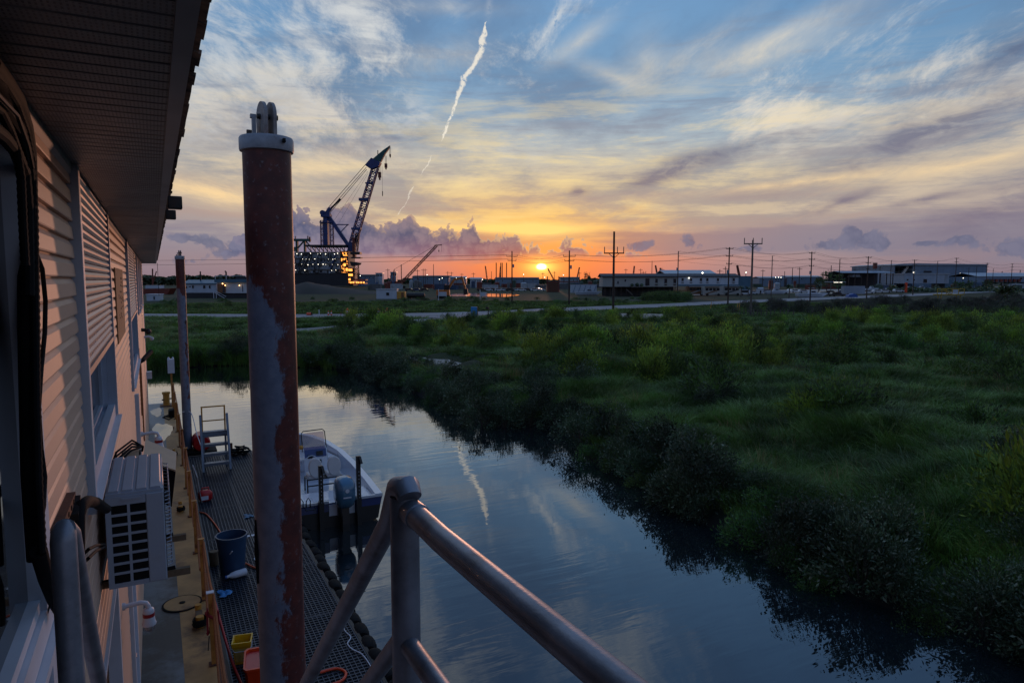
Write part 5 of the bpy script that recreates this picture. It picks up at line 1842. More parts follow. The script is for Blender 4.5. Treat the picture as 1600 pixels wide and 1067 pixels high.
cs = MB().prism([(3.45, .26), (3.6, 1.02), (3.72, 1.22), (4.05, 1.30), (4.35, 1.18), (4.45, .26)], -.36, .36, 'x').build('console', M_gel, boat, 20, False)
MB().prism([(3.585, 1.0), (3.705, 1.222), (3.72, 1.226), (4.04, 1.306), (4.06, 1.29), (4.04, 1.30), (3.72, 1.205), (3.61, 1.0)], -.33, .33, 'x').build('dash_panel', M_blueg, cs, None, False)
MB().box(.02, .22, 3.60, 3.64, 1.02, 1.17).box(.02, .16, 3.53, 3.57, .80, .92).box(-.25, -.10, 3.56, 3.6, .98, 1.08).build('screen', M_glass, cs, None, False)
ws = MB()
ws.tube([(-.36, 3.75, 1.15), (-.36, 4.0, 1.68), (-.30, 4.05, 1.74), (.30, 4.05, 1.76), (.36, 4.0, 1.70), (.36, 3.75, 1.15), (.37, 3.6, .8)], .016, 8)
ws.build('windshield_frame', M_blackgloss, cs, 50, False)
M_tint = bpy.data.materials.new('smoked_acrylic')
M_tint.use_nodes = True
nt = M_tint.node_tree
tb_ = nt.nodes.new('ShaderNodeBsdfTransparent')
tb_.inputs[0].default_value = (0.75, 0.68, 0.70, 1)
tg_ = nt.nodes.new('ShaderNodeBsdfGlossy')
tg_.inputs['Roughness'].default_value = 0.03
tm_ = nt.nodes.new('ShaderNodeMixShader')
tm_.inputs[0].default_value = 0.12
nt.links.new(tb_.outputs[0], tm_.inputs[1])
nt.links.new(tg_.outputs[0], tm_.inputs[2])
nt.links.new(tm_.outputs[0], nt.nodes['Material Output'].inputs[0])
MB().add([(-.34, 3.86, 1.26), (.34, 3.86, 1.26), (.33, 4.02, 1.70), (-.33, 4.02, 1.68), (-.34, 3.87, 1.26), (.34, 3.87, 1.26), (.33, 4.03, 1.70), (-.33, 4.03, 1.68)], [(0, 1, 2, 3), (7, 6, 5, 4)]).build('windshield', M_tint, cs, None, False)
sw = MB()
cc = Vector((-.16, 3.38, .93))
ux, uz = Vector((1, 0, 0)), Vector((0, .45, .9)).normalized()
ringp = [cc + (ux * math.cos(t_) + uz * math.sin(t_)) * .18 for t_ in np.linspace(0, 2 * math.pi, 21)]
sw.tube(ringp, .013, 6, False)
for k in range(3):
    t_ = k * 2.094 + .5
    sw.tube([cc, cc + (ux * math.cos(t_) + uz * math.sin(t_)) * .18], .01, 5)
sw.tube([cc, cc + Vector((0, .12, -.05))], .03, 8)
sw.build('steering_wheel', M_white, boat, 50, False)
for x_ in (-.27, .27):
    bk = MB()
    outl = [(.20 * math.cos(t_) * (1.0 if math.sin(t_) > -.4 else 1.0), .29 * math.sin(t_)) for t_ in np.linspace(0, 2 * math.pi, 21)[:-1]]
    n_ = len(outl)
    vs = [(x_ + a_, 2.18 + .10 * b_, 1.04 + b_) for a_, b_ in outl] + [(x_ + a_ * .93, 2.30 + .10 * b_, 1.04 + b_ * .93) for a_, b_ in outl] + [(x_ + a_ * .9, 2.14 + .10 * b_, 1.04 + b_ * .9) for a_, b_ in outl]
    fs = [(i, (i + 1) % n_, (i + 1) % n_ + n_, i + n_) for i in range(n_)] + [(2 * n_ + i, 2 * n_ + (i + 1) % n_, (i + 1) % n_, i) for i in range(n_)]
    fs += [tuple(range(n_, 2 * n_)), tuple(range(3 * n_ - 1, 2 * n_ - 1, -1))]
    st_ = bk.add(vs, fs).box(x_ - .21, x_ + .21, 2.20, 2.66, .70, .82, .03).build('seat', M_cush, boat, 40, False)
lp = MB()
for x_ in (-.5, .5):
    lp.tube([(x_, 2.2, .26), (x_, 2.25, .70), (x_, 2.65, .70), (x_, 2.7, .26)], .022, 6)
lp.tube([(-.5, 2.25, .68), (.5, 2.25, .68)], .022, 6).tube([(-.5, 2.22, .5), (.5, 2.22, .5)], .022, 6).box(-.42, .42, 2.27, 2.62, .66, .70)
lp.build('seat_frame', M_blackgloss, boat, 50, False)
ob = MB()
rows = []
for z_, w_, y0_, y1_ in ((.62, .15, -.52, -.08), (.70, .20, -.62, -.04), (.85, .235, -.68, -.03), (1.10, .24, -.70, -.03), (1.28, .215, -.66, -.06), (1.38, .16, -.56, -.12), (1.41, .06, -.42, -.22)):
    c_ = (y0_ + y1_) / 2
    h_ = (y1_ - y0_) / 2
    rows.append([(w_ * 1.1 * math.copysign(abs(math.cos(t_)) ** .6, math.cos(t_)), c_ + h_ * math.copysign(abs(math.sin(t_)) ** .6, math.sin(t_)), z_) for t_ in np.linspace(0, 2 * math.pi, 21)])
ob.sheet(rows).add(rows[-1][:-1], [tuple(range(20))])
obm = ob.build('outboard_motor', M_teal, boat, 50, False)
MB().prism([(-.50, -.35), (-.36, -.35), (-.16, .20), (-.10, .64), (-.48, .64), (-.5, .20)], -.09, .09, 'x').box(-.13, .13, -.14, .03, .3, .66).build('midsection', M_blackgloss, obm, None, False)
MB().tube([(0, -.712, 1.12), (0, -.706, 1.12)], .05, 14).build('emblem_disc', M_white, obm, None, False)
MB().box(-.10, .10, -.706, -.70, .93, .965).build('name_strip', M_white, obm, None, False)
MB().box(-.246, -.238, -.55, -.2, .80, .86).build('side_strip', M_white, obm, None, False)
for x_, zt, nm in ((-.56, 1.72, 'left'), (.42, 1.86, 'right')):
    an = MB().bar((x_, -.16, -.6), (x_, -.16, zt), .085, .11).box(x_ - .06, x_ + .06, -.22, -.02, .25, .75)
    an.bar((x_ + .03, -.18, zt - .02), (x_ + .06, -.25, zt - .2), .07, .05)
    ao = an.build('anchor_pole', M_blackgloss, boat, None, False)
    hs = MB()
    for k in range(8):
        hs.cbox((x_ + .0, -.218, .75 + k * .10), .015, .004, .03)
    hs.build('rung_hole', M_white, ao, None, False)
for x_ in (-1.0, -.82):
    MB().tube([(x_, -.04, .62), (x_, -.06, .80), (x_ - .05, -.06, .88), (x_ - .10, -.06, .80), (x_ - .10, -.04, .62)], .014, 6).build('rod_holder', M_blackgloss, boat, None, False)
MB().tube([(-.95, -.05, .58), (-.95, -.2, .60), (-.70, -.2, .60), (-.70, -.05, .58)], .014, 6).build('boarding_step', M_blackgloss, boat, None, False)
for y_ in (1.8, 2.05):
    MB().tube([(.972, y_, .52), (.985, y_, .52)], .045, 10).build('speaker', M_black, boat, None, False)
MB().ball((-.42, 3.7, 1.32), .07, 10).build('spotlight', M_yellow, boat, 60, False)
lay('stern_line', 'short dark line from the boat stern to the dock cleat', [(3.12, 17.9, .74), (3.0, 17.6, .62), (2.86, 17.4, .42)], .012, M_black, 'rope')

# ------------------------------------------------------------------ across the water: roadside, yards and the horizon
M_pole = mat('creosote_pole', S(58, 46, 40), 0.85, 0, 0.25, 2)
M_poleg = mat('weathered_pole', S(92, 84, 78), 0.85, 0, 0.25, 2)
M_wire = mat('power_wire', S(40, 38, 38), 0.5)
M_ins = mat('insulator', S(90, 80, 78), 0.4)
M_navy = mat('dark_navy_hull', S(26, 28, 36), 0.6, 0, 0.2, 0.3)
M_ltgrey = mat('pale_grey_steel', S(128, 136, 146), 0.55, 0, 0.12, 0.2, c2=S(112, 112, 112), cut=(.55, .75))
M_crblue = mat('crane_blue', S(30, 50, 104), 0.5, 0, 0.2, 0.3)
M_crgreen = mat('crane_green', S(26, 74, 70), 0.5, 0, 0.2, 0.3)
M_crred = mat('crane_red', S(104, 40, 30), 0.55, 0, 0.2, 0.5)
M_excav = mat('excavator_orange', S(176, 96, 30), 0.5, 0, 0.2, 1)
M_offwhite = mat('white_cladding', S(172, 180, 190), 0.6, 0, 0.08, 0.4, c2=S(140, 142, 146), cut=(.58, .8), stretch=(1, 1, .3))
M_offdim = mat('dull_white_cladding', S(132, 142, 156), 0.6, 0, 0.1, 0.3, c2=S(104, 108, 112), cut=(.55, .8), stretch=(1, 1, .3))
M_cream = mat('cream_cladding', S(150, 150, 146), 0.6, 0, 0.08, 0.4)
M_bluemetal = mat('blue_grey_metal', S(104, 122, 142), 0.5, 0.1, 0.1, 0.3, stretch=(2, 1, .2))
M_bluegreen = mat('blue_green_trim', S(60, 96, 116), 0.5, 0, 0.1, 0.5)
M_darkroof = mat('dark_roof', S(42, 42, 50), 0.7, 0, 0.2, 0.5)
M_paleroof = mat('pale_metal_roof', S(140, 150, 162), 0.4, 0.2, 0.1, 0.3)
M_darkglass = mat('dark_window', S(20, 24, 30), 0.12)
M_brown = mat('brown_wood', S(110, 72, 44), 0.7, 0, 0.2, 1)
M_tyre = mat('tyre_rubber', S(18, 18, 18), 0.8)
M_dirt = mat('spoil_dirt', S(34, 30, 26), 0.95, 0, 0.3, 0.25, 0.4, 2, c2=S(26, 28, 18), cut=(.5, .7))
L_white = lamp_mat('white_lamp', (1.0, 0.90, 0.72, 1), 4.5)
L_warm = lamp_mat('warm_lamp', (1.0, 0.55, 0.2, 1), 7.0)
L_orange = lamp_mat('sodium_lamp', (1.0, 0.34, 0.06, 1), 2.4)
GZ0 = 0.9


def zz(y, Z):
    return EYE + (437.0 - y) * Z / FPX


class Far:
    """things placed by direction and distance; local x to the right, y away, measured in metres"""
    def __init__(self, name, label, cat, px, Z, group=None, turn=0.0, z=GZ0):
        self.s = Z / FPX
        self.px, self.Z, self.z = px, Z, z
        self.root = thing(name, label, cat, far(px, Z, z), -HEAD + R(turn), group)

    def X(self, px):
        return (px - self.px) * self.s

    def H(self, y):
        return zz(y, self.Z) - self.z

    def box(self, name, m, x0, x1, y0, y1, d0=0.0, d1=1.0, parent=None):
        """photo-point extents x0..x1, y0 (top)..y1 (bottom), depth in metres"""
        return MB().box(self.X(x0), self.X(x1), d0, d1, self.H(y1), self.H(y0)).build(name, m, parent or self.root, None, False)

    def part(self, name, mb, m, parent=None, smooth=None):
        return mb.build(name, m, parent or self.root, smooth, False)


# ---- utility poles and their wires
POLE_TOPS = {}
def pole(px, ytop, Z, style, label, group, m=M_pole, r_=.16):
    f = Far('utility_pole', label, 'utility pole', px, Z, group)
    h = f.H(ytop)
    f.part('shaft', MB().tube([(0, 0, -.5), (0, 0, h)], [r_ * 1.15, r_ * .8], 8), m)
    att = []
    if style == 'cross':                       # one wide arm with three upright posts
        w = 1.35
        ha = h - (2.9 if px < 1000 else .55)
        f.part('cross_arm', MB().cbox((0, -.15, ha), 2 * w, .14, .16).bar((-.75, -.15, ha), (0, -.12, ha - .65), .07).bar((.75, -.15, ha), (0, -.12, ha - .65), .07), m)
        for xx in (-w + .06, w - .06, .45 if px < 1000 else 0):
            f.part('insulator', MB().tube([(xx, -.15, ha + .05), (xx, -.15, ha + .85)], .06, 6), M_ins)
            att.append((xx, ha + .85))
    elif style == 'arms':                      # two or three short arms up the shaft
        for k, dz in enumerate((.35, 1.9, 3.6)):
            w = (.75, .7, .55)[k]
            f.part('cross_arm', MB().cbox((0, -.12, h - dz), 2 * w, .12, .12), m)
            for xx in (-w, w):
                f.part('insulator', MB().tube([(xx, -.12, h - dz), (xx, -.12, h - dz + .28)], .06, 6), M_ins)
                att.append((xx, h - dz + .28))
    elif style == 'stub':
        for k, dz in enumerate((.15, 1.5, 2.9)):
            f.part('bracket', MB().bar((0, 0, h - dz), (.55, -.1, h - dz + .08), .10), m)
            att.append((.55, h - dz + .08))
    elif style == 'tee':
        for k, dz in enumerate((1.3, 2.3)):
            w = (1.3, 1.0)[k]
            f.part('cross_arm', MB().cbox((0, -.12, h - dz), 2 * w, .12, .13), m)
            for xx in (-w, w):
                f.part('insulator', MB().tube([(xx, -.12, h - dz), (xx, -.12, h - dz + .4)], .06, 6), M_ins)
                att.append((xx, h - dz + .4))
        f.part('transformer', MB().tube([(.35, -.2, h - 4.0), (.35, -.2, h - 3.2)], .2, 10), M_ltgrey)
    if px in (1058, 1137, 1265):
        f.part('transformer', MB().tube([(-.3, -.2, h - 5.6), (-.3, -.2, h - 4.8)], .22, 10), M_ltgrey)
    c, s_ = math.cos(-HEAD), math.sin(-HEAD)
    L = f.root.location
    POLE_TOPS[px] = [Vector((L.x + x_ * c, L.y + x_ * s_, L.z + z_)) for x_, z_ in att]
    return f


G1, G2 = 'utility poles along the road', 'utility poles behind the yards'
pole(958, 363, 93, 'cross', 'tall dark power pole with a single wide cross-arm, nearest to the camera', G1)
pole(1173, 376, 101, 'cross', 'power pole topped by a wide cross-arm with three uprights, right of the white building', G1, M_poleg)
pole(800, 393, 168, 'tee', 'double-armed power pole just left of the sun', G1)
pole(889, 392, 150, 'tee', 'double-armed power pole just right of the sun', G1)
pole(1137, 387, 147, 'arms', 'three-armed dark power pole in front of the cream motor home', G1)
pole(1265, 394, 172, 'arms', 'three-armed dark power pole in front of the parked white boat', G1)
pole(1353, 401, 195, 'arms', 'three-armed dark power pole left of the big warehouse by the road', G1)
pole(1425, 406, 244, 'arms', 'three-armed dark power pole in front of the big warehouse corner', G1)
pole(1490, 403, 293, 'arms', 'three-armed dark power pole above the yellow platform', G1)
pole(1538, 411, 330, 'arms', 'three-armed power pole at the right end of the big warehouse', G1)
pole(1577, 412, 360, 'arms', 'rightmost roadside power pole before the picture edge', G1)
pole(1058, 393, 200, 'stub', 'power pole with stub brackets where the stilted and white buildings meet', G2)
pole(1204, 400, 225, 'stub', 'stub-bracketed power pole above the small white shed', G2, M_poleg)
pole(1309, 405, 240, 'stub', 'stub-bracketed power pole beside the pine trees', G2)
pole(1389, 407, 290, 'stub', 'stub-bracketed power pole left of the open warehouse bay', G2)
pole(1461, 408, 320, 'stub', 'stub-bracketed power pole in front of the warehouse middle', G2, M_poleg)
pole(1510, 418, 420, 'stub', 'shorter distant pole left of the white shed lamp', G2)
pole(1522, 417, 420, 'stub', 'shorter distant pole right of the white shed lamp', G2)
pole(1548, 420, 430, 'stub', 'short distant pole near the right white shed', G2)
POLE_TOPS['L1'] = [far(-500, 210, 12.5), far(-495, 210, 12.5), far(-500, 210, 11.0), far(-495, 210, 11.0)]
POLE_TOPS['R1'] = [far(1900, 420, 12.0), far(1905, 420, 12.0), far(1900, 420, 10.6), far(1905, 420, 10.6), far(1900, 420, 9.2), far(1905, 420, 9.2)]

def line(a, b, label, drop, r_=.022):
    t_ = thing('power_line', label, 'power line', POLE_TOPS[a][0].lerp(POLE_TOPS[b][0], .5), 0, 'power lines')
    for p, q in zip(POLE_TOPS[a], POLE_TOPS[b]):
        MB().tube(sag(p, q, drop, 14), r_, 4, False).build('wire', M_wire, t_)
for a, b, la in (('L1', 800, 'wires running left from the pole beside the sun towards the crane ship'), (800, 889, 'wires spanning the sun between two double-armed poles'), (889, 1137, 'wires from the pole right of the sun to the pole by the motor homes'),
                 (1137, 1265, 'wires between the motor home pole and the white boat pole'), (1265, 1353, 'wires between the white boat pole and the pole left of the warehouse'), (1353, 1425, 'wires reaching the pole at the warehouse corner'),
                 (1425, 1490, 'wires along the warehouse front to the yellow platform pole'), (1490, 1538, 'wires along the right half of the warehouse'), (1538, 1577, 'wires between the last two poles at the right'), (1577, 'R1', 'wires leaving the picture at the right edge')):
    line(a, b, la, 1.0)
for a, b, la in ((1058, 1204, 'wires behind the white building'), (1204, 1309, 'wires between the shed pole and the pine trees'), (1309, 1389, 'wires from the pine trees to the open warehouse bay'), (1389, 1461, 'wires crossing the open warehouse bay')):
    line(a, b, la, .9)
gw = far(1110, 150, 0.9)
tag(MB().tube([POLE_TOPS[1137][0] - Vector((0, 0, 4)), far(1112, 147, 0.9)], .02, 4).build('guy_wire', M_wire), 'guy wire slanting from the three-armed pole by the motor homes', 'wire')
for px1, py1 in ((1110, 484), (1151, 487), (1154, 487)):
    p = atz(px1, py1, GZ0)
    tag(MB().bar(p, p + Vector((.35, .1, 1.5)), .07).build('guy_guard', M_yellow), {1110: 'slanted yellow guy guard left of the motor home pole', 1151: 'left of two slanted yellow guy guards by the wire fence', 1154: 'right of two slanted yellow guy guards by the wire fence'}[px1], 'guy guard')

# ---- crane vessel
f = Far('crane_ship', 'heavy-lift crane ship with lit deckhouse and tall blue lattice boom', 'ship', 510, 520, z=0)
X, H = f.X, f.H
f.part('hull', MB().prism([(X(398), H(428)), (X(398), H(447)), (X(546), H(447)), (X(548), H(426))], 0, 34, 'y'), M_navy)
dh = f.part('deckhouse', MB().box(X(462), X(533), 1, 26, H(428), H(394)), M_ltgrey)
for y_ in (395, 403.5, 412, 421):
    f.box('deck_ledge', M_ltgrey, 461, 534, y_ - .6, y_, -.6, .99, dh)
g = np.random.default_rng(9)
for y_ in (397.5, 405.8, 414.2, 422.8):
    for k in range(9):
        px1 = 464 + k * 8.2 + float(g.uniform(-4, 4))
        if g.random() < .22:
            continue
        f.part('deck_lamp', MB().ball((X(px1), -.9, H(y_ - .6 + float(g.uniform(-.4, .8)))), float(g.choice([.14, .2, .27])), 6), L_white, dh)
    for k in range(6):
        px1 = 467 + k * 11.5 + float(g.uniform(-3, 3))
        f.box('doorway', M_darkroof, px1, px1 + float(g.uniform(1.5, 4)), y_, y_ + 3.2, .9, 1.2, dh)
for a_, b_ in ((466, 478), (518, 528), (476, 488)):
    f.part('brace', MB().bar((X(b_), -.5, H(396)), (X(a_), -.5, H(420)), .9), M_crblue if a_ > 500 else M_darksteel, dh)
for k in range(34):
    px1, y1 = float(g.uniform(463, 531)), float(g.uniform(394, 427))
    w_, h_ = ((.5, 3.2), (2.4, .5), (1.2, 1.4), (.35, 5.0))[int(g.integers(0, 4))]
    f.part('deck_gear', MB().cbox((X(px1), -.5, H(y1)), w_, .9, h_), (M_darksteel, M_navy, M_ltgrey)[int(g.integers(0, 3))], dh)
for k in range(9):
    px1 = float(g.uniform(465, 528))
    f.part('ladder_brace', MB().bar((X(px1), -.7, H(428)), (X(px1 + float(g.choice([-9, -6, 6, 9]))), -.7, H(396 + float(g.uniform(0, 20)))), .45), M_darksteel, dh)
oe = f.part('lit_stern_block', MB().box(X(534.3), X(546), .5, 22, H(427), H(393)), mat('stern_plating', S(150, 120, 90), .6, 0, .2, .3))
for y_ in (394, 403, 411, 418, 424.5):
    f.box('gallery', M_darksteel, 533.8, 547, y_ - .8, y_, -1.5, .49, oe)
    f.part('sodium_strip', MB().box(X(534.8), X(544.5), .1, .45, H(y_ + 6.2 if y_ < 420 else y_ + 2), H(y_ + 1.0)), L_orange, oe)
for k in range(46):
    px1, y1 = float(g.uniform(535, 546)), float(g.uniform(394, 427))
    f.part('dark_frame', MB().cbox((X(px1), -.2, H(y1)), float(g.uniform(.4, 1.3)), .5, float(g.uniform(.8, 2.5))), M_darksteel, oe)
lo = f.part('lower_gallery', MB().box(X(545.5), X(553), 0, 14, H(446), H(419)), M_darksteel)
for y_, w_ in ((420.5, 6), (428, 6.5), (435, 3), (440.5, 7)):
    f.part('sodium_strip', MB().box(X(545.8), X(545.8 + w_), -.4, -.05, H(y_ + 3.4), H(y_)), L_orange, lo)
qy = f.part('quay_platform', MB().box(X(546), X(571), -2, 10, H(444), H(441.5)).box(X(550), X(572), 0, 9, H(438.5), H(436.5)), M_crred)
for px1 in (549, 553, 558, 561, 565, 569):
    f.part('sodium_strip', MB().box(X(px1), X(px1 + 2.4), -2.4, -2.05, H(442.6), H(440.2)), L_orange, qy)
hp = f.part('helideck', MB().box(X(481), X(544), -4, 22, H(385.8), H(383.6)), M_darksteel)
tr_ = MB()
for k in range(9):
    tr_.bar((X(484 + k * 6.5), -3, H(386)), (X(487 + k * 6.5), 3, H(393.5)), .5).bar((X(490 + k * 6.5), -3, H(386)), (X(487 + k * 6.5), 3, H(393.5)), .5)
f.part('truss', tr_, M_darksteel, hp)
gg = MB().box(X(461), X(486), 0, 5, H(377.5), H(374)).box(X(464), X(467), 1, 4, H(394), H(377)).box(X(476.5), X(479), 1, 4, H(394), H(377)).bar((X(467), 2, H(388)), (X(476), 2, H(378)), 1.0).bar((X(480), 2, H(378)), (X(487), 2, H(386)), .8)
gg.box(X(463.5), X(464.5), 1, 2, H(374), H(370)).box(X(482.5), X(483.8), 1, 2, H(374), H(369.5)).box(X(456), X(466), 0, 5, H(393), H(386.5))
f.part('gantry', gg, M_crgreen)
f.box('striped_post', M_crred, 485, 487, 371, 379, 1, 2)
ma = f.part('mast', MB().box(X(506), X(512.5), 4, 9, H(384), H(334)).box(X(503), X(517), 3, 10, H(340), H(336)).bar((X(505), 6, H(337)), (X(518), 6, H(346)), 2.6), M_crblue)
f.part('mast_lattice', MB().lattice((X(503), 6, H(385)), (X(503), 6, H(345)), 2.0, 2.0, 9, .2).lattice((X(518), 6, H(385)), (X(518), 6, H(346)), 2.4, 2.4, 9, .2).box(X(500.5), X(520), 3, 9, H(349), H(347.6)), M_crblue, ma)
f.part('mast_head', MB().tube([(X(505), 4, H(333.5)), (X(505), 9, H(333.5))], 2.0, 12).tube([(X(513), 4, H(335)), (X(513), 9, H(335))], 1.7, 12).bar((X(509), 6, H(336)), (X(517), 6, H(326)), 2.4), M_crblue, ma)
f.part('back_leg', MB().bar((X(514), 6, H(339)), (X(546), 6, H(387)), 2.6), M_crblue)
f.part('side_platform', MB().box(X(524), X(545), 5, 7, H(352.2), H(350.8)).bar((X(543), 6, H(352)), (X(531), 6, H(364)), .6), M_crblue)
bm = f.part('boom', MB().lattice((X(549.5), 6, H(384)), (X(588), 6, H(264)), 4.6, 4.2, 17, .38, .24), M_crblue)
f.part('boom_foot', MB().prism([(X(543), H(393)), (X(552), H(393)), (X(556), H(380)), (X(547), H(378))], 2, 10, 'y'), M_crblue, bm)
f.part('boom_head', MB().prism([(X(573), H(261)), (X(583), H(250)), (X(597), H(257)), (X(594), H(263)), (X(582), H(267))], 3, 9, 'y'), M_crblue, bm)
f.part('boom_collar', MB().cbox((X(570), 6, H(313)), 7.4, 6, 2).cbox((X(557), 6, H(358)), 7, 6, 1.6).cbox((X(579), 6, H(288)), 6, 5, 1), M_crblue, bm)
f.part('jib_tip', MB().prism([(X(585), H(251)), (X(601), H(238)), (X(611.5), H(231)), (X(611), H(234)), (X(604), H(243)), (X(597), H(256))], 4.5, 7.5, 'y').box(X(592), X(593), 5, 6, H(247), H(238)), M_crgreen, bm)
pw_ = MB()
for a_, b_ in (((512, 328), (573, 260)), ((514, 331), (574.5, 264)), ((517, 333), (575, 267))):
    pw_.tube([(X(a_[0]), 5, H(a_[1])), (X(b_[0]), 5, H(b_[1]))], .20, 4)
pw_.tube([(X(514), 6, H(330)), (X(533), 6, H(312))], .7, 6)
for a_, b_ in (((522, 345), (576, 270)), ((530, 348), (577, 272))):
    pw_.tube([(X(a_[0]), 6, H(a_[1])), (X(b_[0]), 6, H(b_[1]))], .07, 4)
f.part('pendant_line', pw_, M_darksteel, bm)
for px1, y0_, y1_, y2_, w_ in ((594.5, 258, 271, 283, 2.2), (604.5, 246, 258, 267, 1.9), (611.3, 234, 244, 249, 1.0)):
    hk = f.part('hoist_line', MB().tube([(X(px1 - .8), 6, H(y0_)), (X(px1 - .8), 6, H(y1_))], .13, 4).tube([(X(px1 + .8), 6, H(y0_)), (X(px1 + .8), 6, H(y1_))], .13, 4), M_darksteel)
    f.part('hook_block', MB().box(X(px1 - w_), X(px1 + w_), 5, 7, H(y1_ + (y2_ - y1_) * .7), H(y1_)).box(X(px1 - w_ * .5), X(px1 + w_ * .5), 5.4, 6.6, H(y2_), H(y1_ + (y2_ - y1_) * .7)), M_crred, hk)
f.part('whip_line', MB().tube([(X(598.5), 6, H(262)), (X(598.5), 6, H(306))], .08, 4).box(X(598), X(599), 5.5, 6.5, H(307.5), H(300)), M_darksteel)
f.part('stern_tower', MB().lattice((X(556), 3, H(393)), (X(560), 3, H(365)), 3, 2.4, 7, .22).lattice((X(556.5), 3, H(437)), (X(557), 3, H(412)), 3.4, 3, 6, .2).box(X(549), X(564), 0, 7, H(398), H(394)).box(X(550), X(565), 0, 7, H(404), H(402)).prism([(X(548), H(409)), (X(564), H(411)), (X(562), H(414)), (X(550), H(416))], 0, 6, 'y'), M_darksteel)
f.part('upper_cabin', MB().box(X(552), X(556), 1, 6, H(402), H(372)), M_crred)

# ---- the spoil mound in front of the ship
def hump(name, label, x0, x1, ypk, xpk, Z, depth, m, seed=3):
    rows = []
    nx_, ny_ = 40, 12
    for j in range(ny_ + 1):
        v_ = j / ny_
        row = []
        for i in range(nx_ + 1):
            px1 = x0 + (x1 - x0) * i / nx_
            t_ = (px1 - x0) / (xpk - x0) if px1 < xpk else (x1 - px1) / (x1 - xpk)
            h_ = (zz(ypk, Z) - GZ0) * (t_ ** 1.3 if t_ < 1 else 1) * math.sin(math.pi * v_) ** .8
            p = far(px1, Z - depth / 2 + depth * v_, GZ0 - .1)
            row.append((p.x, p.y, p.z + h_ * (.9 + .3 * float(vnoise(np.array([px1 * .08]), np.array([v_ * 6.0]), seed)[0]))))
        rows.append(row)
    return tag(MB().sheet(rows).build(name, m, smooth=180), kind='structure')
hump('spoil_mound', '', 395, 604, 441, 480, 300, 70, M_dirt)

# ---- buildings
def shed(name, label, cat, x0, x1, ytop, ybase, Z, depth, wall, roof, wins=(), rise=0.0, over=.4, winmat=None, floor=None, group=None, turn=0.0, lip=.6):
    f = Far(name, label, cat, (x0 + x1) / 2, Z, group, turn)
    f.box('wall', wall, x0, x1, ytop, ybase, 0, depth)
    xa, xb = f.X(x0) - over, f.X(x1) + over
    h = f.H(ytop)
    if rise:
        f.part('roof', MB().prism([(-over, h), (depth / 2, h + rise), (depth + over, h), (depth + over, h + lip * .5), (depth / 2, h + rise + lip * .6), (-over, h + lip * .5)], xa, xb, 'x'), roof)
    else:
        f.part('roof', MB().box(xa, xb, -over, depth + over, h + .01, h + lip), roof)
    for w in wins:
        fr_ = f.box('window', M_offwhite if len(w) < 5 else w[4], w[0] - .25, w[1] + .25, w[2] - .25, w[3] + .25, -.06, -.01)
        f.box('pane', winmat or M_darkglass, w[0], w[1], w[2], w[3], -.09, -.061, fr_)
    return f


# houseboat pair on the left
f = shed('site_quarters', 'long white quarters building with grey-blue roof, left beyond the creek', 'building', 289, 339, 444, 457.5, 215, 8, M_offwhite, M_bluegreen, [(291, 294, 447, 450.5), (302, 304.5, 446, 450.5), (319, 322.5, 446, 450.5), (328, 330.5, 446, 450.5), (297, 300, 447, 448.5)], 1.0)
f.part('stack', MB().tube([(f.X(308.7), 3, f.H(445)), (f.X(308.7), 3, f.H(424))], .22, 8), M_darksteel)
f = shed('site_office', 'taller white building with blue-green fascia and lit porch, beside the big pile', 'building', 341, 394, 441.5, 458, 208, 9, M_offwhite, M_bluegreen, [(380, 381, 446, 456)], 0, .6, lip=1.0)
f.box('porch', M_brown, 342, 354, 443.5, 457, -.5, -.06)
f.box('porch_door', M_darkroof, 350.5, 353, 446, 457, -.6, -.51)
for px1, y1 in ((351, 443.3), (355, 445.8), (377, 446)):
    f.part('porch_lamp', MB().ball((f.X(px1), -.75, f.H(y1)), .16, 8), L_warm)
f.part('roof_rail', MB().bar((f.X(339), -.3, f.H(431)), (f.X(393), -.3, f.H(431)), .12).bar((f.X(339), -.3, f.H(431)), (f.X(339), -.3, f.H(436.5)), .12).bar((f.X(356), -.3, f.H(431)), (f.X(356), -.3, f.H(436.5)), .1), M_white)
f.part('stack', MB().tube([(f.X(349), 3, f.H(437)), (f.X(349), 3, f.H(425)), (f.X(347.4), 3, f.H(423.6))], .25, 8), M_darksteel)
f.part('roof_hut', MB().box(f.X(366), f.X(393), 2, 6, f.H(436.6), f.H(432.5)), M_darkroof)
f.part('outside_stair', MB().bar((f.X(340), -1.4, f.H(457)), (f.X(357), -1.4, f.H(467)), .14).bar((f.X(340), -1.4, f.H(454)), (f.X(357), -1.4, f.H(463)), .1).bar((f.X(338), -1.4, f.H(456)), (f.X(338), -1.4, f.H(467)), .14).bar((f.X(342), -1.4, f.H(458)), (f.X(342), -1.4, f.H(467)), .12), M_white)
f = Far('black_pontoon', 'long black pontoon under the two white quarters buildings', 'barge', 340, 210)
f.part('hull', MB().box(f.X(284), f.X(396), -1.5, 14, -.3, f.H(457.6)), M_navy)

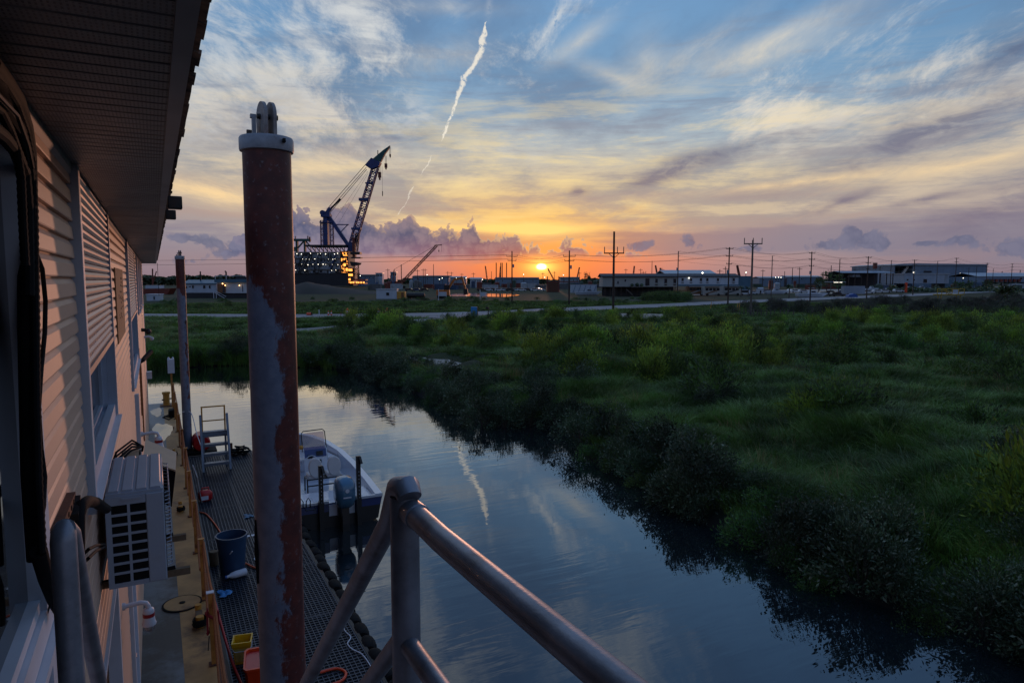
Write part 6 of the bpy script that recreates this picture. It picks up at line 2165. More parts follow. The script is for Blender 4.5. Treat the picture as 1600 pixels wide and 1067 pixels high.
f = Far('tug_boat', 'dark red workboat with white wheelhouse and mast at the far left', 'boat', 246, 260)
f.part('hull', MB().prism([(f.X(222), f.H(451)), (f.X(226), f.H(460)), (f.X(262), f.H(460)), (f.X(268), f.H(450.5))], 0, 5, 'y'), M_crred)
f.part('wheelhouse', MB().box(f.X(228), f.X(249), .5, 4.5, f.H(451), f.H(446)), M_offwhite)
f.part('mast', MB().tube([(f.X(235), 2.5, f.H(446)), (f.X(236), 2.5, f.H(420))], .25, 6).bar((f.X(231), 2.5, f.H(435)), (f.X(239), 2.5, f.H(435)), .25).tube([(f.X(235), 2.5, f.H(444)), (f.X(242), 2.5, f.H(424))], .2, 5), M_crred)
f = shed('white_hut', 'small white hut on the grass at the far left beyond the creek', 'hut', 230, 247, 460.5, 470, 178, 3, M_offwhite, M_white, [(241, 243, 463, 468)], 0, .15, lip=.2)

f = shed('office_trailer', 'small white site cabin with one window, joined to a yellow end', 'cabin', 588.5, 620, 452.5, 467, 199, 3.2, M_offwhite, M_paleroof, [(604, 608.5, 457, 461.5)], 0, .12, lip=.25)
f.part('yellow_end', MB().box(f.X(620.2), f.X(632.5), .3, 3.0, f.H(466.8), f.H(455.5)), M_yellow)
f.part('end_door', MB().box(f.X(627), f.X(631), .24, .29, f.H(466), f.H(457)), M_brown)
f = Far('dark_tank', 'dark horizontal tank lying right of the yellow-ended cabin', 'tank', 649, 200)
f.part('shell', MB().tube([(f.X(635), 1.5, .95), (f.X(636), 1.5, .95), (f.X(662), 1.5, .95), (f.X(663), 1.5, .95)], [.5, .8, .8, .5], 14), M_darksteel, smooth=40)
f.part('saddle', MB().cbox((f.X(641), 1.5, .15), .4, 1.2, .5).cbox((f.X(657), 1.5, .15), .4, 1.2, .5), M_darksteel)

# ---- lattice crawler crane and excavator
f = Far('crawler_crane', 'red lattice crawler crane with its boom raised to the right', 'crane', 622, 440)
X, H = f.X, f.H
f.part('track', MB().box(X(610), X(632), 0, 1.2, 0, 1.6, .3), M_tyre)
f.part('track', MB().box(X(610), X(632), 4, 5.2, 0, 1.6, .3), M_tyre)
f.part('cab_body', MB().box(X(604), X(628), .6, 4.6, 1.7, H(439.5)), M_crred)
f.part('boom', MB().lattice((X(628), 2.5, H(441)), (X(683), 2.5, H(384)), 1.4, 1.2, 22, .17, .10).bar((X(679), 2.5, H(384)), (X(691), 2.5, H(383)), .5), M_crred)
f.part('gantry_mast', MB().bar((X(627), 2.5, H(440)), (X(627), 2.5, H(413.5)), .5).bar((X(614), 2.5, H(440)), (X(616), 2.5, H(421)), .45).bar((X(612), 2.5, H(440)), (X(609), 2.5, H(430)), .3), M_crred)
f.part('pendant_line', MB().tube([(X(616), 2.5, H(421)), (X(681), 2.5, H(384))], .09, 4).tube([(X(616), 2.5, H(421)), (X(607), 2.5, H(440))], .09, 4), M_darksteel)
hk = f.part('hoist_line', MB().tube([(X(686), 2.5, H(384)), (X(686), 2.5, H(391))], .06, 4).tube([(X(690), 2.5, H(384)), (X(690), 2.5, H(394))], .06, 4), M_darksteel)
f.part('hook_block', MB().cbox((X(686), 2.5, H(392.4)), .6, .5, 1.2), M_crred, hk)
f = Far('excavator', 'orange excavator with its bucket resting in the pond', 'excavator', 695, 205)
X, H = f.X, f.H
f.part('track', MB().box(X(683), X(702), 0, .8, 0, .9, .2), M_tyre)
f.part('track', MB().box(X(683), X(702), 2.2, 3, 0, .9, .2), M_tyre)
f.part('body', MB().box(X(682), X(702), .2, 2.8, .95, H(453)), M_excav)
f.part('cab', MB().box(X(694), X(702), .2, 1.6, H(453), H(445)), M_darkglass)
f.part('boom', MB().bar((X(698), 1.6, H(454)), (X(709), 1.6, H(437)), .7).bar((X(709), 1.6, H(437)), (X(722), 1.6, H(434)), .6), M_excav)
f.part('stick', MB().bar((X(721), 1.6, H(432)), (X(727), 1.6, H(452)), .55), M_excav)
f.part('bucket', MB().prism([(X(724), H(452)), (X(730), H(451)), (X(731), H(460)), (X(724), H(461))], 1.0, 2.2, 'y'), M_darksteel)
M_pond = mat('pond_water', S(40, 42, 44), 0.05, spec=0.9)
structure('pond', strip([(708, 459), (740, 458), (800, 459.5), (812, 460.5)], [(700, 462.5), (740, 463), (790, 464), (808, 462)], 1.015, 16), M_pond)
structure('ditch_water', strip([(232, 481.0), (272, 480.6)], [(232, 483), (266, 482.6)], 1.02, 6), M_pond)
structure('wet_ground', strip([(1540, 464.5), (1640, 463.5)], [(1532, 467.5), (1640, 466)], 1.02, 6), M_pond)
structure('shell_patch', strip([(640, 557), (700, 561), (730, 570), (765, 574)], [(642, 561), (690, 576), (715, 583), (760, 580)], .97, 14), ms)

# ---- roadside furniture
def board(px, y0, y1, Z, w, label):
    f = Far('notice_board', label, 'notice board', px, Z)
    f.part('panel', MB().cbox((0, 0, f.H((y0 + y1) / 2)), w, .08, f.H(y0) - f.H(y1)), M_offwhite)
    f.part('post', MB().bar((-w / 2 - .1, 0, -.2), (-w / 2 - .1, 0, f.H(y0) + .8), .12), M_white)
    f.part('post', MB().bar((w / 2 + .1, 0, -.2), (w / 2 + .1, 0, f.H(y0)), .12), M_white)
board(691.5, 456, 462.5, 186, 1.9, 'white notice board on posts in front of the excavator')
board(755, 456.5, 463, 190, 1.5, 'white notice board on posts beside the pond')
M_cyan = mat('bright_blue_panel', S(24, 120, 176), 0.4, 0, 0.08, 3)
f = Far('blue_cabinet', 'bright blue upright cabinet at the roadside where the driveway ends', 'cabinet', 740.5, 103)
f.part('shell', MB().box(-.46, .46, 0, .7, 0, 1.5, .03), M_cyan)
f.part('door', MB().box(-.22, .22, -.03, -.003, .42, 1.0), M_bluegreen)
f.part('side_frame', MB().box(.465, .56, 0, .7, 0, 1.42), M_darksteel)
f = Far('mailbox', 'dark mailbox on a post right of the bright blue cabinet', 'mailbox', 763, 107)
f.part('post', MB().bar((0, 0, -.2), (0, 0, 1.0), .12), M_pole)
f.part('box', MB().prism([(-.42, 1.0), (.10, 1.0), (.10, 1.22), (.0, 1.34), (-.3, 1.34), (-.42, 1.22)], -.12, .12, 'y'), M_darksteel)
def drum(px, label):
    f = Far('traffic_drum', label, 'traffic drum', px, 106, 'orange and white traffic drums')
    f.part('base', MB().lathe([(.40, 0), (.40, .1), (.32, .12)], 16), M_black, smooth=40)
    bd = f.part('drum', MB().lathe([(.30, .10), (.29, .45), (.27, .75), (.25, .98), (.12, 1.02)], 18), M_orange, smooth=40)
    for z0_ in (.28, .62):
        f.part('white_band', MB().lathe([(.303, z0_), (.30, z0_ + .16)], 18), M_white, bd, 40)
    f.part('beacon', MB().tube([(0, -.05, 1.02), (0, .05, 1.2)], .1, 10), M_orange)
drum(543, 'leftmost striped traffic drum on the road verge')
drum(591, 'left of the paired striped traffic drums on the verge')
drum(605, 'right of the paired striped traffic drums on the verge')
for px1, la in ((513, 'left one of two small traffic cones beside the road'), (517.6, 'right one of two small traffic cones beside the road')):
    f = Far('traffic_cone', la, 'traffic cone', px1, 106, 'traffic cones')
    f.part('cone', MB().lathe([(.17, .04), (.04, .80)], 12), M_orange, smooth=40)
    f.part('foot', MB().cbox((0, 0, .02), .46, .46, .04), M_black)
    f.part('white_collar', MB().lathe([(.125, .36), (.09, .55)], 12), M_white, smooth=40)
f = Far('delineator_post', 'thin white delineator post left of the traffic cones', 'post', 498.5, 106)
f.part('tube', MB().tube([(0, 0, .05), (0, 0, .95)], .06, 8), M_white)
f.part('foot', MB().cbox((0, 0, .03), .4, .4, .06), M_black)
f = Far('fallen_drum', 'orange barrel lying on its side by the road', 'traffic drum', 483, 106)
f.part('shell', MB().tube([(-.35, 0, .27), (.35, 0, .27)], .26, 14), M_orange)
f.part('base_ring', MB().tube([(.36, 0, .27), (.44, 0, .27)], .33, 14), M_black)
f = Far('marker_stake', 'short red stake with a cross piece at the road edge', 'stake', 532.5, 103)
f.part('stake', MB().bar((0, 0, -.1), (0, 0, .7), .07), M_crred)
f.part('cross_piece', MB().bar((-.22, 0, .5), (.22, 0, .5), .07), M_crred)
f = Far('leaning_post', 'bent white-topped marker post leaning in the grass below the driveway', 'post', 590, 70, z=.95)
f.part('post', MB().bar((0, 0, -.1), (-.05, 0, .62), .09), M_poleg)
f.part('white_top', MB().bar((-.05, 0, .62), (-.34, 0, 1.08), .06), M_white)
fn = Far('wire_fence', 'row of pale wooden fence posts strung with wire below the road', 'fence', 1198, 100)
for k in range(13):
    xx = fn.X(1156 + k * 7)
    fn.part('post', MB().bar((xx, (k % 3) * .2, -.2), (xx + .02, (k % 3) * .2, 1.15 + .1 * (k % 2)), .10), M_poleg)
fn.part('strand', MB().tube([(fn.X(1156), .1, 1.0), (fn.X(1240), .1, 1.0)], .012, 4).tube([(fn.X(1156), .1, .6), (fn.X(1240), .1, .6)], .012, 4), M_wire)
f = Far('yellow_platform', 'yellow railed platform with a diagonal stair above the dark thicket', 'platform', 1484, 190)
X, H = f.X, f.H
M_yel2 = mat('safety_yellow', S(170, 140, 40), .5, 0, .1, 1)
f.part('deck', MB().box(X(1463), X(1505), 0, 2, H(461), H(459.5)), M_yel2)
f.part('top_rail', MB().bar((X(1463), 0, H(451.3)), (X(1505), 0, H(451.3)), .18).bar((X(1463), 0, H(455)), (X(1505), 0, H(455)), .12), M_yel2)
for px1 in (1463, 1470, 1477, 1486, 1496, 1505):
    f.part('post', MB().bar((X(px1), 0, H(459.5)), (X(px1), 0, H(451)), .13), M_yel2)
for px1 in (1466, 1471, 1495, 1501):
    f.part('leg', MB().bar((X(px1), .5, -.3), (X(px1), .5, H(461)), .18), M_yel2)
f.part('stair', MB().bar((X(1471), -.2, H(452)), (X(1483), -.2, H(461)), .16).bar((X(1473), -.2, H(451)), (X(1485), -.2, H(460)), .14), M_yel2)
f.part('panel', MB().box(X(1487), X(1495), -.1, -.02, H(457.5), H(452.5)), M_offwhite)
f = Far('orange_marker', 'orange marker post standing at the roadside before the warehouse', 'post', 1414, 300)
f.part('post', MB().box(f.X(1413), f.X(1416), 0, .7, -.2, f.H(441.5)), M_orange)
f.part('side_board', MB().box(f.X(1411.5), f.X(1412.9), 0, .2, f.H(452), f.H(444)), M_crred)

# ---- buildings right of the sun
f = Far('rusty_gate_frame', 'rusty steel portal frame with a brown panel under the sun', 'frame', 864, 310)
X, H = f.X, f.H
for px1 in (855, 873):
    f.part('post', MB().box(X(px1 - .8), X(px1 + .8), 0, .5, -.2, H(432)), M_crred)
f.part('beam', MB().box(X(854), X(904), 0, .5, H(441), H(439.5)), M_crred)
f.part('panel', MB().box(X(856), X(872), .1, .4, 0, H(441.2)), M_rust)
f = shed('blue_white_fence', 'pale blue-white hoarding panel behind the pole right of the sun', 'hoarding', 891, 932, 445, 457.5, 250, .4, M_offwhite, M_paleroof, (), 0, .1, lip=.15)
for k in range(5):
    f.part('brace', MB().bar((f.X(895 + k * 8), -.1, f.H(457)), (f.X(899 + k * 8), -.1, f.H(446)), .15), M_bluegreen)

def motor_boat(px, Z, L, label, hullm=M_offwhite, group=None, tower=True):
    f = Far('motor_boat', label, 'boat', px, Z, group)
    f.part('hull', MB().prism([(-L / 2, .9), (-L / 2 + .2, .25), (L * .30, .25), (L / 2, 1.35), (L * .46, 1.4), (-L / 2, 1.25)], 0, 2.3, 'y'), hullm)
    f.part('stripe', MB().box(-L / 2 + .1, L * .28, -.02, -.005, .62, .80), M_navy)
    f.part('cabin', MB().prism([(-L * .12, 1.28), (L * .16, 1.28), (L * .08, 2.2), (-L * .10, 2.25)], .4, 1.9, 'y'), hullm)
    f.part('cabin_glass', MB().prism([(-L * .05, 1.6), (L * .10, 1.6), (L * .07, 2.0), (-L * .05, 2.0)], .36, .395, 'y'), M_darkglass)
    if tower:
        f.part('hard_top', MB().box(-L * .12, L * .06, .5, 1.8, 2.9, 2.98).bar((-L * .1, .6, 2.2), (-L * .1, .6, 2.9), .07).bar((L * .04, .6, 2.2), (L * .04, .6, 2.9), .07), hullm)
    f.part('trailer', MB().box(-L * .45, L * .3, .5, 1.8, .1, .22).tube([(-.4, .3, .3), (-.4, .5, .3)], .3, 10).tube([(.5, .3, .3), (.5, .5, .3)], .3, 10), M_tyre)
    return f
motor_boat(920, 245, 9.5, 'long white boat on the grass in front of the blue-white hoarding', M_offwhite, None, False)
f = shed('stilted_building', 'long grey-white building raised on stilts behind the nearest power pole', 'building', 941, 1057.5, 433.2, 448, 232, 9, M_cream, M_darkroof,
         [(1007.5, 1014, 435, 446.3, M_cream), (1022.8, 1027, 435.5, 442), (1037, 1041.5, 435.5, 442.5), (1051, 1055.5, 435.5, 442.5), (964, 966, 439, 443.5), (975, 977.5, 436.5, 440)], .9, .5)
for px1 in (1024.8, 1039.2, 1053.3):
    f.part('window_unit', MB().box(f.X(px1 - 2), f.X(px1 + 2), -.25, -.01, f.H(445.5), f.H(444)), M_darksteel)
for k in range(14):
    f.part('stilt', MB().box(f.X(945 + k * 8.4), f.X(946 + k * 8.4), .5, .8, -.2, f.H(448)), M_pole)
    f.part('stilt', MB().box(f.X(945 + k * 8.4), f.X(946 + k * 8.4), 7.5, 7.8, -.2, f.H(448)), M_pole)
f.part('added_shade_panel', MB().box(f.X(944), f.X(1056), 4.0, 4.2, -.2, f.H(448.2)), M_darkroof)  # added dark sheet standing in for the shade beneath the raised floor
f.part('porch_deck', MB().box(f.X(985), f.X(1002), -2.2, -.05, f.H(449), f.H(447.6)), M_poleg)
f.part('outside_stair', MB().bar((f.X(977), -2, f.H(452)), (f.X(987), -2, f.H(461)), .25), M_poleg)
f.part('planter', MB().ball((f.X(986), -1.2, f.H(445.5)), .6, 6).ball((f.X(994), -1.2, f.H(445)), .7, 6).ball((f.X(1001), -1.2, f.H(445.5)), .6, 6), M_leafdark)
f = shed('motel_block', 'long white block with small windows and dark roof, right of the stilted building', 'building', 1058.5, 1152.5, 433, 447, 262, 10, M_offwhite, M_darkroof,
         [(px1 - 1.7, px1 + 1.7, 434.8, 439.2) for px1 in (1065.5, 1078.5, 1094, 1104, 1120.5, 1145)], 1.0, .4)
for px1 in (1065.5, 1078.5, 1094, 1104, 1120.5, 1145):
    f.part('window_unit', MB().box(f.X(px1 - 1.8), f.X(px1 + 1.8), -.25, -.01, f.H(442), f.H(441)), M_darksteel)
f.part('base_band', MB().box(f.X(1059), f.X(1152), -.3, -.01, f.H(447), f.H(444.6)), M_bluegreen)
f.part('wall_lamp', MB().ball((f.X(1075), -.3, f.H(434.4)), .2, 8), L_white)
f.part('end_porch', MB().box(f.X(1152.8), f.X(1173), .5, 9, 0, f.H(431.5)), M_bluegreen)
f = shed('curved_roof_barn', 'pale low-arched metal roof rising behind the white block', 'barn', 1040, 1118, 429.5, 446, 345, 26, M_bluemetal, M_paleroof, (), 2.2, .5)
f.part('gable_lamp', MB().ball((f.X(1095.5), -.8, f.H(426.6)), .42, 8), L_white)

def motor_home(px, Z, L, label, m, band, group='parked motor homes'):
    f = Far('motor_home', label, 'motor home', px, Z, group)
    f.part('body', MB().prism([(-L / 2, .55), (L / 2 - .2, .55), (L / 2, 1.2), (L / 2 - .25, 3.2), (L / 2 - .6, 3.35), (-L / 2, 3.35)], 0, 2.5, 'y'), m)
    f.part('swoosh', MB().prism([(-L / 2 + .3, .7), (-L / 2 + 1.3, .7), (L / 2 - 1.0, 2.0), (L / 2 - 1.0, 2.5)], -.03, -.005, 'y'), band)
    for k in range(4):
        x_ = -L / 2 + .8 + k * (L - 1.6) / 4
        w_ = f.part('window', MB().box(x_, x_ + 1.0, -.05, -.006, 1.9, 2.7), M_darkglass)
    f.part('awning', MB().box(-L / 2 + .6, L / 2 - 1.2, -.5, -.06, 3.05, 3.2), band)
    for x_ in (-L * .28, L * .3):
        f.part('wheel', MB().tube([(x_, -.05, .45), (x_, .25, .45)], .45, 12), M_tyre)
motor_home(1087, 238, 6.2, 'dark brown motor home behind the bush clump', M_brown, M_cream)
motor_home(1113, 234, 6.6, 'grey-striped motor home in the middle of the row', M_cream, M_brown)
motor_home(1143, 240, 6.8, 'cream motor home behind the three-armed pole', M_cream, M_darkroof)

def car(px, Z, label, m, group='parked vehicles', L=4.4, tall=1.0, van=False):
    f = Far('parked_van' if van else 'parked_car', label, 'van' if van else 'car', px, Z, group)
    top = 1.9 * tall if van else 1.45 * tall
    bod = [(-L / 2, .35), (L / 2, .35), (L / 2, .80), (L * .30, .92), (L * .16, top), (-L * .42, top), (-L / 2, .95)] if not van else [(-L / 2, .35), (L / 2, .35), (L / 2, 1.0), (L * .40, 1.15), (L * .28, top), (-L * .48, top), (-L / 2, 1.2)]
    f.part('body', MB().prism(bod, 0, 1.75, 'y'), m)
    f.part('side_glass', MB().prism([(-L * .38, .98), (L * .22, .98), (L * .13, top - .1), (-L * .36, top - .1)], -.02, -.003, 'y'), M_darkglass)
    for x_ in (-L * .3, L * .31):
        f.part('wheel', MB().tube([(x_, -.03, .33), (x_, .22, .33)], .33, 10), M_tyre)
    return f
M_carw = mat('white_car_paint', S(190, 194, 200), .3, 0, .03, 2, coat=.5)
M_carb = mat('blue_car_paint', S(40, 60, 96), .3, 0, .03, 2, coat=.5)
M_card2 = mat('dark_car_paint', S(34, 36, 40), .3, 0, .03, 2, coat=.5)
car(1165, 245, 'white van right of the cream motor home', M_carw, van=True)
f = shed('white_shed', 'tiny white shed with a grey door between the parked vehicles', 'shed', 1184, 1192, 451, 458.5, 250, 2.2, M_offwhite, M_paleroof, [(1186.2, 1188.6, 453.5, 458, M_white)], .35, .1, lip=.15)
motor_boat(1213, 262, 8.2, 'white boat parked left of the palm tree', M_offwhite, 'parked boats')
motor_boat(1270, 215, 9.6, 'white cruiser on a trailer behind the pole, right of the palm tree', M_offwhite, 'parked boats')
car(1309, 225, 'dark pickup-sized car with bright lamps beside the white cruiser', M_card2)
car(1290, 232, 'dark low car parked close behind the white cruiser', M_card2)
f = Far('blue_tarp_load', 'bright blue tarp thrown over a low load beside the white trailer', 'tarp', 1332, 215)
f.part('tarp', MB().prism([(-1.6, 0), (1.6, 0), (1.3, .8), (.4, 1.3), (-.6, 1.0), (-1.2, .9)], 0, 2, 'y'), mat('blue_tarp', S(36, 76, 140), .5, 0, .1, 2))
f = Far('box_trailer', 'long white box trailer parked behind the blue tarp', 'trailer', 1335, 235)
f.part('box', MB().box(f.X(1318), f.X(1350), 0, 2.5, .7, f.H(447)), M_offdim)
for px1 in (1324, 1328):
    f.part('wheel', MB().tube([(f.X(px1), -.05, .45), (f.X(px1), .2, .45)], .45, 10), M_tyre)
f = Far('lit_canopy', 'open canopy with a bright tube light above the parked vehicles', 'canopy', 1308, 300)
X, H = f.X, f.H
f.part('roof', MB().box(X(1296), X(1320), 0, 6, H(441), H(440)), M_paleroof)
f.part('tube_light', MB().box(X(1301), X(1314), -.1, .1, H(441.4), H(441.1)), L_white)
for px1 in (1297, 1319):
    f.part('post', MB().box(X(px1 - .4), X(px1 + .4), 0, .3, -.1, H(441)), M_poleg)

# ---- trees
def palm(px, Z, h, label, seed):
    f = Far('palm_tree', label, 'palm tree', px, Z, 'palm trees by the parked boats')
    f.part('trunk', MB().tube([(0, 0, -.2), (.1, 0, h * .5), (.05, 0, h * .8)], [.2, .16, .15], 8), M_poleg)
    g = np.random.default_rng(seed)
    m = MB()
    for k in range(44):
        a_ = float(g.uniform(0, 6.28))
        up_ = float(g.uniform(-.9, .9))
        L = float(g.uniform(1.1, 1.7)) * h / 5
        c0 = Vector((.05, 0, h * .8))
        d_ = Vector((math.cos(a_), math.sin(a_), 0))
        pts = [c0, c0 + d_ * L * .5 + Vector((0, 0, up_ * L * .5)), c0 + d_ * L + Vector((0, 0, up_ * L * .6 - .3 * L))]
        s_ = Vector((-d_.y, d_.x, .3)) * .10 * h / 5
        m.add([pts[0] - s_ * .3, pts[0] + s_ * .3, pts[1] + s_ * 1.5, pts[1] - s_ * 1.5, pts[2] + s_ * .6, pts[2] - s_ * .6], [(0, 1, 2, 3), (3, 2, 4, 5)])
    f.part('crown', m, M_leafdark)
palm(1232, 205, 4.8, 'short palm tree with a full dark crown in front of the parked boats', 1)
palm(1277, 240, 4.6, 'palm tree just behind the white cruiser', 2)
palm(1157, 225, 4.0, 'low palm at the corner of the white block', 3)
palm(1168, 228, 3.6, 'lowest palm, right of the white block corner', 4)

def tree(px, Z, h, rad, label, seed, m=None, group='trees among the yards', name='yard_tree'):
    f = Far(name, label, 'tree', px, Z, group)
    f.part('trunk', MB().tube([(0, 0, -.3), (.1, 0, h * .45), (0, .1, h * .8)], [.28 * h / 10, .2 * h / 10, .06 * h / 10], 7), M_pole)
    me_ = leafy('crown', 900, rad, h * .75, .55, 34, [M_leafdark if m is None else m, M_leafmid, M_twig], .25, seed, .3, .8, 4, 2.0, -.1)
    o = bpy.data.objects.new('crown', me_)
    col.objects.link(o)
    o.parent = f.root
    o.location = (0, 0, h * .26)
for px1, Z_, h_, r_, la, sd_ in ((1290, 330, 9.5, 3.6, 'tallest ragged tree behind the parked cruiser', 1), (1279, 335, 6.5, 3.0, 'lower ragged tree left of the tallest one', 2), (1309, 340, 8.0, 2.4, 'narrow tree beside the stub-bracketed pole', 3), (917, 420, 9.0, 4.0, 'pointed tree silhouette right of the sun', 4), (943, 430, 7.5, 2.6, 'small tree silhouette left of the stilted building', 5),
                               (1540, 370, 5.0, 3.2, 'dark tree at the right end of the warehouse', 6), (1572, 175, 3.6, 2.2, 'dark leafy tree at the right picture edge in the thicket', 7), (1515, 360, 4.4, 3.4, 'round dark tree in front of the warehouse', 8), (1495, 365, 4.0, 3.0, 'low dark tree beside the round one by the warehouse', 9)):
    tree(px1, Z_, h_, r_, la, sd_)

# ---- big yard buildings at the right
f = Far('warehouse', 'huge blue-grey warehouse with an open dark bay at its left end', 'warehouse', 1466, 480)
X, H = f.X, f.H
f.part('long_wall', MB().box(X(1423), X(1538), 0, 60, 0, H(414.5)), M_bluemetal)
f.part('roof', MB().prism([(X(1393), H(414)), (X(1408), H(412.2)), (X(1430), H(411.8)), (X(1538.5), H(413.2)), (X(1538.5), H(414.4)), (X(1393), H(415.2))], -1, 62, 'y'), M_paleroof)
f.part('bay_side', MB().box(X(1394), X(1395.2), 0, 60, 0, H(415.3)), M_bluemetal)
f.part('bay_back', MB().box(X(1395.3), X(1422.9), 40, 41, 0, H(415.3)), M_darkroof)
f.part('bay_brace', MB().bar((X(1408), 4, H(434)), (X(1420), 4, H(416)), 1.6), M_offwhite)
for px1 in (1400, 1408, 1416):
    f.part('column', MB().box(X(px1), X(px1 + 1), 6, 7, 0, H(415.5)), M_darksteel)
f.part('vent', MB().box(X(1440), X(1452), -.3, -.05, H(426), H(423.5)), M_darkroof)
f.part('corner_lamp', MB().ball((X(1423.5), -1, H(426)), .5, 8), L_white)
f = shed('white_workshop', 'long low white workshop with a bright eave in front of the warehouse', 'workshop', 1410, 1480, 428.6, 443, 430, 22, M_offdim, M_paleroof, [(1414, 1417, 436, 438.5), (1424, 1427, 436, 438.5), (1440, 1446, 436, 442)], 0, .4, lip=.6)
f.part('side_wing', MB().box(f.X(1480.3), f.X(1492), 4, 18, 0, f.H(437)), M_bluegreen)
f = shed('right_shed', 'long pale-roofed shed running off the right edge', 'shed', 1524, 1640, 432.5, 441, 440, 30, M_bluemetal, M_paleroof, [(1590, 1594, 434, 437)], 2.3, .5)
for k in range(8):
    f.part('red_bay', MB().box(f.X(1537 + k * 7), f.X(1541 + k * 7), -1.2, -.1, f.H(440.5), f.H(436)), M_crred)
f = Far('open_shed', 'long open-sided dark shed with a pale roof left of the warehouse', 'shed', 1348, 400)
f.part('roof', MB().prism([(-1, f.H(427)), (9, f.H(424)), (19, f.H(427)), (19, f.H(426.4)), (9, f.H(423.3)), (-1, f.H(426.4))], f.X(1312), f.X(1394), 'x'), M_bluemetal)
f.part('back_wall', MB().box(f.X(1313), f.X(1393), 17, 17.4, 0, f.H(427)), M_darkroof)
for k in range(9):
    f.part('post', MB().box(f.X(1314 + k * 9.8), f.X(1315 + k * 9.8), 0, .4, 0, f.H(427)), M_darksteel)
f.part('stored_hull', MB().prism([(f.X(1332), f.H(433)), (f.X(1345), f.H(433)), (f.X(1344), f.H(429)), (f.X(1334), f.H(428.5))], 2, 8, 'y'), M_offdim)
f = Far('red_mast', 'red and white lattice mast above the open shed', 'mast', 1364, 420)
f.part('lattice', MB().lattice((0, 0, 0), (0, 0, f.H(420)), 1.6, 1.2, 10, .12), M_ltgrey)
f.part('red_head', MB().box(-.9, .9, -.9, .9, f.H(420), f.H(411)), M_crred)
for k, (px1, Z_) in enumerate(((1398, 350), (1420, 345), (1440, 350), (1362, 340))):
    motor_boat(px1, Z_, 8.5 if k != 3 else 6.5, ('white boat on chocks under the open warehouse bay', 'white boat in front of the white workshop, left of its pair', 'white boat in front of the white workshop, right of its pair', 'small white boat by the red mast')[k], M_offwhite, 'boats stored in the yard', k % 2 == 0)

# ---- silhouettes on the horizon left of and under the sun
for x0, x1, yt, Z_, d_, la, wm, rm in (
        (588, 598, 427.5, 620, 8, 'white square silo tower right of the crane ship', M_offwhite, M_paleroof), (611, 619.5, 426, 640, 8, 'blue-grey tower behind the crawler crane', M_bluemetal, M_paleroof), (560, 587, 431, 600, 14, 'low blue shed between the ship and the silo', M_bluemetal, M_darkroof),
        (645, 702, 432.6, 620, 30, 'long blue-grey warehouse behind the lattice boom', M_bluemetal, M_darkroof), (704, 728, 434, 560, 16, 'short grey shed left of the excavator arm', M_ltgrey, M_paleroof), (735, 752, 436.5, 480, 14, 'pale flat-roofed shed behind the pond', M_offwhite, M_paleroof),
        (774, 842, 435.4, 620, 30, 'long dull blue warehouse left of the sun', M_bluemetal, M_darkroof), (876, 905, 435, 600, 16, 'dim low shed right of the sun', M_ltgrey, M_darkroof), (1185, 1225, 434.5, 560, 16, 'low bluish shed behind the small white shed', M_bluemetal, M_paleroof), (1228, 1282, 433, 560, 18, 'long pale shed behind the palm tree', M_bluemetal, M_paleroof)):
    wins = [(x0 + (x1 - x0) * t_, x0 + (x1 - x0) * t_ + 1.6, yt + 2, yt + 4) for t_ in (.15, .4, .65, .85)]
    shed('distant_shed' if x1 - x0 > 12 else 'distant_tower', la, 'building', x0, x1, yt, 450, Z_, d_, wm, rm, wins, .9 if x1 - x0 > 12 else 0, .4, group='industrial buildings on the horizon')
g = np.random.default_rng(17)
CARS = [(1182, 262), (1199, 285), (1222, 270), (1243, 292), (1256, 285), (1298, 262), (1318, 268), (1343, 262), (1356, 270), (1372, 285), (1383, 290), (1404, 300), (1120, 262), (1176, 258), (752, 330), (757, 332), (763, 331), (771, 334), (780, 330), (789, 333), (797, 331), (806, 334), (815, 330), (824, 332), (836, 331), (845, 333), (640, 330), (652, 333), (664, 331), (1196, 300), (1238, 300), (1247, 303), (1178, 270)]
for k, (px1, Z_) in enumerate(CARS):
    q_ = int(g.integers(0, 4))
    sd_ = 'behind the pond left of the sun' if px1 < 860 and px1 > 700 else 'beyond the crawler crane' if px1 < 700 else 'beyond the small white shed' if px1 < 1252 else 'around the box trailer'
    cn_ = ('white', 'white', 'dark', 'blue')[q_]
    f = car(px1, Z_, 'small ' + cn_ + ' car parked in the yard ' + sd_, (M_carw, M_carw, M_card2, M_carb)[q_], cn_ + ' cars parked ' + sd_)
POLES = [(653, 421, 520), (662, 420, 560), (665, 420, 560), (678, 413, 520), (607, 420, 540), (700, 424, 600), (706, 425, 640), (722, 427, 640), (740, 426, 620), (768, 424, 600), (848, 426, 620), (866, 424, 620), (905, 425, 600), (977, 420, 600), (1000, 420, 560), (1004, 424, 560), (1008, 424, 560), (1017.5, 408, 520), (1033, 419, 520), (1037, 422, 560),
         (1123, 421, 420), (1132, 417, 420), (1190, 421, 520), (1224, 424, 520), (1236, 419, 480), (1247, 418, 460), (1333, 420, 460), (1372, 417, 480), (1296, 415, 400), (1562, 424, 460), (1590, 422, 460)]
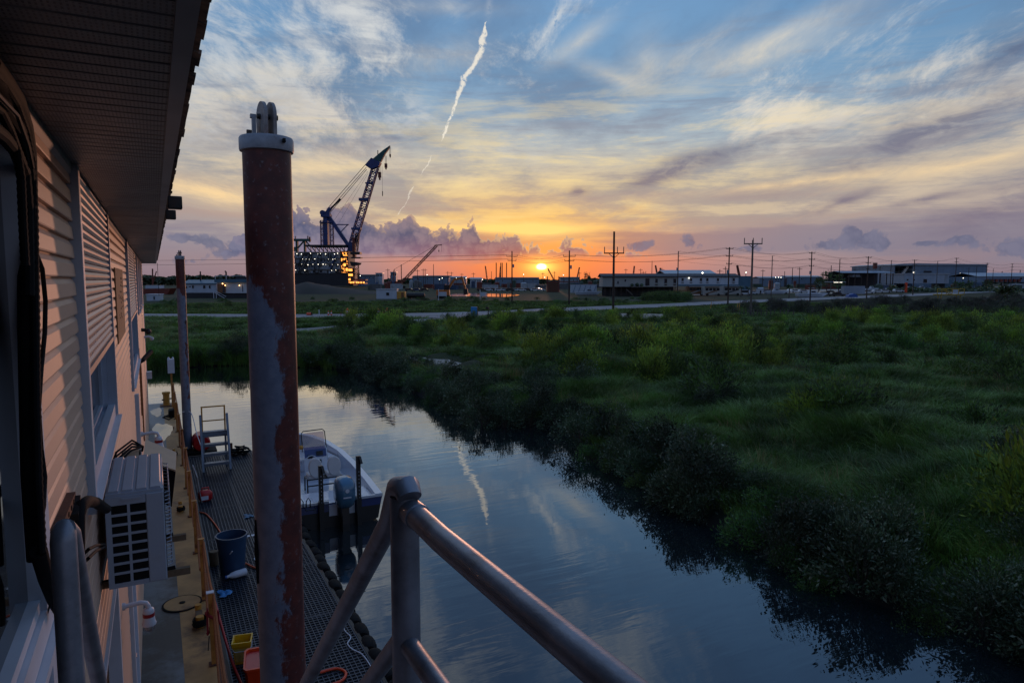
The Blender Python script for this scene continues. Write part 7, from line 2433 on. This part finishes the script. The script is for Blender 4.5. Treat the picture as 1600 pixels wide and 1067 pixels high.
for px1, yt, Z_ in POLES:
    f = Far('distant_pole', 'thin distant utility pole breaking the horizon ' + ('left of the sun' if px1 < 840 else 'just right of the sun' if px1 < 960 else 'above the stilted building' if px1 < 1060 else 'at the right of the picture'), 'utility pole', px1, Z_, 'thin poles ' + ('left of the sun' if px1 < 840 else 'just right of the sun' if px1 < 960 else 'above the stilted building' if px1 < 1060 else 'at the right'))
    h = f.H(yt)
    f.part('shaft', MB().tube([(0, 0, 0), (0, 0, h)], [.3, .2], 6), M_pole)
    if (int(px1) % 3) != 0:
        f.part('cross_arm', MB().cbox((0, 0, h - 1.2), 3.4, .25, .3), M_pole)
for px1, y0_ in ((775.5, 411), (782.5, 411), (784.8, 411), (791.5, 411)):
    f = Far('rig_leg', {775.5: 'leftmost of four tall bare piles left of the sun', 782.5: 'second of four tall bare piles left of the sun', 784.8: 'third of four tall bare piles left of the sun', 791.5: 'rightmost of four tall bare piles left of the sun'}[px1], 'pile', px1, 640, 'bare piles left of the sun')
    f.part('shaft', MB().tube([(0, 0, 0), (0, 0, f.H(y0_))], .42, 8), M_pole)
for px1, x2, y2, Z_, la in ((762, 758.5, 416, 640, 'small slanted crane boom left of the four bare piles'), (780, 782, 417, 660, 'small crane boom between the four bare piles'), (868, 856, 420, 640, 'small crane boom leaning left just under the sun'), (900, 905, 418, 640, 'small crane boom leaning right beyond the sun'), (1029, 1023.5, 415, 560, 'small crane boom leaning left above the stilted building'),
                           (988, 990.5, 416, 600, 'thin crane boom leaning right above the stilted building'), (1158, 1151, 415, 420, 'thin crane boom behind the wide cross-arm pole'), (1034, 1031, 419, 540, 'short derrick boom beside the leaning crane')):
    f = Far('distant_crane', la, 'crane', px1, Z_, 'small cranes on the horizon')
    f.part('base', MB().box(-1.5, 1.5, 0, 3, 0, 2.6), M_crred)
    f.part('boom', MB().lattice((0, 1.5, 2.4), (f.X(x2), 1.5, f.H(y2)), 1.0, .7, 10, .2, .12), M_crred)
    f.part('cable', MB().tube([(f.X(x2), 1.5, f.H(y2)), (f.X(x2) + (.8 if x2 < px1 else -.8), 1.5, f.H(y2 + 8))], .08, 4), M_darksteel)
LAMPS = [(564, 431, 520), (687, 436.5, 420), (691.5, 434.6, 460), (713.5, 434.6, 460), (728.5, 434.6, 460), (754, 436.8, 420), (668, 429.5, 560), (851, 433.5, 520), (1164, 426, 300), (1210, 433.5, 460), (1214.5, 433.4, 460), (1218.5, 433.6, 460), (1497, 427.5, 470), (1502, 434.6, 420), (818, 429, 560), (880, 430, 560)]
for k, (px1, y1, Z_) in enumerate(LAMPS):
    f = Far('yard_lamp', {1164: 'bright yard lamp on a pole by the white block', 1497: 'bright yard lamp against the warehouse wall'}.get(px1, 'small lit yard lamp on a thin pole in the distance'), 'yard lamp', px1, Z_, 'lit yard lamps')
    f.part('pole', MB().tube([(0, .3, 0), (0, .3, f.H(y1))], .12, 6), M_pole)
    f.part('lamp_head', MB().ball((0, 0, f.H(y1)), (.34 if px1 in (1164, 1497) else .22) * Z_ / 420, 8), L_white)

g = np.random.default_rng(23)
M_cont = [mat('container_' + n_, c_, .6, .1, .2, .6) for n_, c_ in (('red', S(104, 44, 34)), ('blue', S(48, 66, 92)), ('white', S(150, 156, 162)), ('grey', S(84, 86, 88)), ('green', S(50, 70, 58)))]
SPANS = ((575, 625), (640, 740), (745, 850), (876, 940), (1170, 1300), (1300, 1395), (1480, 1600))
for k in range(96):
    sp0 = SPANS[k % len(SPANS)]
    px1, Z_ = float(g.uniform(*sp0)), float(g.uniform(360, 520))
    ci = int(g.integers(0, 5))
    lab = ('rust red', 'dull blue', 'whitish', 'grey', 'dark green')[ci]
    if k % 3 == 2:
        f = Far('storage_tank', lab + ' small upright tank in the distant yards', 'tank', px1, Z_, lab + ' tanks in the distant yards')
        r2, h_ = float(g.uniform(.8, 1.8)), float(g.uniform(2.5, 5))
        f.part('shell', MB().lathe([(r2, 0), (r2, h_), (r2 * .5, h_ + .5)], 12), M_cont[ci], smooth=40)
        f.part('pipe', MB().tube([(r2 + .2, 0, 0), (r2 + .2, 0, h_ * 1.3), (0, 0, h_ * 1.3)], .1, 5), M_darksteel)
    else:
        f = Far('cargo_container', lab + ' steel container among the distant yard clutter', 'container', px1, Z_, lab + ' containers in the distant yards', float(g.uniform(-30, 30)))
        n2_ = int(g.choice([1, 1, 2]))
        L_ = float(g.choice([3.5, 6.1, 6.1, 9.0]))
        f.part('box', MB().box(-L_ / 2, L_ / 2, 0, 2.4, .1, 2.6 * (1 if n2_ == 1 else 1.25)), M_cont[ci])
        f.part('door_bars', MB().box(-L_ / 2 + .3, -L_ / 2 + .4, -.06, -.01, .3, 2.4).box(-L_ / 2 + .9, -L_ / 2 + 1.0, -.06, -.01, .3, 2.4), M_darksteel)

# far-off woods closing the horizon
def woods(name, label, spans, Z, seed, n, leaf):
    g = np.random.default_rng(seed)
    V_, F_ = [], []
    for x0, x1, hmin, hmax in spans:
        px_s = g.uniform(x0, x1, n)
        top = hmin + (hmax - hmin) * np.interp(px_s, np.linspace(x0, x1, 40), g.random(40))
        hh = top * np.sqrt(g.random(n))
        for i in range(n):
            p = far(float(px_s[i]), Z + float(g.uniform(-25, 25)), GZ0 + float(hh[i]))
            d_ = Vector(g.normal(0, 1, 3).tolist()).normalized()
            s_, u_ = frame_of(d_)
            l_ = leaf * float(g.uniform(.6, 1.4))
            b_ = len(V_)
            V_ += [tuple(p - s_ * l_), tuple(p + u_ * l_ * .6), tuple(p + s_ * l_), tuple(p - u_ * l_ * .6)]
            F_.append((b_, b_ + 1, b_ + 2, b_ + 3))
    m = MB()
    m.v, m.f = V_, F_
    m.m = [0] * len(F_)
    return tag(m.build(name, M_leafdark), label, 'wood', kind='stuff')
woods('far_wood', 'dark wooded rise along the left horizon', [(120, 470, 7, 10.5)], 700, 3, 7000, 2.2)
woods('low_wood', 'thin dark line of distant trees under the sky', [(460, 860, 4, 7.5), (860, 1250, 4, 7), (1250, 1900, 4, 8), (-300, 130, 5, 9)], 900, 4, 4500, 2.6)
woods('warehouse_hedge', 'dark hedge line in front of the warehouse yard', [(1385, 1600, .6, 2.6)], 330, 5, 2600, .9)
